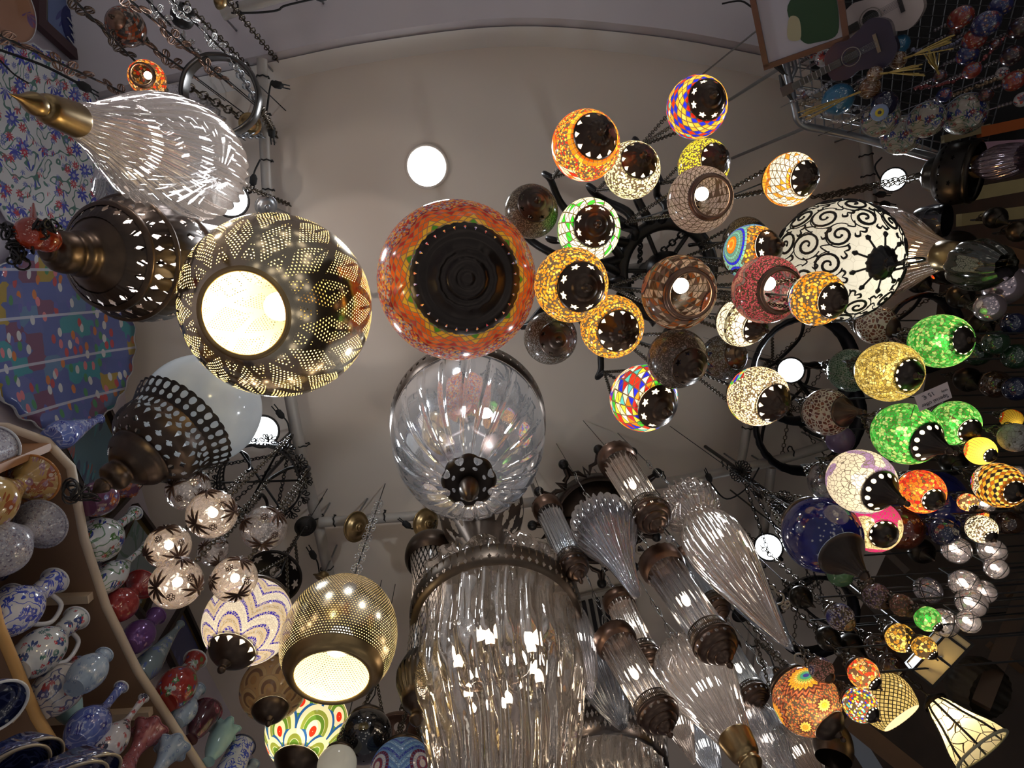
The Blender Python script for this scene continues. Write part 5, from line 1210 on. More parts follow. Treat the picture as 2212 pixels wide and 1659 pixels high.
# globes at the lower left
m_bw = mosaic('blue_white_wave_mosaic', [dict(k='waves', p=[(.75, .73, .66), (.03, .02, .36), (.62, .52, .36), (.42, .34, .22), (.62, .52, .36), (.03, .02, .36), (.80, .78, .72), (.7, .68, .62)], n=6, m=3.2, amp=.2, s=170)], .55, (.55, .52, .5))
lantern((537, 1342), 100, (500, 1408), 1.50, m_bw, 'dome', .55, 'white globe with wavy royal blue mosaic bands and a small dark cap', capmat=CAP_FAN, name='mosaic_globe_lamp', group='mosaic globes at lower left', lim=32)
m_sc1 = mosaic('brown_scale_mosaic', [dict(k='scales', p=[(.26, .15, .07), (.30, .19, .09), (.14, .08, .05), (.34, .24, .13), (.30, .19, .1), (.03, .025, .02), (.36, .27, .18)], n=6, m=4.2, asp=.45)], .25, (.2, .15, .1))
lantern((592, 1485), 76, (584, 1535), 1.62, m_sc1, 'dome', .25, 'unlit brown fish-scale mosaic globe between the wavy blue globe and the striped fan lamp', capmat=BRONZE, name='mosaic_globe_lamp', group='mosaic globes at lower left', lim=30)
m_sc2 = mosaic('rainbow_scale_mosaic', [dict(k='scales', p=[(.60, .03, .01), (.80, .72, .52), (.10, .22, .03), (.22, .28, .05), (.80, .72, .52), (.02, .10, .34), (.03, .13, .40), (.55, .03, .01)], n=6, m=3.6, asp=.45)], .7, (.85, .78, .6))
lantern((664, 1572), 95, (640, 1645), 1.72, m_sc2, 'dome', .9, 'lit cream mosaic lamp with rainbow fish-scale arches and a bronze cap', capmat=BRONZE, name='mosaic_globe_lamp', group='mosaic globes at lower left', lim=30)
m_bl = mosaic('blue_swirl_mosaic', [dict(k='waves', p=[(.10, .22, .50), (.20, .38, .62), (.04, .06, .36), (.14, .28, .55), (.32, .5, .7)], n=4, m=5.0, amp=.2, s=140)], .45, (.12, .2, .4), rosettes=[dict(n=4, v=.5, r=.16, p=[(.6, .5, .45), (.2, .03, .04), (.5, .48, .5), (.12, .02, .05)], amp=0, asp=2.2)])
lantern((868, 1668), 76, (862, 1730), 1.44, m_bl, 'none', .5, 'blue swirled mosaic globe at the bottom edge left of the folded shade', name='mosaic_globe_lamp', group='mosaic globes at lower left')
lantern((790, 1590), 62, (786, 1640), 1.60, flat('black_mirror_glass', (.012, .012, .014), .06, .2, Coat_Weight=1.0), 'none', 0, 'glossy black globe right of the rainbow arched lamp', name='black_globe_lamp', group='mosaic globes at lower left')
lantern((728, 1652), 46, (722, 1700), 1.5, FROST, 'none', .35, 'frosted white globe under the rainbow arched lamp', name='white_globe_lamp', group='mosaic globes at lower left')
c = at(860, 1600, 1.75); o = empty('lamp_dome', c, 'brown metal dome above the blue swirled globe', 'hanging lamp'); r = 66 * depth(c) / F
b = MB(); b.lathe(curve([(.02, .6 * r), (.5 * r, .5 * r), (.9 * r, .25 * r), (r, 0), (.97 * r, -.02 * r)], 5), 40); b.build('dome', COPPER, o); b = MB(); b.chain((0, 0, .55 * r), (0, 0, 3.98 - c.z), .03, .003); b.build('chain', WIRE, o)
c = at(590, 1245, 1.95); o = empty('pierced_saucer', c, 'black pierced saucer with daisy cutouts above the wavy blue globe', 'hanging lamp'); r = 62 * depth(c) / F
b = MB(); b.lathe([(.02, .3 * r), (.35 * r, .25 * r), (.62 * r, .1 * r), (.92 * r, 0), (r, -.03 * r), (r, -.1 * r), (.9 * r, -.06 * r)], 56); b.build('saucer', perf('daisy_cutouts', (.025, .022, .022), .4, .8, 'star', 7, [(.62, .12, .3)]), o); b = MB(); b.chain((0, 0, .28 * r), (0, 0, 3.98 - c.z), .02, .002); b.chain((.8 * r, 0, .02), (0.01, 0, 3.7 - c.z), .02, .002); b.chain((-.8 * r, 0.1 * r, .02), (0, 0.01, 3.7 - c.z), .02, .002); b.build('chain', WIRE, o)
# ------------------------------------------------------------------ clear globes with palm leaves, on a black wreath
CRKG = G('cracked_clear_glass'); ed = CRKG.vor(CRKG.obj(), 55.0, 'DISTANCE_TO_EDGE', out='Distance'); nb = CRKG.bump(ed, .8, .004)
_b = CRKG.ms(.30, CRKG.transp((.96, .93, .92)), CRKG.ms(.5, CRKG.transl((.95, .80, .68)), CRKG.pr((.70, .62, .58), .15, 0, nb)))
CRKG = CRKG.fin(CRKG.ms(CRKG.M('ADD', CRKG.M('MULTIPLY', CRKG.facing(.4), .6), .16), _b, CRKG.gloss((.95, .92, .92), .08, nb)))
PALM = flat('rusty_leaf_metal', (.055, .026, .016), .45, .6)
def palm_globe(c, r, dz, label, lit, rot):
    C = at(*c, dz); R = sphere_r(C, r); o = empty('palm_globe_lamp', C, label, 'hanging lamp', 'palm leaf globes')
    b = MB(); b.ball((0, 0, 0), R, 40, 26); b.build('glass_globe', CRKG, o)
    tov = (EYE - C).normalized(); x0 = tov.orthogonal().normalized(); y0 = tov.cross(x0)
    for j, (aa, dd) in enumerate(((rot, .72), (rot + 2.6, .95), (rot + 4.4, 1.15))):
        n = (tov * math.cos(dd) + (x0 * math.cos(aa) + y0 * math.sin(aa)) * math.sin(dd)).normalized()
        e1 = n.orthogonal().normalized(); e2 = n.cross(e1); b = MB()
        for k in range(9):
            th = rot + j + math.radians(-125 + 31 * k); dr = e1 * math.cos(th) + e2 * math.sin(th); ln = (.74 if k % 2 else .58) * (1 if j < 2 else .8)
            b.tube([(n * math.cos(ln * q) + dr * math.sin(ln * q)) * R * 1.02 for q in (0, .25, .5, .75, 1)], [R * w for w in (.02, .048, .058, .04, .004)], 6)
        b.build('palm_leaf', PALM, o)
    for j, aa in enumerate((rot + 1.1, rot + 3.3)):
        n = (tov * math.cos(.55) + (x0 * math.cos(aa) + y0 * math.sin(aa)) * math.sin(.55)).normalized(); e1 = n.orthogonal().normalized(); e2 = n.cross(e1); b = MB()
        for k in range(6):
            q = n * R * 1.02 + (e1 * math.cos(TAU * k / 6) + e2 * math.sin(TAU * k / 6)) * R * .11
            b.tube([q + (e1 * math.cos(TAU * m / 8) + e2 * math.sin(TAU * m / 8)) * R * .05 for m in range(8)], R * .016, 4, closed=True)
        b.build('flower_trim', PALM, o)
    if lit:
        b = MB(); b.ball((0, 0, .1 * R), R * .2, 14, 9); b.build('bulb', BULB, o); lamp(o, Vector((0, 0, -.12 * R)), 85 * R * R * .7 * lit, (1, .76, .52), R * .1)
    b = MB(); b.lathe([(R * .3, R * .92), (R * .32, R * 1.0), (R * .2, R * 1.1), (R * .08, R * 1.2), (.0001, R * 1.22)], 20); b.build('cap', PALM, o)
    b = MB(); b.chain((0, 0, R * 1.15), (0, 0, 1.5 + 2.02 - C.z), .02, .002); b.build('chain', WIRE, o)
    return C
PG = [palm_globe((407, 1058), 48, 1.55, 'unlit clear palm leaf globe just below the crowned filigree cap', 0, .4),
 palm_globe((458, 1110), 55, 1.36, 'lit palm leaf globe in the middle of the upper row', .8, 1.3),
 palm_globe((571, 1142), 50, 1.55, 'unlit palm leaf globe at the right of the cluster beside the pipe', 0, 2.2),
 palm_globe((363, 1180), 50, 1.45, 'lit palm leaf globe at the far left of the cluster', 1, 3.0),
 palm_globe((381, 1260), 58, 1.33, 'largest lit palm leaf globe, lower left of the cluster', 1.1, .9),
 palm_globe((506, 1251), 51, 1.33, 'lit palm leaf globe touching the wavy blue globe', 1.1, 2.6),
 palm_globe((460, 1190), 34, 1.62, 'dim palm leaf globe hidden in the centre of the cluster', 0, .2)]
c = at(565, 1040, 2.06); o = empty('wreath_chandelier', c, 'black wreath chandelier of wire loops that holds the palm leaf globes', 'chandelier')
R = 84 * depth(c) / F
b = MB(); b.lathe([(R, .03), (R * 1.04, .03), (R * 1.04, -.03), (R, -.03)], 64); b.build('hoop', perf('hoop_openwork', (.03, .03, .032), .4, .8, 'dot', 60, [(.25, .12, .3), (.72, .12, .3, 60, 'dot', .5)]), o)
for i in range(14):
    a = TAU * i / 14; u = Vector((math.cos(a), math.sin(a), 0)); t = Vector((-u.y, u.x, 0)); b = MB(); q = u * R * 1.06
    for k in range(6):
        th = math.radians(-75 + 30 * k); d = u * math.cos(th) + t * math.sin(th); m = q + d * R * .16
        b.tube([m + d * R * .07 * math.cos(TAU * s / 10) + (d.cross(Vector((0, 0, 1)))) * R * .035 * math.sin(TAU * s / 10) + Vector((0, 0, .01 * math.sin(k * 2))) for s in range(10)], .0022, 4, closed=True)
    b.tube([q, q + u * R * .1], .004, 5); b.build('loop_fan', IRON, o)
for P in PG:
    e = Vector((P.x - c.x, P.y - c.y, 3.52 - c.z)); u = Vector((e.x, e.y, 0)).normalized(); b = MB()
    b.tube(curve3([u * R, u * R + (e - u * R) * .5 + Vector((0, 0, .05)), e + Vector((0, 0, .03)), e], 5), .006, 6); b.build('arm', IRON, o)
b = MB()
for a in (.2, 1.3, 2.5, 3.6, 4.8, 5.6): b.chain((R * math.cos(a), R * math.sin(a), .02), (0, 0, 3.9 - c.z), .022, .0022, 3, 7)
b.build('chain', IRON, o)
b = MB(); b.tube([(0, 0, .0), (0, 0, 3.99 - c.z)], .007, 6)
for a in (0, 2.1, 4.2): b.tube([(-R * math.cos(a), -R * math.sin(a), 0), (R * math.cos(a), R * math.sin(a), 0)], .004, 5)
b.build('stem', IRON, o)
# metal hoop chandelier at upper left with its chains and lanterns
c = at(478, 205, 1.92); o = empty('hoop_chandelier', c, 'dark metal hoop hanging on chains at upper left', 'chandelier'); R = 80 * depth(c) / F
b = MB(); b.lathe([(R * .90, .018), (R * .96, .028), (R * 1.02, .022), (R * 1.06, .0), (R * 1.02, -.02), (R * .96, -.026), (R * .92, -.012), (R * .90, .018)], 80, None, lambda t, a: 1 + .006 * math.cos(90 * a)); b.build('hoop', flat('pewter', (.085, .082, .08), .28, .9), o)
for i, a in enumerate((.3, 1.8, 3.4, 5.0)):
    b = MB(); b.chain((R * math.cos(a), R * math.sin(a), .02), (0, 0, 3.95 - c.z), .04, .0035, 4, 8); b.build('chain', STEEL if i % 2 else WIRE, o)
def fil_chain(pt, pb, dzt, label, mat, n=10, rw=.022):
    T, B = drop_line(pt, pb, dzt); o = empty('filigree_chain', T, label, 'chain', 'filigree chains at upper left'); d = B - T
    b = MB(); b.tube([(0, 0, 0), d], .003, 5); b.tube([(0, 0, 0), Vector((0, 0, 3.98 - T.z))], .002, 4); b.build('cord', CORD, o)
    t = d.normalized(); a0 = t.orthogonal().normalized(); c0 = t.cross(a0)
    for i in range(n):
        q = d * ((i + .5) / n); an = i * .7; u = a0 * math.cos(an) + c0 * math.sin(an); l = d.length / n; b = MB()
        for s in (-1, 1):
            b.tube([q + t * l * .34 * math.cos(TAU * k / 10) + u * s * (rw * .45 + rw * .4 * math.sin(TAU * k / 10)) for k in range(10)], .002, 4, closed=True)
        b.tube([q + t * l * .16 * math.cos(TAU * k / 10) + u * rw * .9 * math.sin(TAU * k / 10) for k in range(10)], .002, 4, closed=True)
        b.build('filigree_link', mat, o)
fil_chain((335, 232), (-10, 72), 2.1, 'long brown filigree chain crossing the left wall just above the glass drop', COPPER, 12)
fil_chain((500, 185), (262, -15), 2.1, 'brown filigree chain running from the hoop up past the orange lantern', COPPER, 12)
fil_chain((435, 125), (318, 0), 2.0, 'chain of silver flower links beside the hoop', SILVER, 9)
fil_chain((545, 170), (350, -20), 2.1, 'bright silvery filigree chain over the top of the hoop', SILVER, 14)
fil_chain((300, 140), (150, -10), 1.9, 'dark filigree chain in front of the framed picture', BRONZE, 8)
fil_chain((425, 168), (300, 85), 2.05, 'short brown filigree chain between the two small orange lanterns', COPPER, 6)
lantern((318, 170), 42, (305, 160), 1.75, REDC2, 'open', 1.1, 'small lit red mosaic lantern with an open end at upper left', name='mosaic_lantern', group='small lanterns at upper left', bulb=True, hook=2.5)
lantern((272, 58), 46, (250, 42), 1.80, mosaic('dull_orange_mosaic', [dict(k='beads', p=[(.34, .07, .02), (.28, .05, .02), (.3, .2, .12)], s=110), dict(k='diamond', p=[(.4, .3, .25), (.06, .05, .05), (.36, .08, .03)], n=12, m=8, rand=1, v0=.3)], .15), 'dome', 0, 'unlit dull orange mosaic lantern above the small lit red one', capmat=COPPER, name='mosaic_lantern', group='small lanterns at upper left', hook=2.5)
spindle('hanging_weight', (400, 10), (390, 55), 1.9, [('bell', [(0, 6), (.2, 20), (.6, 24), (.9, 18), (1, 2)], IRON, {})], 'small black bell shaped weight at the top edge left of the pipe', 'ornament')
spindle('brass_finial_drop', (480, -10), (470, 20), 1.9, [('bell', [(0, 8), (.4, 14), (.8, 8), (1, 1)], BRASS, {})], 'small brass finial tip hanging at the top edge', 'ornament')
# ------------------------------------------------------------------ star chandelier with fluted tubes and drops
hub = at(1290, 1120, 2.12); o = empty('star_chandelier', hub, 'dark star shaped chandelier frame with ball tips above the fluted glass tubes', 'chandelier')
tips = [(1150, 1135), (1164, 1062), (1217, 1003), (1293, 971), (1366, 977), (1420, 1022), (1437, 1088), (1418, 1160), (1370, 1225), (1300, 1260), (1225, 1240), (1170, 1195)]
TP = [at(x, y, 2.10) - hub for x, y in tips]
DK = flat('dark_chocolate_metal', (.035, .024, .020), .4, .7)
r_in = sum(p.length for p in TP) / len(TP)
b = MB(); b.lathe([(r_in * .62, .03), (r_in * .66, .03), (r_in * .66, -.03), (r_in * .62, -.03)], 64); b.lathe([(.0001, .02), (r_in * .60, .02), (r_in * .60, .012), (.0001, .012)], 48); b.build('drum', DK, o)
b = MB(); b.lathe([(.03, .1), (.04, .02), (.03, -.02), (.0001, -.03)], 20)
for k in range(6): b.tube([(0, 0, .005), (r_in * .62 * math.cos(TAU * k / 6), r_in * .62 * math.sin(TAU * k / 6), .005)], .006, 4)
b.tube([(0, 0, .05), (0, 0, 3.99 - hub.z)], .012, 8); b.build('spokes', DK, o)
for i, p in enumerate(TP):
    q = TP[(i + 1) % len(TP)]; a = p.normalized(); c = q.normalized(); m = (a + c).normalized()
    b = MB(); zz = [p, p * .82 + (c - a) * .015, p * .80 + (c - a) * .06, m * r_in * .70, m * r_in * .84, m * r_in * .72 + (c - a) * .03, q * .80 - (c - a) * .06, q * .82 - (c - a) * .015, q]
    b.tube(zz, .010, 4); b.build('zigzag_bar', DK, o)
    b = MB(); b.ball(p, .019, 16, 10); b.build('ball_tip', IRON, o)
def fchain(o, p0, p1, mat=SILVER, n=4):
    d = p1 - p0; t = d.normalized(); L = d.length
    for i in range(n):
        q = p0 + d * ((i + .5) / n); u = (_r * math.cos(.5 * i) + _d * math.sin(.5 * i)); u = (u - t * u.dot(t)).normalized(); b = MB()
        b.tube(curve3([q + t * L / n * .4, q + u * .014 + t * .008, q + u * .012 - t * .01, q - t * L / n * .4, q - u * .012 - t * .01, q - u * .014 + t * .008], 3, True), .0016, 4, closed=True)
        b.tube([q + u * .006 * math.cos(TAU * k / 8) + t * .006 * math.sin(TAU * k / 8) for k in range(8)], .0016, 4, closed=True)
        b.build('flower_link', mat, o)
    b = MB(); b.tube([p0, p1], .0009, 4); b.build('wire', WIRE, o)
def hangup(o, z=3.6, mat=SILVER):
    T = o.location; inv = mw(o).inverted(); fchain(o, Vector((0, 0, 0)), inv @ Vector((T.x, T.y, z)), mat, 4)
    b = MB(); b.tube([inv @ Vector((T.x, T.y, z)), inv @ Vector((T.x, T.y, 3.99))], .0016, 4); b.build('wire', WIRE, o)
BOWLM = perf('tube_bowl_bronze', (.10, .065, .048), .3, .9, 'dot', 16, [(.20, .035, .2)])
def tube_lamp(pt, pb, dz, r, label, lit=0, gl=CLEAR):
    o, L, tt, rr = spindle('fluted_tube_lamp', pt, pb, dz, [
        ('top_collar', [(-.04, r * .7), (-.02, r * 1.0), (.0, r * 1.1), (.06, r * 1.12), (.10, r * 1.0)], COPPER, dict(seg=40, fl=lambda t, a: 1 + (.05 * abs(math.cos(9 * a)) if t < .3 else 0))),
        ('fluted_tube', [(.08, r * .92), (.12, r * .88), (.4, r * .88), (.66, r * .88), (.70, r * .92)], gl, dict(seg=180, fl=flutes(18, .08))),
        ('pierced_collar', [(.64, r * .98), (.645, r * 1.02), (.735, r * 1.08), (.74, r * 1.02)], BANDM, dict(seg=56, smooth=False)),
        ('bottom_bowl', [(.73, r * 1.04), (.74, r * 1.14), (.755, r * 1.16), (.76, r * 1.10), (.79, r * 1.12), (.82, r * 1.02), (.835, r * .88), (.84, r * .78), (.845, r * .80), (.86, r * .76), (.88, r * .60), (.885, r * .50), (.89, r * .52), (.905, r * .46), (.92, r * .32), (.93, r * .2), (.95, r * .14), (.96, r * .17), (.975, r * .16), (1.0, .3)], BOWLM, dict(seg=48, n=2))],
        label, 'hanging lamp', 'fluted glass tubes', False, [(.36, 0, lit, (1, .88, .76))] if lit else None, lean=14)
    if lit:
        b = MB(); b.ball((0, 0, -tt(.36) * L), rr(.36, r * .2), 12, 8, 1.6); b.build('bulb', BULB, o)
    hangup(o)
def drop_lamp(pt, pb, dz, pf, label, lit=0, gl=CLEAR, brass=None, n=24, tw=.12, amp=.09):
    parts = [('glass_body', pf, gl, dict(seg=n * 9, fl=flutes(n, amp, tw)))]
    if brass: parts.append(('brass_tip', brass, BRASS, dict(seg=28)))
    else:
        parts.append(('top_ring', [(-.03, 4), (-.02, pf[0][1] * .6), (.0, pf[0][1] * .7)], COPPER, dict(seg=24)))
    o, L, tt, rr = spindle('fluted_drop_lamp', pt, pb, dz, parts, label, 'hanging lamp', 'fluted glass drops by the star chandelier', False, [(.3, 0, lit, (1, .9, .8))] if lit else None, lean=12)
    hangup(o)
    return o
tube_lamp((1330, 990), (1432, 1152), 1.95, 38, 'brightly lit fluted glass tube hanging nearest the ball tips of the star', 1.0, CLEARW)
tube_lamp((1180, 1095), (1258, 1262), 1.92, 29, 'unlit fluted glass tube just right of the ribbed glass bowl', 0, CLEARB)
tube_lamp((1425, 1215), (1582, 1445), 1.62, 44, 'largest fluted glass tube, with dark bronze bowl, right of the star', .25)
tube_lamp((1335, 1295), (1412, 1460), 1.85, 32, 'small lit fluted tube behind the bottom pair of tubes', .6, CLEARW)
tube_lamp((1325, 1378), (1452, 1595), 1.55, 42, 'lit fluted glass tube low beside the diamond banded lamp', .9, CLEARW)
tube_lamp((1482, 1200), (1570, 1345), 1.95, 26, 'thin fluted tube half hidden behind the largest one', 0, CLEARB)
tube_lamp((1565, 1395), (1650, 1535), 1.75, 30, 'small fluted tube right of the big brass tipped drop', .1, CLEARB)
drop_lamp((1290, 1108), (1378, 1290), 1.72, [(-.02, 12), (.0, 44), (.06, 60), (.16, 65), (.28, 60), (.42, 44), (.6, 28), (.8, 18), (.95, 11), (1.0, 3)], 'shell shaped fluted glass drop in front of the star chandelier')
drop_lamp((1475, 1075), (1700, 1395), 1.72, [(-.01, 14), (.01, 50), (.05, 60), (.11, 56), (.15, 40), (.18, 42), (.25, 58), (.36, 63), (.5, 55), (.68, 38), (.85, 20), (.97, 8), (1.0, 3)], 'tall fluted glass drop with a turban collar at the right of the star', .6, CLEARW)
drop_lamp((1565, 1215), (1712, 1405), 1.9, [(0, 22), (.05, 40), (.16, 36), (.22, 22), (.34, 40), (.5, 36), (.75, 22), (1.0, 4)], 'cool tinted glass drop tucked behind the tall turban collared one', 0, CLEARB)
drop_lamp((1470, 1400), (1640, 1680), 1.52, [(-.02, 26), (.03, 58), (.12, 76), (.24, 76), (.4, 62), (.56, 46), (.70, 34)], 'wide fluted glass drop with a brass end cup below the bronze bowled tube', 1.0, CLEARW, [(.68, 36), (.70, 38), (.82, 32), (.86, 24), (.9, 26), (.95, 14), (1.0, 1)])
drop_lamp((1270, 1395), (1345, 1570), 1.7, [(0, 30), (.1, 52), (.3, 54), (.6, 40), (.85, 24), (1.0, 10)], 'clear glass drop between the folded shade and the low lit tube', 0, CLEARB)
drop_lamp((1238, 1330), (1276, 1505), 1.66, [(0, 26), (.2, 32), (.5, 30), (.8, 20), (1.0, 4)], 'narrow glass drop against the right side of the folded shade', .15)
for pt, pb, dz, r, lb, gm in (((1450, 1520), (1500, 1650), 1.66, 30, 'short glass drop below the low lit tube', CLEARW), ((1500, 1560), (1565, 1720), 1.7, 30, 'bluish glass drop at the bottom edge left of the brass cup', CLEARB), ((1590, 1500), (1672, 1660), 1.62, 34, 'rosy glass drop right of the brass cup', CLEARW), ((1630, 1540), (1730, 1730), 1.55, 42, 'clear glass drop at the bottom edge near the flowered orange globe', CLEARB), ((1660, 1450), (1700, 1530), 1.75, 24, 'little bluish drop under the small right tube', CLEARB), ((1690, 1575), (1800, 1740), 1.5, 44, 'smoky glass drop at the bottom edge under the flowered orange globe', SMOKE), ((1400, 1560), (1420, 1700), 1.8, 26, 'dim glass drop behind the low lit tube', SMOKE)):
    drop_lamp(pt, pb, dz, [(0, r * .5), (.08, r * .9), (.2, r), (.4, r * .9), (.7, r * .5), (.95, r * .2), (1, 2)], lb, .12, gm)
c = at(1300, 1345, 2.46); o = empty('ceiling_air_grille', c, 'dark slatted air grille in the ceiling behind the lit tubes', 'air grille'); o.rotation_euler = (0, 0, -.2)
b = MB(); b.box((0, 0, .01), .34, .30, .02); b.build('frame', flat('pale_grille_frame', (.4, .37, .33), .5), o)
for k in range(9):
    b = MB(); b.box((-.13 + .0325 * k, 0, -.006), .018, .26, .012); b.build('slat', IRON, o)
c = at(1330, 1350, 2.25); o = empty('glass_bead', at(1446, 1164, 1.7), 'clear glass bead hanging beside the bronze bowl of the brightest tube', 'ornament')
b = MB(); b.ball((0, 0, 0), .012, 20, 12); b.build('bead', CLEAR, o); b = MB(); b.tube([(0, 0, .01), (0, 0, 4.0 - o.location.z)], .0012, 4); b.build('wire', WIRE, o)
for (px, py), lb in (((1672, 1285), 'pale curled flower link hanging beside the tall glass drop'), ((1738, 1432), 'tan curled flower link under the tip of the tall glass drop'), ((1395, 1195), 'copper flower link below the brightest tube')):
    c = at(px, py, 1.75); o = empty('flower_link', c, lb, 'ornament', 'loose flower links'); M = facing_frame(o, c, -.8); b = MB()
    b.tube(curve3([M @ Vector(q) for q in ((-.035, 0, 0), (-.02, .018, 0), (.0, .012, 0), (.02, .02, 0), (.032, 0, 0), (.02, -.02, 0), (0, -.01, 0), (-.02, -.018, 0))], 4, True), .0035, 6, closed=True)
    for s in (-1, 1): b.tube([M @ Vector((.045 + .008 * math.cos(TAU * k / 10), .008 * s + .008 * math.sin(TAU * k / 10), 0)) for k in range(10)], .003, 5, closed=True)
    b.build('link', flat('cream_link_%d' % px, (.55, .46, .36), .4), o); b = MB(); b.tube([(0, 0, .01), (0, 0, 4.0 - c.z)], .001, 4); b.build('wire', WIRE, o)
# ------------------------------------------------------------------ white globe with black scrollwork
g = G('cream_crackle_glass'); u, v = g.uv(); ed = g.vor(g.obj(), 42.0, 'DISTANCE_TO_EDGE', out='Distance'); cl = g.mix(g.M('LESS_THAN', ed, .02), (.86, .84, .76), (.70, .68, .6))
SCRG = g.fin(g.ms(.6, g.pr(cl, .12, 0, Coat_Weight=.4), g.transl(cl)))
C = at(1806, 565, 1.62); R = sphere_r(C, 138); o = empty('scrollwork_globe_lamp', C, 'big white glass globe covered with black scrollwork and a dark pine cone finial', 'hanging lamp', None, axis_to(C, 1905, 568, R * 1.0, 34))
t0, t1 = math.radians(16), math.radians(172)
b = MB(); b.lathe([(R * math.sin(t0 + (t1 - t0) * i / 40), R * math.cos(t0 + (t1 - t0) * i / 40)) for i in range(41)], 96); b.build('glass_globe', SCRG, o)
sb = MB()
def on(th, ph, x, y, k=1.004):
    n = Vector((math.sin(th) * math.cos(ph), math.sin(th) * math.sin(ph), math.cos(th))); e1 = Vector((-math.sin(ph), math.cos(ph), 0)); e2 = n.cross(e1)
    return (n + e1 * x + e2 * y).normalized() * R * k
def spiral(th, ph, s, hand, rot, turns=1.5, w=.013):
    P = []; n = int(16 * turns)
    for i in range(n + 1):
        t = i / n; r = s * (1 - .86 * t); a = rot + hand * TAU * turns * t
        P.append(on(th, ph, r * math.cos(a), r * math.sin(a)))
    sb.tube(P, [R * w * (1 + .8 * math.sin(PI * i / n)) for i in range(n + 1)], 5)
    sb.ball(P[-1], R * .022, 8, 5)
D = math.radians
for th, n, s, ph0 in ((D(68), 12, .15, 0), (D(90), 12, .235, .26), (D(114), 11, .225, 0), (D(136), 9, .20, .3)):
    for k in range(n):
        ph = ph0 + TAU * k / n; hd = 1 if k % 2 else -1
        spiral(th, ph, s, hd, 1.2 if k % 2 else 1.9, 1.55)
        sb.tube([on(th, ph, s * 1.02 * math.cos(TAU * q / 24), s * 1.02 * math.sin(TAU * q / 24)) for q in range(18)], R * .010, 4)
        # the stem that ties this scroll to the next
        ph2 = ph0 + TAU * (k + 1) / n; pm = (ph + ph2) / 2
        sb.tube(curve3([on(th, ph, s * .9, 0), on(th + .12 * hd, pm, 0, .05), on(th, ph2, -s * .9, 0)], 5), R * .012, 5)
        for q in (-1, 1): sb.tube(curve3([on(th + .17, pm, 0, 0), on(th + .17, pm, .05 * q, -.06), on(th + .17, pm, .10 * q, -.03), on(th + .17, pm, .07 * q, .02)], 4), [R * x for x in [.006 + .014 * math.sin(PI * i / 12) for i in range(13)]], 5)
for k in range(9):
    ph = TAU * k / 9; sb.tube([on(D(152), ph, 0, .0), on(D(152), ph, 0, -.05), on(D(152), ph, 0, -.10)], [R * .02, R * .045, R * .008], 7); sb.tube([on(D(166), ph, 0, 0), on(D(152), ph, 0, 0)], R * .018, 5)
sb.tube([on(D(52), TAU * k / 64, 0, 0) for k in range(64)], R * .02, 6, closed=True)
sb.build('scrollwork', IRON, o)
b = MB(); b.lathe(curve([(R * .24, -R * .955), (R * .26, -R * .99), (R * .22, -R * 1.06), (R * .12, -R * 1.12), (R * .09, -R * 1.16), (R * .1, -R * 1.2), (.0001, -R * 1.25)], 4), 40, None, lambda t, a: 1 + .07 * math.cos(14 * a)); b.build('finial', IRON, o)
inv = mw(o).inverted(); b = MB(); b.lathe([(R * .28, R * .96), (R * .22, R * 1.04), (R * .05, R * 1.1)], 24); b.chain((0, 0, R * 1.08), inv @ Vector((C.x, C.y, 3.98)), .03, .003); b.build('chain', WIRE, o)
M = Matrix.Translation((0, 0, -R * 1.45)) @ Matrix.Rotation(1.2, 4, 'X'); b = MB()
b.tube(curve3([M @ Vector(q) for q in ((0, .05, 0), (.025, .02, 0), (.01, 0, 0), (.028, -.025, 0), (0, -.04, 0), (-.028, -.025, 0), (-.01, 0, 0), (-.025, .02, 0))], 4, True), .003, 5, closed=True)
b.chain((0, 0, -R * 1.22), (0, 0, -R * 1.4), .02, .002); b.build('flower_pendant', IRON, o)
lamp(o, Vector((.1 * R, 0, -.35 * R)), 85 * R * R * .42, (1, .90, .74), .03)
# ------------------------------------------------------------------ lamps along the right wall
spindle('glass_drop_lamp', (1850, 548), (2082, 553), 2.05, [('glass_body', [(0, 90), (.2, 96), (.4, 78), (.6, 50), (.8, 30)], CLEARW, dict(seg=224, fl=flutes(28, .05))), ('brass_cup', [(.79, 31), (.80, 33), (.93, 30), (.96, 18), (1.0, 2)], BRASS, dict(seg=28, smooth=False))], 'fluted glass drop with brass cup sticking out behind the scrollwork globe', 'hanging lamp', 'fluted glass drops', True, [(.55, 0, .6, (1, .6, .25))])
spindle('mosaic_tube_lamp', (1930, 560), (2076, 556), 2.3, [('mosaic_cylinder', [(0, 50), (.8, 52)], mosaic('confetti_cylinder', [dict(k='beads', p=[(.5, .2, .1), (.4, .35, .3), (.5, .4, .15), (.3, .06, .04)], s=140)], .4, rosettes=[dict(n=4, v=.7, r=.2, p=[(.3, .35, .4), A1, OR, RD], amp=.1, asp=2)]), dict(smooth=False, seg=56)), ('end_ring', [(.79, 54), (.80, 58), (.95, 56), (1, 48), (1, 1)], CAP_DOT, dict(smooth=False, seg=56))], 'confetti mosaic tube lamp behind the fluted drop by the scrollwork globe', light=[(.4, 0, .8, (1, .7, .4))])
BLKB = flat('black_brass', (.030, .024, .018), .3, .85, .5, 20)
DOTM = perf('dotted_black_brass', (.022, .018, .015), .35, .8, 'dot', 26, [(.45, .02, .22), (.72, .05, .12, 8, 'star')])
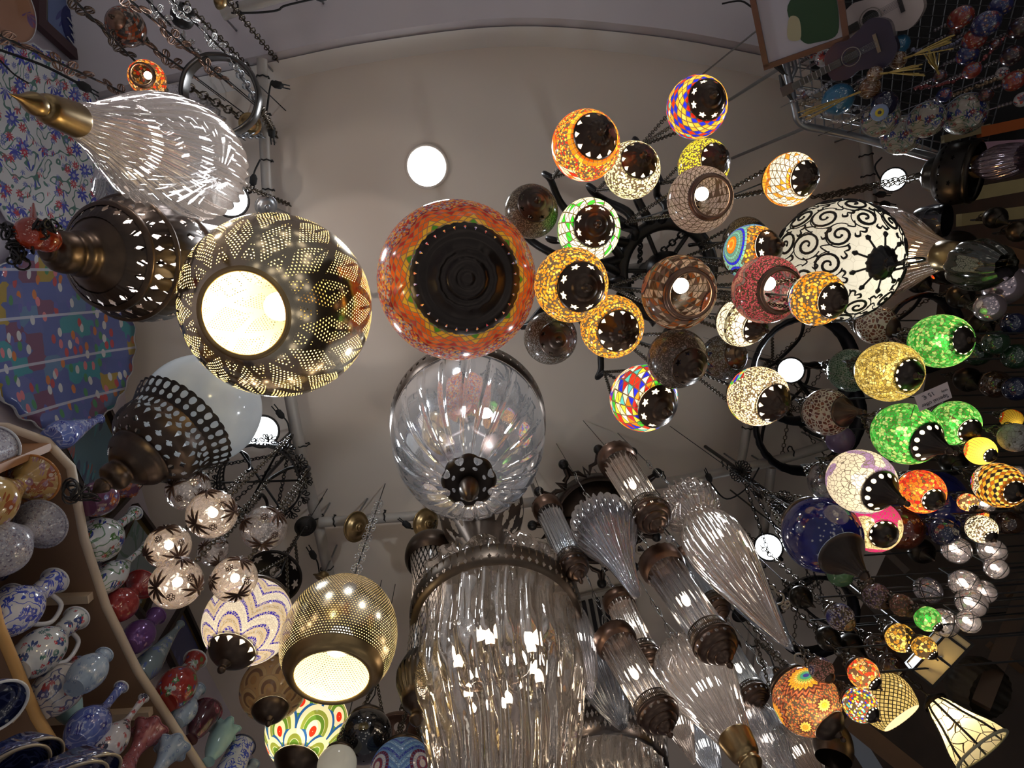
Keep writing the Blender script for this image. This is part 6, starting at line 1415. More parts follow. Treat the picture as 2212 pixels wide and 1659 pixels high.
spindle('brass_dome_lamp', (1978, 379), (2112, 371), 1.9, [('stem_cup', [(0, 5), (.08, 8), (.12, 16), (.18, 30), (.28, 36), (.36, 40)], BLKB, {}), ('dome', [(.34, 38), (.38, 50), (.48, 62), (.6, 66), (.78, 66), (.9, 62)], DOTM, dict(seg=72)), ('rim', [(.88, 63), (.9, 66), (.97, 66), (1.0, 61)], BLKB, dict(seg=56, smooth=False))], 'dark brass dome lamp with dotted rim near the right-hand spot', lean=34)
spindle('brass_dome_lamp', (1962, 481), (2046, 476), 1.95, [('bell', [(0, 8), (.12, 14), (.2, 26), (.5, 34), (.85, 36), (1.0, 34)], flat('black_lacquer', (.014, .014, .018), .12, .3, Coat_Weight=1.0), {})], 'glossy black bell lamp under the dark brass dome', lean=30)
spindle('tulip_glass_lamp', (2110, 360), (2215, 340), 1.72, [('glass_tulip', [(0, 14), (.25, 30), (.5, 36), (.8, 33), (1, 28)], crystal('mauve_glass', (.6, .5, .58), .5, .15, .1, (.6, .52, .6)), dict(seg=96, fl=flutes(20, .04))), ('cup', [(-.12, 8), (-.05, 18), (.02, 24)], BRASS, {})], 'mauve fluted tulip shade right of the dark brass dome')
spindle('shell_lamp', (2060, 570), (2175, 575), 1.6, [('shade', [(0, 20), (.2, 46), (.5, 54), (.8, 44), (1, 28)], flat('dark_olive_glass', (.03, .032, .02), .1, .2, .6, 15, Coat_Weight=1.0), dict(seg=96, fl=flutes(10, .05, .4)))], 'dark olive shell lamp right of the brass end cup')
for (px, py), r, dz, lb in (((2168, 617), 46, 1.50, 'upper silvery lilac ball lamp at the right edge'), ((2138, 664), 34, 1.44, 'lower silvery lilac ball lamp under its larger twin'), ((2208, 600), 24, 1.55, 'small silvery ball cut by the right edge')):
    lantern((px, py), r, (px + 12, py + 3), dz, flat('lilac_mirror_%d' % px, (.52, .43, .47), .14, .8, .3, 30), 'none', 0, lb, name='mirror_ball_lamp', group='silvery lilac balls')
# black pierced ring chandelier behind the crackle lanterns
for (px, py), r, lb in (((1735, 800), 108, 'black ring chandelier pierced with crescents, around the white spot'), ((1990, 720), 78, 'black ring chandelier behind the topmost green lantern'), ((1745, 905), 112, 'second black ring chandelier under the brown crackle lantern'), ((1760, 1330), 85, 'black ring of a beaded chandelier under the dark blue globe')):
    c = at(px, py, 2.28 if py > 880 else 2.15); R = r * depth(c) / F; o = empty('pierced_ring_chandelier', c, lb, 'chandelier', 'black ring chandeliers')
    b = MB(); b.lathe([(R * .97, .03), (R * 1.0, .035), (R * 1.12, -.01), (R * 1.10, -.03), (R * .97, -.0), (R * .97, .03)], 72, None, lambda t, a: 1 + .012 * abs(math.cos(14 * a))); b.build('ring', perf('crescent_cutouts_%d' % px, (.016, .017, .022), .36, .7, 'dot', 28, [(.36, .07, .2)]), o)
    for a in (.5, 2.6, 4.7):
        b = MB(); b.tube(curve3([(R * math.cos(a), R * math.sin(a), .02), (R * .6 * math.cos(a + .3), R * .6 * math.sin(a + .3), .1), (0, 0, .2)], 5), .007, 6); b.build('arm', IRON, o)
    b = MB()
    for k in range(6): b.chain((R * math.cos(k), R * math.sin(k), .02), (.01 * k, 0, 3.95 - c.z), .024, .002, 3, 6)
    b.build('chain', WIRE, o); b = MB(); b.tube([(0, 0, .15), (0, 0, 3.99 - c.z)], .005, 6); b.build('stem', CORD, o)
for (px, py), r, lb in (((1600, 1018), 24, 'black wire flower canopy where the grey pipes cross'), ((1690, 1085), 26, 'black curled wire ornament above the dark blue globe'), ((1720, 1130), 30, 'black curled wire basket beside the dark blue globe')):
    c = at(px, py, 2.15); R = r * depth(c) / F; o = empty('wire_canopy', c, lb, 'canopy', 'wire flower canopies'); b = MB()
    for k in range(18):
        a = TAU * k / 18; u = Vector((math.cos(a), math.sin(a), 0)); b.tube([u * R * (.55 + .45 * math.cos(TAU * q / 10)) + Vector((0, 0, R * .4 * math.sin(TAU * q / 10))) for q in range(10)], .0025, 4, closed=True)
    b.build('loops', IRON, o); b = MB(); b.tube([(0, 0, 0), (0, 0, 3.99 - c.z)], .008, 6)
    for k in range(4): b.chain((0, 0, 0), Vector((.22 * math.cos(k * .4), .3 * math.sin(.6 + k * .3), -.12)), .022, .002, 3, 6)
    b.build('stem', IRON, o)
# clear wire globes cascading down the right
WIREG = crystal('clear_ball_glass', (.92, .86, .88), .52, .25, .05, (.86, .82, .84))
for i, ((px, py), r, dz, lit, lb) in enumerate((((2066, 1188), 32, 1.40, .5, 'clear glass ball with a warm bulb under the small white lantern'), ((2143, 1190), 31, 1.38, .3, 'clear glass ball right of the one with the warm bulb'), ((2152, 1228), 26, 1.32, .4, 'lilac tinted glass ball lowest on the right of the upper trio'),
    ((2084, 1262), 34, 1.36, .6, 'clear glass ball with dark seams, largest of the wire globes'), ((2124, 1278), 28, 1.33, .3, 'clear wire globe tucked right of the largest'), ((2005, 1275), 31, 1.42, 0, 'dull clear wire globe standing apart on the left'), ((2098, 1302), 34, 1.28, .4, 'clear globe wrapped in crossed black wire'), ((2092, 1343), 27, 1.24, .8, 'small clear ball with a bright spark, lowest of the cascade'), ((2038, 1345), 33, 1.30, .2, 'smoky clear ball behind the small green lantern'), ((2128, 1090), 22, 1.5, .3, 'small pearl ball above the tiny red globe'), ((2200, 1025), 20, 1.4, .2, 'small pearl ball at the right edge beside the flowered oval lantern'))):
    C = at(px, py, dz); R = sphere_r(C, r); o = empty('wire_globe_lamp', C, lb, 'hanging lamp', 'clear wire globes')
    b = MB(); b.ball((0, 0, 0), R, 32, 20); b.build('glass_globe', WIREG, o)
    b = MB()
    for k in range(4):
        n = Vector((math.cos(i + k * 1.3), math.sin(i * 2 + k), math.cos(k * 2.2 + i))).normalized(); e1 = n.orthogonal().normalized(); e2 = n.cross(e1); h = .25 * (k - 1.5)
        b.tube([(n * h + (e1 * math.cos(TAU * q / 32) + e2 * math.sin(TAU * q / 32)) * math.sqrt(1 - h * h)) * R * 1.01 for q in range(32)], R * .03, 5, closed=True)
    b.build('wire_wrap', IRON, o)
    if lit:
        b = MB(); b.ball((0, 0, .2 * R), R * .22, 12, 8); b.build('bulb', BULB, o); lamp(o, Vector((0, 0, -.12 * R)), 85 * R * R * lit, (1, .82, .66), R * .1)
    b = MB(); b.tube([(0, 0, R * .95), (0, 0, R * 1.25)], R * .25, 10); b.tube([(0, 0, R), (0, 0, R + .05), (wall_rx(C.y) - .03 - C.x, 0, R + .08)], .0022, 4); b.build('wire', CORD, o)
# price card on the green lantern
c = at(2016, 858, 1.22); o = empty('price_card', c, 'white handwritten special offer price card over the green lanterns', 'price card')
M = facing_frame(o, c, math.radians(18 + 180), (.15, -.35)); b = MB()
b.poly([M @ Vector(q) for q in ((-.042, -.019, 0), (.030, -.019, 0), (.040, .017, 0), (-.030, .017, 0))])
b.poly([M @ Vector(q) for q in ((-.030, .017, -.0008), (.040, .017, -.0008), (.030, -.019, -.0008), (-.042, -.019, -.0008))]); b.build('card', flat('card_paper', (.56, .49, .49), .7), o)
text('Special offer', o, M @ Matrix.Translation((.002, .009, .0006)), .0115)
text('only', o, M @ Matrix.Translation((-.026, -.003, .0006)), .008)
text('15 \u20ac', o, M @ Matrix.Translation((.006, -.008, .0006)), .0135)
b = MB(); b.tube([M @ Vector((.04, .0, 0)), M @ Vector((.05, .01, -.05))], .0008, 4); b.tube([M @ Vector((.0, .017, 0)), Vector((0, 0, 3.99 - c.z))], .0008, 4); b.build('thread', WIRE, o)
# stained glass lamps at the lower right
CREAMG = G('cream_art_glass'); ed = CREAMG.vor(CREAMG.obj(), 30.0, 'DISTANCE_TO_EDGE', out='Distance'); cl = CREAMG.mix(CREAMG.M('LESS_THAN', ed, .022), (.90, .80, .55), (.03, .02, .01))
CREAMG = CREAMG.fin(CREAMG.ms(.65, CREAMG.pr(cl, .2), CREAMG.transl(cl)))
T_, B_ = (2020, 1518), (2124, 1622)
o, L, tt, rr = spindle('stained_glass_lamp', T_, B_, 1.32, [('glass_shade', [(0, 18), (.12, 26), (.4, 38), (.75, 58), (.97, 66)], CREAMG, dict(seg=64)), ('rim', [(.95, 66), (.97, 69), (1.0, 69), (1.0, 62)], flat('pale_rim', (.35, .34, .24), .4), dict(seg=64, smooth=False)), ('cap', [(-.12, 10), (-.04, 26), (.02, 28)], BLKB, {})], 'cream stained glass bell lamp with black leading at the lower right', light=[(.5, 0, .8, (1, .82, .5))], lean=26)
for k in range(8):
    a = TAU * k / 8; b = MB(); b.tube([(rr(q, r) * 1.01 * math.cos(a), rr(q, r) * 1.01 * math.sin(a), -tt(q) * L) for q, r in ((0, 18), (.12, 26), (.4, 38), (.75, 58), (.97, 66))], .0035, 6); b.build('leading', IRON, o)
o, L, tt, rr = spindle('stained_glass_lamp', (2052, 1372), (2030, 1452), 1.30, [('core', [(0, 30), (1, 30)], CREAMG, dict(seg=6, smooth=False))], 'dummy', up=False)
for ch in list(o.children): bpy.data.objects.remove(ch)
bpy.data.objects.remove(o)
c = at(2035, 1420, 1.28); o = empty('panel_lantern', c, 'tilted box lantern of cream glass panels in black frames at the lower right', 'hanging lamp')
M = facing_frame(o, c, math.radians(52), (.3, .3)); s_ = depth(c) / F
PANE = G('cream_pane'); PANE = PANE.fin(PANE.ms(.6, PANE.pr((.85, .76, .55), .25), PANE.transl((.9, .78, .5))))
b = MB(); hx, hy, hz = 62 * s_, 24 * s_, 40 * s_
for y in (-hy, hy):
    for z in (0, -hz): b.box((0, y, z), 2 * hx + 5 * s_, 5 * s_, 5 * s_, M)
for x in (-hx, -4 * s_, 44 * s_, hx):
    for z in (0, -hz): b.box((x, 0, z), 5 * s_, 2 * hy, 5 * s_, M)
    for y in (-hy, hy): b.box((x, y, -hz / 2), 5 * s_, 5 * s_, hz, M)
b.box((0, 0, -hz - 3 * s_), 2 * hx, 2 * hy, 3 * s_, M)
b.build('frame', flat('black_lantern_frame', (.02, .015, .012), .4, .5), o)
for (x, w) in ((-33, 52), (20, 42), (53, 14)):
    b = MB(); b.box((x * s_, 0, 0), w * s_, 2 * hy - 5 * s_, 1.5 * s_, M); b.build('glass_panel', PANE, o)
for y in (-hy, hy):
    b = MB(); b.box((0, y, -hz / 2), 2 * hx - 8 * s_, 1.5 * s_, hz - 5 * s_, M); b.build('side_panel', PANE, o)
lamp(o, (M @ Vector((-10 * s_, 0, -hz * .7))), .22, (1, .82, .52))
b = MB(); b.tube([(0, 0, 0), (0, 0, 3.99 - c.z)], .004, 6); b.build('rod', IRON, o)
o, L, tt, rr = spindle('bowl_uplight', (1890, 1488), (1948, 1552), 1.36, [('pierced_bowl', [(-.25, 20), (0, 52), (.4, 60), (.8, 54), (1.0, 46)], mosaic('mesh_bowl', [dict(k='diamond', p=[(.6, .5, .25), (.45, .36, .16)], n=22, m=8, g=.12)], .5, (.02, .015, .01)), dict(seg=64)), ('light_disc', [(.99, 46), (1.0, 40), (1.0, .5)], emit('warm_disc', (1, .78, .42), 1.3), dict(seg=48, smooth=False))], 'dark net patterned bowl lamp with a glowing cream disc, right of the confetti lantern', light=[(.5, 0, .5, (1, .82, .5))], lean=30)
spindle('bronze_cone_shade', (1800, 1560), (1800, 1640), 1.4, [('shade', [(0, 16), (.3, 34), (.7, 40), (1.0, 36)], BRONZE, {})], 'plain dark bronze cone shade under the flowered orange globe')
spindle('dark_basket_lamp', (2070, 1460), (2140, 1500), 1.62, [('shade', [(0, 40), (.5, 62), (1, 56)], flat('brown_basket', (.03, .022, .012), .5, .2, .7, 60), dict(seg=64, fl=flutes(20, .03)))], 'dark brown basket shade between the box lantern and the stained glass bell')
WOOD = flat('orange_brown_wood', (.11, .058, .026), .5, 0, .35, 9)
def plank(p0, p1, dz, w, label, mat, cat='beam', name='wooden_beam'):
    a, c = at(*p0, dz[0]), at(*p1, dz[1]); o = empty(name, (a + c) / 2, label, cat); m = (a + c) / 2; r = w * depth(m) / F
    t = (c - a).normalized(); u = t.cross((EYE - m).normalized()).normalized(); n = t.cross(u); b = MB()
    b.prism([a - m - u * r, a - m + u * r, c - m + u * r, c - m - u * r], n * r * (-1 if n.dot(EYE - m) < 0 else 1) * -1.2); b.build('timber', mat, o)
plank((1840, 1560), (2040, 1720), (1.55, 1.45), 20, 'orange brown wooden beam slanting out of the bottom edge', WOOD)
plank((2225, 1250), (2120, 1520), (1.7, 1.5), 16, 'dark wooden post slanting down the right edge beside the wire globes', flat('dark_post_wood', (.06, .034, .018), .5, 0, .3, 9))
plank((1832, 1575), (1905, 1690), (1.9, 1.85), 18, 'pale bluish strip of window frame at the bottom right', flat('pale_blue_frame', (.30, .34, .40), .5), 'strip', 'window_strip')
for i, (a, c, lb) in enumerate((((2140, 1395), (2235, 1470), 'upper short wooden slat of the rack at the right edge'), ((2130, 1580), (2190, 1640), 'short wooden slat lit from the side right of the stained glass bell'), ((2150, 1500), (2240, 1570), 'middle wooden slat of the rack at the right edge'), ((2180, 1285), (2235, 1330), 'topmost wooden slat of the rack at the right edge'), ((1960, 1235), (1850, 1130), 'narrow slat crossing behind the magenta patched lantern'), ((1925, 1350), (1800, 1230), 'long pale slat crossing behind the dim lilac lantern'))):
    plank(a, c, (1.75, 1.75), 7, lb, WOOD if i < 4 else flat('grey_slat_%d' % i, (.10, .085, .075), .6), 'slat', 'wooden_slat')
for i, (a, c, w, lb) in enumerate((((2080, 352), (2140, 335), 14, 'short cream shelf end just right of the dark brass dome'), ((2095, 420), (2230, 396), 14, 'cream shelf edge below the dark brass dome'), ((2078, 475), (2230, 456), 13, 'lower cream shelf edge with lace trim at the right'), ((2150, 540), (2230, 560), 14, 'tan shelf edge behind the dark olive shell lamp'), ((2120, 285), (2230, 262), 11, 'orange folded cloth on the upper right shelf'), ((2080, 318), (2230, 308), 8, 'pale pink folded cloth on the upper right shelf'), ((2040, 300), (2140, 275), 8, 'thin tan shelf edge under the flowered bowls'))):
    plank(a, c, (1.95, 1.95), w, lb, flat('shelf_tone_%d' % i, [(.42, .34, .17), (.40, .32, .15), (.38, .30, .14), (.22, .11, .05), (.42, .10, .02), (.45, .26, .33), (.26, .2, .1)][i], .6, 0, .15, 20), 'cloth' if i in (4, 5) else 'shelf', 'folded_cloth' if i in (4, 5) else 'shelf_edge')
# ------------------------------------------------------------------ wire rack with instruments and ornaments, top right
RZ = 1.95
c0 = at(1740, 150, RZ); o = empty('wire_rack', c0, 'grey tubular wire grid rack hung from the ceiling at the top right', 'rack')
fr = curve3([at(x, y, RZ) - c0 for x, y in ((1664, -60), (1672, 40), (1696, 140), (1718, 235), (1724, 258), (1740, 272), (1775, 280), (1850, 296), (1960, 326), (2080, 360))], 5)
b = MB(); b.tube(fr, .012, 10); b.build('frame_tube', STEEL, o); b = MB(); b.tube([at(x, y, RZ) - c0 for x, y in ((1710, 110), (1718, 150), (1705, 180))], .008, 8)
for k in range(2): b.tube([fr[10 + 16 * k], Vector((fr[10 + 16 * k].x, fr[10 + 16 * k].y, 3.99 - c0.z))], .006, 6)
b.build('bracket', STEEL, o)
b = MB(); A = [at(x, y, RZ + .02) - c0 for x, y in ((1680, -40), (1722, 262), (2120, 352), (2230, -40))]
for k in range(22):
    t = k / 21; b.tube([A[1] + (A[2] - A[1]) * t, A[0] + (A[3] - A[0]) * t], .0022, 4)
for k in range(16):
    t = k / 15; b.tube([A[1] + (A[0] - A[1]) * t, A[2] + (A[3] - A[2]) * t], .0022, 4)
b.build('wire_grid', STEEL, o)
# a dark cloth liner on the grid hides the ceiling above the stock
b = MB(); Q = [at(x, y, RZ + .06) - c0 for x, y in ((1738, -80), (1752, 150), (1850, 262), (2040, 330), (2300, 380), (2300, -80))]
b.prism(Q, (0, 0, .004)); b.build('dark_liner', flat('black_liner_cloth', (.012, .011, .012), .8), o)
def outline_body(M, pts, h, mat, name, o):
    P = curve3([Vector((x, y, 0)) for x, y in pts], 5, True); b = MB(); b.prism([M @ p for p in P], (M.to_3x3() @ Vector((0, 0, -h)))); return b.build(name, mat, o)
def guitar(px, py, ang, dz, s, label, col, fret, neck=True):
    c = at(px, py, dz); o = empty('guitar', c, label, 'guitar', 'toy guitars on the rack'); M = facing_frame(o, c, ang, (-.25, .1)); k = s * depth(c) / F
    m = flat('guitar_paint_%d' % px, col, .25, 0, .1, 10)
    outline_body(M, [(x * k, y * k) for x, y in ((-.62, 0), (-.6, .34), (-.3, .56), (.02, .44), (.25, .38), (.5, .44), (.78, .3), (.84, 0), (.78, -.3), (.5, -.44), (.25, -.38), (.02, -.44), (-.3, -.56), (-.6, -.34))], .35 * k, m, 'body', o)
    b = MB(); b.lathe([(.0001, 0), (.155 * k, 0)], 28, M @ Matrix.Translation((.28 * k, 0, .004 * k))); b.build('sound_hole', flat('hole_%d' % px, (.008, .007, .007), .6), o)
    b = MB(); b.tube([M @ Vector((.28 * k + .2 * k * math.cos(a), .2 * k * math.sin(a), .008 * k)) for a in [TAU * q / 28 for q in range(28)]], .008 * k, 4, closed=True); b.build('rosette', flat('ros_%d' % px, (.3, .26, .22), .4), o)
    b = MB(); b.box((-.28 * k, 0, .03 * k), .07 * k, .42 * k, .06 * k, M); b.build('bridge', flat('bridge_%d' % px, fret, .4), o)
    b = MB(); b.box((1.08 * k, 0, .03 * k), 1.15 * k, .17 * k, .07 * k, M)
    b.build('neck', flat('neck_%d' % px, (.05, .045, .04), .5), o)
    b = MB()
    for q in range(8): b.box((.75 * k + .1 * k * q, 0, .075 * k), .012 * k, .16 * k, .02 * k, M)
    b.build('frets', STEEL, o)
    b = MB()
    for q in range(6): b.tube([M @ Vector((-.28 * k, (-.065 + .026 * q) * k, .07 * k)), M @ Vector((1.62 * k, (-.065 + .026 * q) * k, .09 * k))], .004 * k, 3)
    b.build('strings', SILVER, o)
    b = MB(); b.box((1.78 * k, 0, .02 * k), .3 * k, .24 * k, .07 * k, M); b.build('headstock', m, o)
    b = MB(); b.tube([(0, 0, 0), (0, 0, 1.5 + RZ + .02 - c.z)], .003, 5); b.build('hanger', STEEL, o)
guitar(1866, 108, math.radians(213), 1.74, 92, 'small dark violet toy guitar hanging from the wire rack', (.022, .016, .035), (.16, .12, .08))
guitar(1912, 22, math.radians(215), 1.82, 104, 'small cream white toy guitar partly behind the violet one', (.52, .43, .40), (.015, .012, .012))
# framed picture resting on the rack
c = at(1719, -2, 1.80); o = empty('framed_picture', c, 'brown framed picture with a dark green abstract figure at the top right', 'picture'); M = facing_frame(o, c, math.radians(27), (-.15, .25)); k = depth(c) / F
Wd, Hd = 82 * k, 92 * k; b = MB()
for s in (-1, 1): b.box((s * Wd, -20 * k, 0), 12 * k, 2 * Hd, 10 * k, M)
for s in (-1, 1): b.box((0, -20 * k + s * Hd, 0), 2 * Wd + 12 * k, 12 * k, 10 * k, M)
b.build('frame', flat('brown_frame_wood', (.12, .05, .03), .4), o)
b = MB(); b.box((0, -20 * k, -2 * k), 2 * Wd, 2 * Hd, 3 * k, M); b.build('paper', flat('lilac_paper', (.42, .41, .47), .7), o)
outline_body(M @ Matrix.Translation((28 * k, -25 * k, 1.2 * k)), [(x * k, y * k) for x, y in ((-30, -60), (-48, 10), (-20, 36), (10, 26), (38, 40), (46, 0), (40, -70), (0, -74))], 1.0 * k, flat('bottle_green_paint', (.012, .05, .02), .7), 'green_figure', o)
outline_body(M @ Matrix.Translation((22 * k, -20 * k, 1.6 * k)), [(x * k, y * k) for x, y in ((-50, -50), (-40, -10), (-22, -20), (-26, -60))], .6 * k, flat('sand_paint', (.36, .34, .22), .7), 'pale_figure', o)
b = MB(); b.tube([(0, 0, 0), (0, 0, 3.99 - c.z)], .003, 4); b.build('hanger', STEEL, o)
# ceramic ornaments hanging from the rack
HOM = dict(
 blue=flat('turquoise_glaze', (0.020, 0.109, 0.204), .08, 0, .15, 20, Coat_Weight=1.0), navy=flat('dark_navy_glaze', (0.008, 0.008, 0.027), .1, 0, .3, 20, Coat_Weight=.8),
 flo=iznik('flowered_bowl_glaze', (0.299, 0.265, 0.224), [(0.020, 0.034, 0.150), (0.204, 0.041, 0.034), (0.034, 0.122, 0.068)], 34, .12, (0.082, 0.116, 0.068)),
 gold=iznik('gold_swirl_glaze', (0.109, 0.048, 0.020), [(0.286, 0.218, 0.163), (0.136, 0.061, 0.027)], 40, .12, (0.272, 0.224, 0.177)),
 red=iznik('red_ornament_glaze', (0.204, 0.031, 0.020), [(0.068, 0.082, 0.204), (0.286, 0.190, 0.082), (0.272, 0.204, 0.177)], 40, .12),
 dbl=iznik('blue_ornament_glaze', (0.020, 0.027, 0.102), [(0.177, 0.034, 0.041), (0.136, 0.170, 0.238), (0.204, 0.102, 0.034)], 40, .12),
 dim=iznik('dim_ornament_glaze', (0.041, 0.024, 0.027), [(0.150, 0.034, 0.020), (0.034, 0.041, 0.109), (0.136, 0.109, 0.082)], 44, .15),
 wr=iznik('white_red_heart_glaze', (0.340, 0.320, 0.326), [(0.306, 0.034, 0.027), (0.034, 0.034, 0.068)], 30, .15),
)
TAS = flat('gold_tassel', (.34, .24, .06), .5, 0, .4, 60); BEADM = flat('glass_beads', (.10, .08, .09), .1, .2, .8, 90, Coat_Weight=1.0)
def ornament(px, py, r, dz, mat, label, sq=1.0, tassel=None, group='ceramic ornaments on the rack', ax=None, name='hanging_ornament', cat='ornament'):
    C = at(px, py, dz); R = sphere_r(C, r); o = empty(name, C, label, cat, group)
    b = MB(); b.ball((0, 0, 0), R, 28, 16, sq); b.build('ball', HOM[mat], o)
    b = MB(); b.tube([(0, 0, R * sq * .95), (0, 0, R * sq * 1.12)], R * .18, 10); b.tube([(0, 0, R * sq), (0, 0, 1.5 + RZ + .04 - C.z)], .0018, 4)
    for q in range(5): b.ball((0, 0, R * sq * 1.15 + .012 * q), .0055, 8, 5)
    b.build('bead_string', BEADM, o)
    if tassel:
        e = at(tassel[0], tassel[1], dz - tassel[2]) - C; b = MB(); b.tube([(0, 0, 0), e * .3], .003, 5)
        for q in range(10):
            j = Vector((random.uniform(-1, 1), random.uniform(-1, 1), random.uniform(-1, 1))) * .008; b.tube([e * .3, e * .6 + j, e + j * 2], .0018, 4)
        b.build('tassel', TAS, o)
ornament(1810, 215, 35, 1.80, 'blue', 'shiny turquoise egg ornament hanging inside the rack corner', 1.15)
ornament(1878, 190, 25, 1.74, 'gold', 'brown and cream swirled ball beside the turquoise egg', 1.0, (1735, 248, .0))
ornament(1940, 130, 20, 1.74, 'gold', 'small bronze ball with a long gold tassel under the violet guitar', 1.0, (2050, 95, .18))
ornament(1910, 225, 30, 1.72, 'navy', 'dark navy ball above the flowered bowls', 1.0)
ornament(1945, 95, 22, 1.84, 'blue', 'blue ball half hidden under the cream guitar', 1.0)
ornament(1890, 160, 18, 1.70, 'gold', 'small bronze ball between the violet guitar and the swirled ball', 1.0, (1990, 150, .15))
ornament(2075, 38, 26, 1.72, 'red', 'red egg ornament with a cream band near the top right', 1.3)
ornament(2130, 52, 30, 1.66, 'dbl', 'blue floral egg ornament beside the red banded one', 1.2)
ornament(2105, 85, 26, 1.70, 'red', 'red and green egg ornament below the blue floral one', 1.1)
ornament(2090, 118, 24, 1.72, 'dbl', 'blue egg ornament with a red lip under the red and green one', 1.1)
ornament(2100, 152, 19, 1.70, 'red', 'small red bell ornament in the middle of the dark stock', 1.2)
ornament(2165, 158, 15, 1.66, 'wr', 'small white flowered ball in the dark stock', 1.0)
ornament(2190, 175, 24, 1.62, 'red', 'red ball ornament close to the right edge', 1.1)
ornament(2185, 120, 24, 1.66, 'dim', 'brown ball ornament near the right edge above the red one', 1.1)
ornament(2208, 215, 18, 1.6, 'wr', 'pale flowered cup cut by the right edge', 1.0)
ornament(2160, 15, 26, 1.68, 'dbl', 'blue speckled egg ornament at the top edge', 1.2)
ornament(2205, 60, 26, 1.64, 'dim', 'dark red speckled egg ornament at the right edge', 1.2)
ornament(1740, 205, 11, 1.85, 'dim', 'tiny brown bead cluster by the rack corner', 1.0)
ornament(2030, 165, 16, 1.76, 'dim', 'small dim brown ball amid the gold tassels', 1.0, (2010, 120, .1))
ornament(2040, 205, 17, 1.76, 'dbl', 'small dim blue ball over the middle flowered bowl', 1.0)
ornament(2130, 205, 17, 1.7, 'dim', 'small dim ball above the last flowered bowl', 1.0)
ornament(1780, 125, 20, 1.86, 'wr', 'white ornament with red hearts behind the guitar neck', 1.1)
ornament(1757, 118, 14, 1.9, 'wr', 'small white ornament with black bats beside the picture', 1.2)
ornament(2150, 95, 14, 1.68, 'dim', 'small dim wine ball between the egg ornaments', 1.0)
ornament(2060, 70, 15, 1.78, 'dim', 'small dim wine ball beneath the red egg with cream band', 1.0)
def hbowl(px, py, r, dz, label, ax):
    C = at(px, py, dz); R = r * depth(C) / F; o = empty('pottery_bowl', C, label, 'bowl', 'flowered bowls on the rack', Vector(ax).normalized())
    b = MB(); b.lathe(curve([(R, .5 * R), (R * .98, .2 * R), (R * .8, -.2 * R), (R * .45, -.5 * R), (R * .42, -.56 * R)], 5), 40); b.lathe([(R * .42, -.56 * R), (R * .3, -.52 * R), (.0001, -.5 * R)], 40); b.build('body', HOM['flo'], o)
    b = MB(); b.tube([(R * math.cos(TAU * k / 40), R * math.sin(TAU * k / 40), .5 * R) for k in range(40)], R * .035, 6, closed=True); b.build('rim', flat('bowl_rim_%d' % px, (.2, .22, .28), .2), o)
    inv = mw(o).inverted(); b = MB(); b.tube([(0, 0, -.4 * R), inv @ Vector((C.x, C.y, 1.5 + RZ + .03))], .0016, 4); b.build('string', WIRE, o)
hbowl(1906, 258, 38, 1.78, 'white bowl painted with tulips, nearest the rack frame', (-.35, .35, -.85))
hbowl(2006, 262, 37, 1.76, 'white bowl with a red carnation in the middle of the row', (-.3, .4, -.85))
hbowl(2092, 250, 42, 1.74, 'white bowl with blue and brown flowers, last of the row', (-.3, .4, -.85))
hbowl(1952, 296, 40, 1.84, 'pale blue lipped bowl behind the tulip bowl', (-.35, .4, -.85))
c = at(1900, 243, 1.69); o = empty('eye_charm', c, 'round blue and yellow eye charm in front of the tulip bowl', 'charm'); M = facing_frame(o, c, 0); k = depth(c) / F
for r, z, m in ((17, 0, (.16, .22, .36)), (9, 1.2, (.45, .36, .03)), (4, 2.2, (.03, .03, .05))):
    b = MB(); b.lathe([(r * k, 0), (r * .9 * k, 2 * k), (.0001, 2.6 * k)], 28, M @ Matrix.Translation((0, 0, z * k))); b.build({17: 'disc', 9: 'iris', 4: 'pupil'}[r], flat('eye_%d' % r, m, .1), o)
b = MB(); b.tube([(0, 0, 0), (0, 0, 1.5 + RZ + .03 - c.z)], .0015, 4); b.build('string', WIRE, o)
# black fabric fish shapes tied outside the rack frame
for (pts, lb) in (([(1652, 108), (1680, 118), (1696, 160), (1672, 140)], 'black cloth point sticking out beside the picture'), ([(1686, 160), (1700, 190), (1712, 215), (1690, 188)], 'black cloth bird tied to the rack frame')):
    c = at(*pts[0], 1.93); o = empty('cloth_ornament', c, lb, 'ornament', 'black cloth shapes on the rack'); b = MB()
    P = [at(x, y, 1.93) - c for x, y in pts]; b.prism(P, (0, 0, .012)); b.build('cloth', flat('black_cloth_%d' % pts[0][0], (.012, .012, .013), .6), o); b = MB(); b.tube([P[1], P[2], P[2] + Vector((.03, 0, .02))], .0018, 4); b.build('tie', WIRE, o)
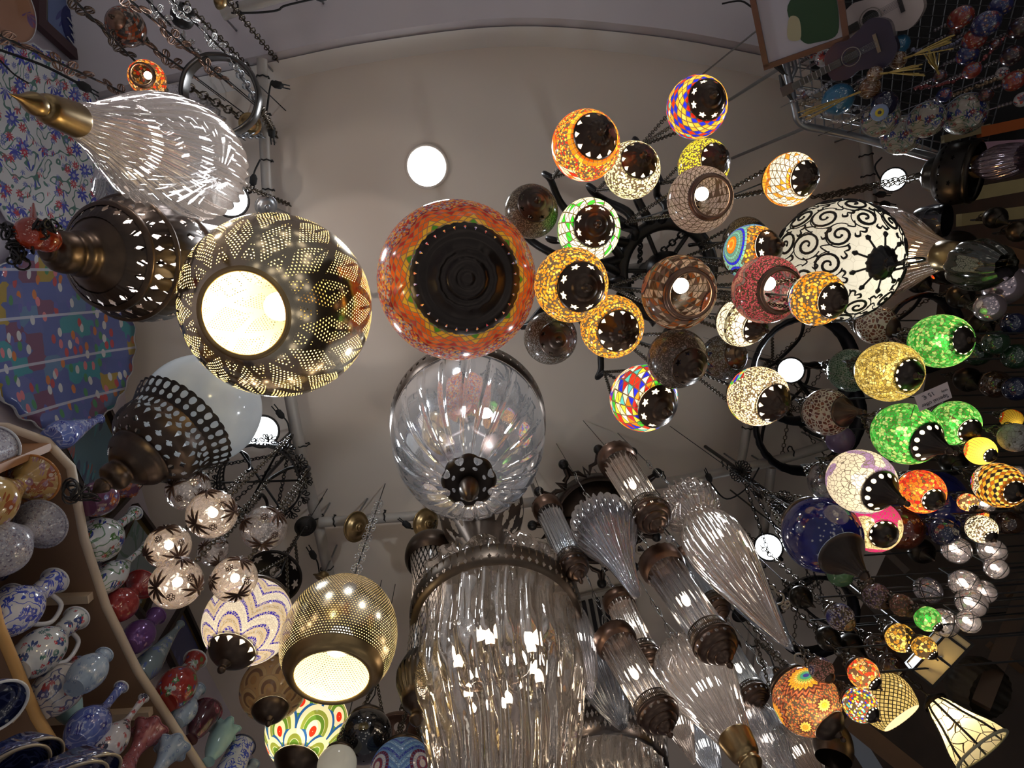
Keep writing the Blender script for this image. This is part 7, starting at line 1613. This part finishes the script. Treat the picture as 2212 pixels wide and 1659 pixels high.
# strings of glass beads swagged along the rack
for i, (a, m, c, lb) in enumerate((((1720, 185), (1760, 200), (1830, 150), 'sparkling bead string nearest the violet guitar'), ((1735, 262), (1810, 240), (1890, 230), 'lowest bead string in the rack corner'), ((1800, 262), (1850, 255), (1905, 236), 'bead string along the lower rack tube'), ((1730, 225), (1780, 212), (1850, 190), 'bead string beside the turquoise egg'), ((1980, 190), (2080, 165), (2180, 70), 'long bead string running through the dark stock'), ((1970, 110), (2060, 95), (2150, 20), 'upper bead string running through the dark stock'), ((2000, 225), (2100, 190), (2212, 150), 'lower bead string running through the dark stock'))):
    P = curve3([at(*a, 1.9), at(*m, 1.82), at(*c, 1.88)], 16); o = empty('bead_string', P[0], lb, 'beads', 'bead strings on the rack'); b = MB()
    b.tube([p - P[0] for p in P], .001, 4)
    for q in P: b.ball(q - P[0] + Vector((random.uniform(-.003, .003), random.uniform(-.003, .003), 0)), random.uniform(.004, .008), 8, 5)
    b.build('beads', flat('beads_%d' % i, [(.3, .3, .32), (.25, .25, .27), (.3, .28, .26), (.2, .16, .12), (.3, .08, .08), (.2, .2, .28), (.3, .2, .12)][i], .08, .4, .5, 200), o)
# dim stock on the right-hand wall behind the lamps
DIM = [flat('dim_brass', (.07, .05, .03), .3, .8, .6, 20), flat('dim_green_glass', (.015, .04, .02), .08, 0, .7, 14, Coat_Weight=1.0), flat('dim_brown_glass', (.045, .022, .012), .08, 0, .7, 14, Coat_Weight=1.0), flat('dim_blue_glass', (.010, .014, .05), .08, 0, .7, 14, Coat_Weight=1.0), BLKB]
KN = ['dark brass', 'dark green glass', 'dark brown glass', 'dark blue glass', 'black metal']
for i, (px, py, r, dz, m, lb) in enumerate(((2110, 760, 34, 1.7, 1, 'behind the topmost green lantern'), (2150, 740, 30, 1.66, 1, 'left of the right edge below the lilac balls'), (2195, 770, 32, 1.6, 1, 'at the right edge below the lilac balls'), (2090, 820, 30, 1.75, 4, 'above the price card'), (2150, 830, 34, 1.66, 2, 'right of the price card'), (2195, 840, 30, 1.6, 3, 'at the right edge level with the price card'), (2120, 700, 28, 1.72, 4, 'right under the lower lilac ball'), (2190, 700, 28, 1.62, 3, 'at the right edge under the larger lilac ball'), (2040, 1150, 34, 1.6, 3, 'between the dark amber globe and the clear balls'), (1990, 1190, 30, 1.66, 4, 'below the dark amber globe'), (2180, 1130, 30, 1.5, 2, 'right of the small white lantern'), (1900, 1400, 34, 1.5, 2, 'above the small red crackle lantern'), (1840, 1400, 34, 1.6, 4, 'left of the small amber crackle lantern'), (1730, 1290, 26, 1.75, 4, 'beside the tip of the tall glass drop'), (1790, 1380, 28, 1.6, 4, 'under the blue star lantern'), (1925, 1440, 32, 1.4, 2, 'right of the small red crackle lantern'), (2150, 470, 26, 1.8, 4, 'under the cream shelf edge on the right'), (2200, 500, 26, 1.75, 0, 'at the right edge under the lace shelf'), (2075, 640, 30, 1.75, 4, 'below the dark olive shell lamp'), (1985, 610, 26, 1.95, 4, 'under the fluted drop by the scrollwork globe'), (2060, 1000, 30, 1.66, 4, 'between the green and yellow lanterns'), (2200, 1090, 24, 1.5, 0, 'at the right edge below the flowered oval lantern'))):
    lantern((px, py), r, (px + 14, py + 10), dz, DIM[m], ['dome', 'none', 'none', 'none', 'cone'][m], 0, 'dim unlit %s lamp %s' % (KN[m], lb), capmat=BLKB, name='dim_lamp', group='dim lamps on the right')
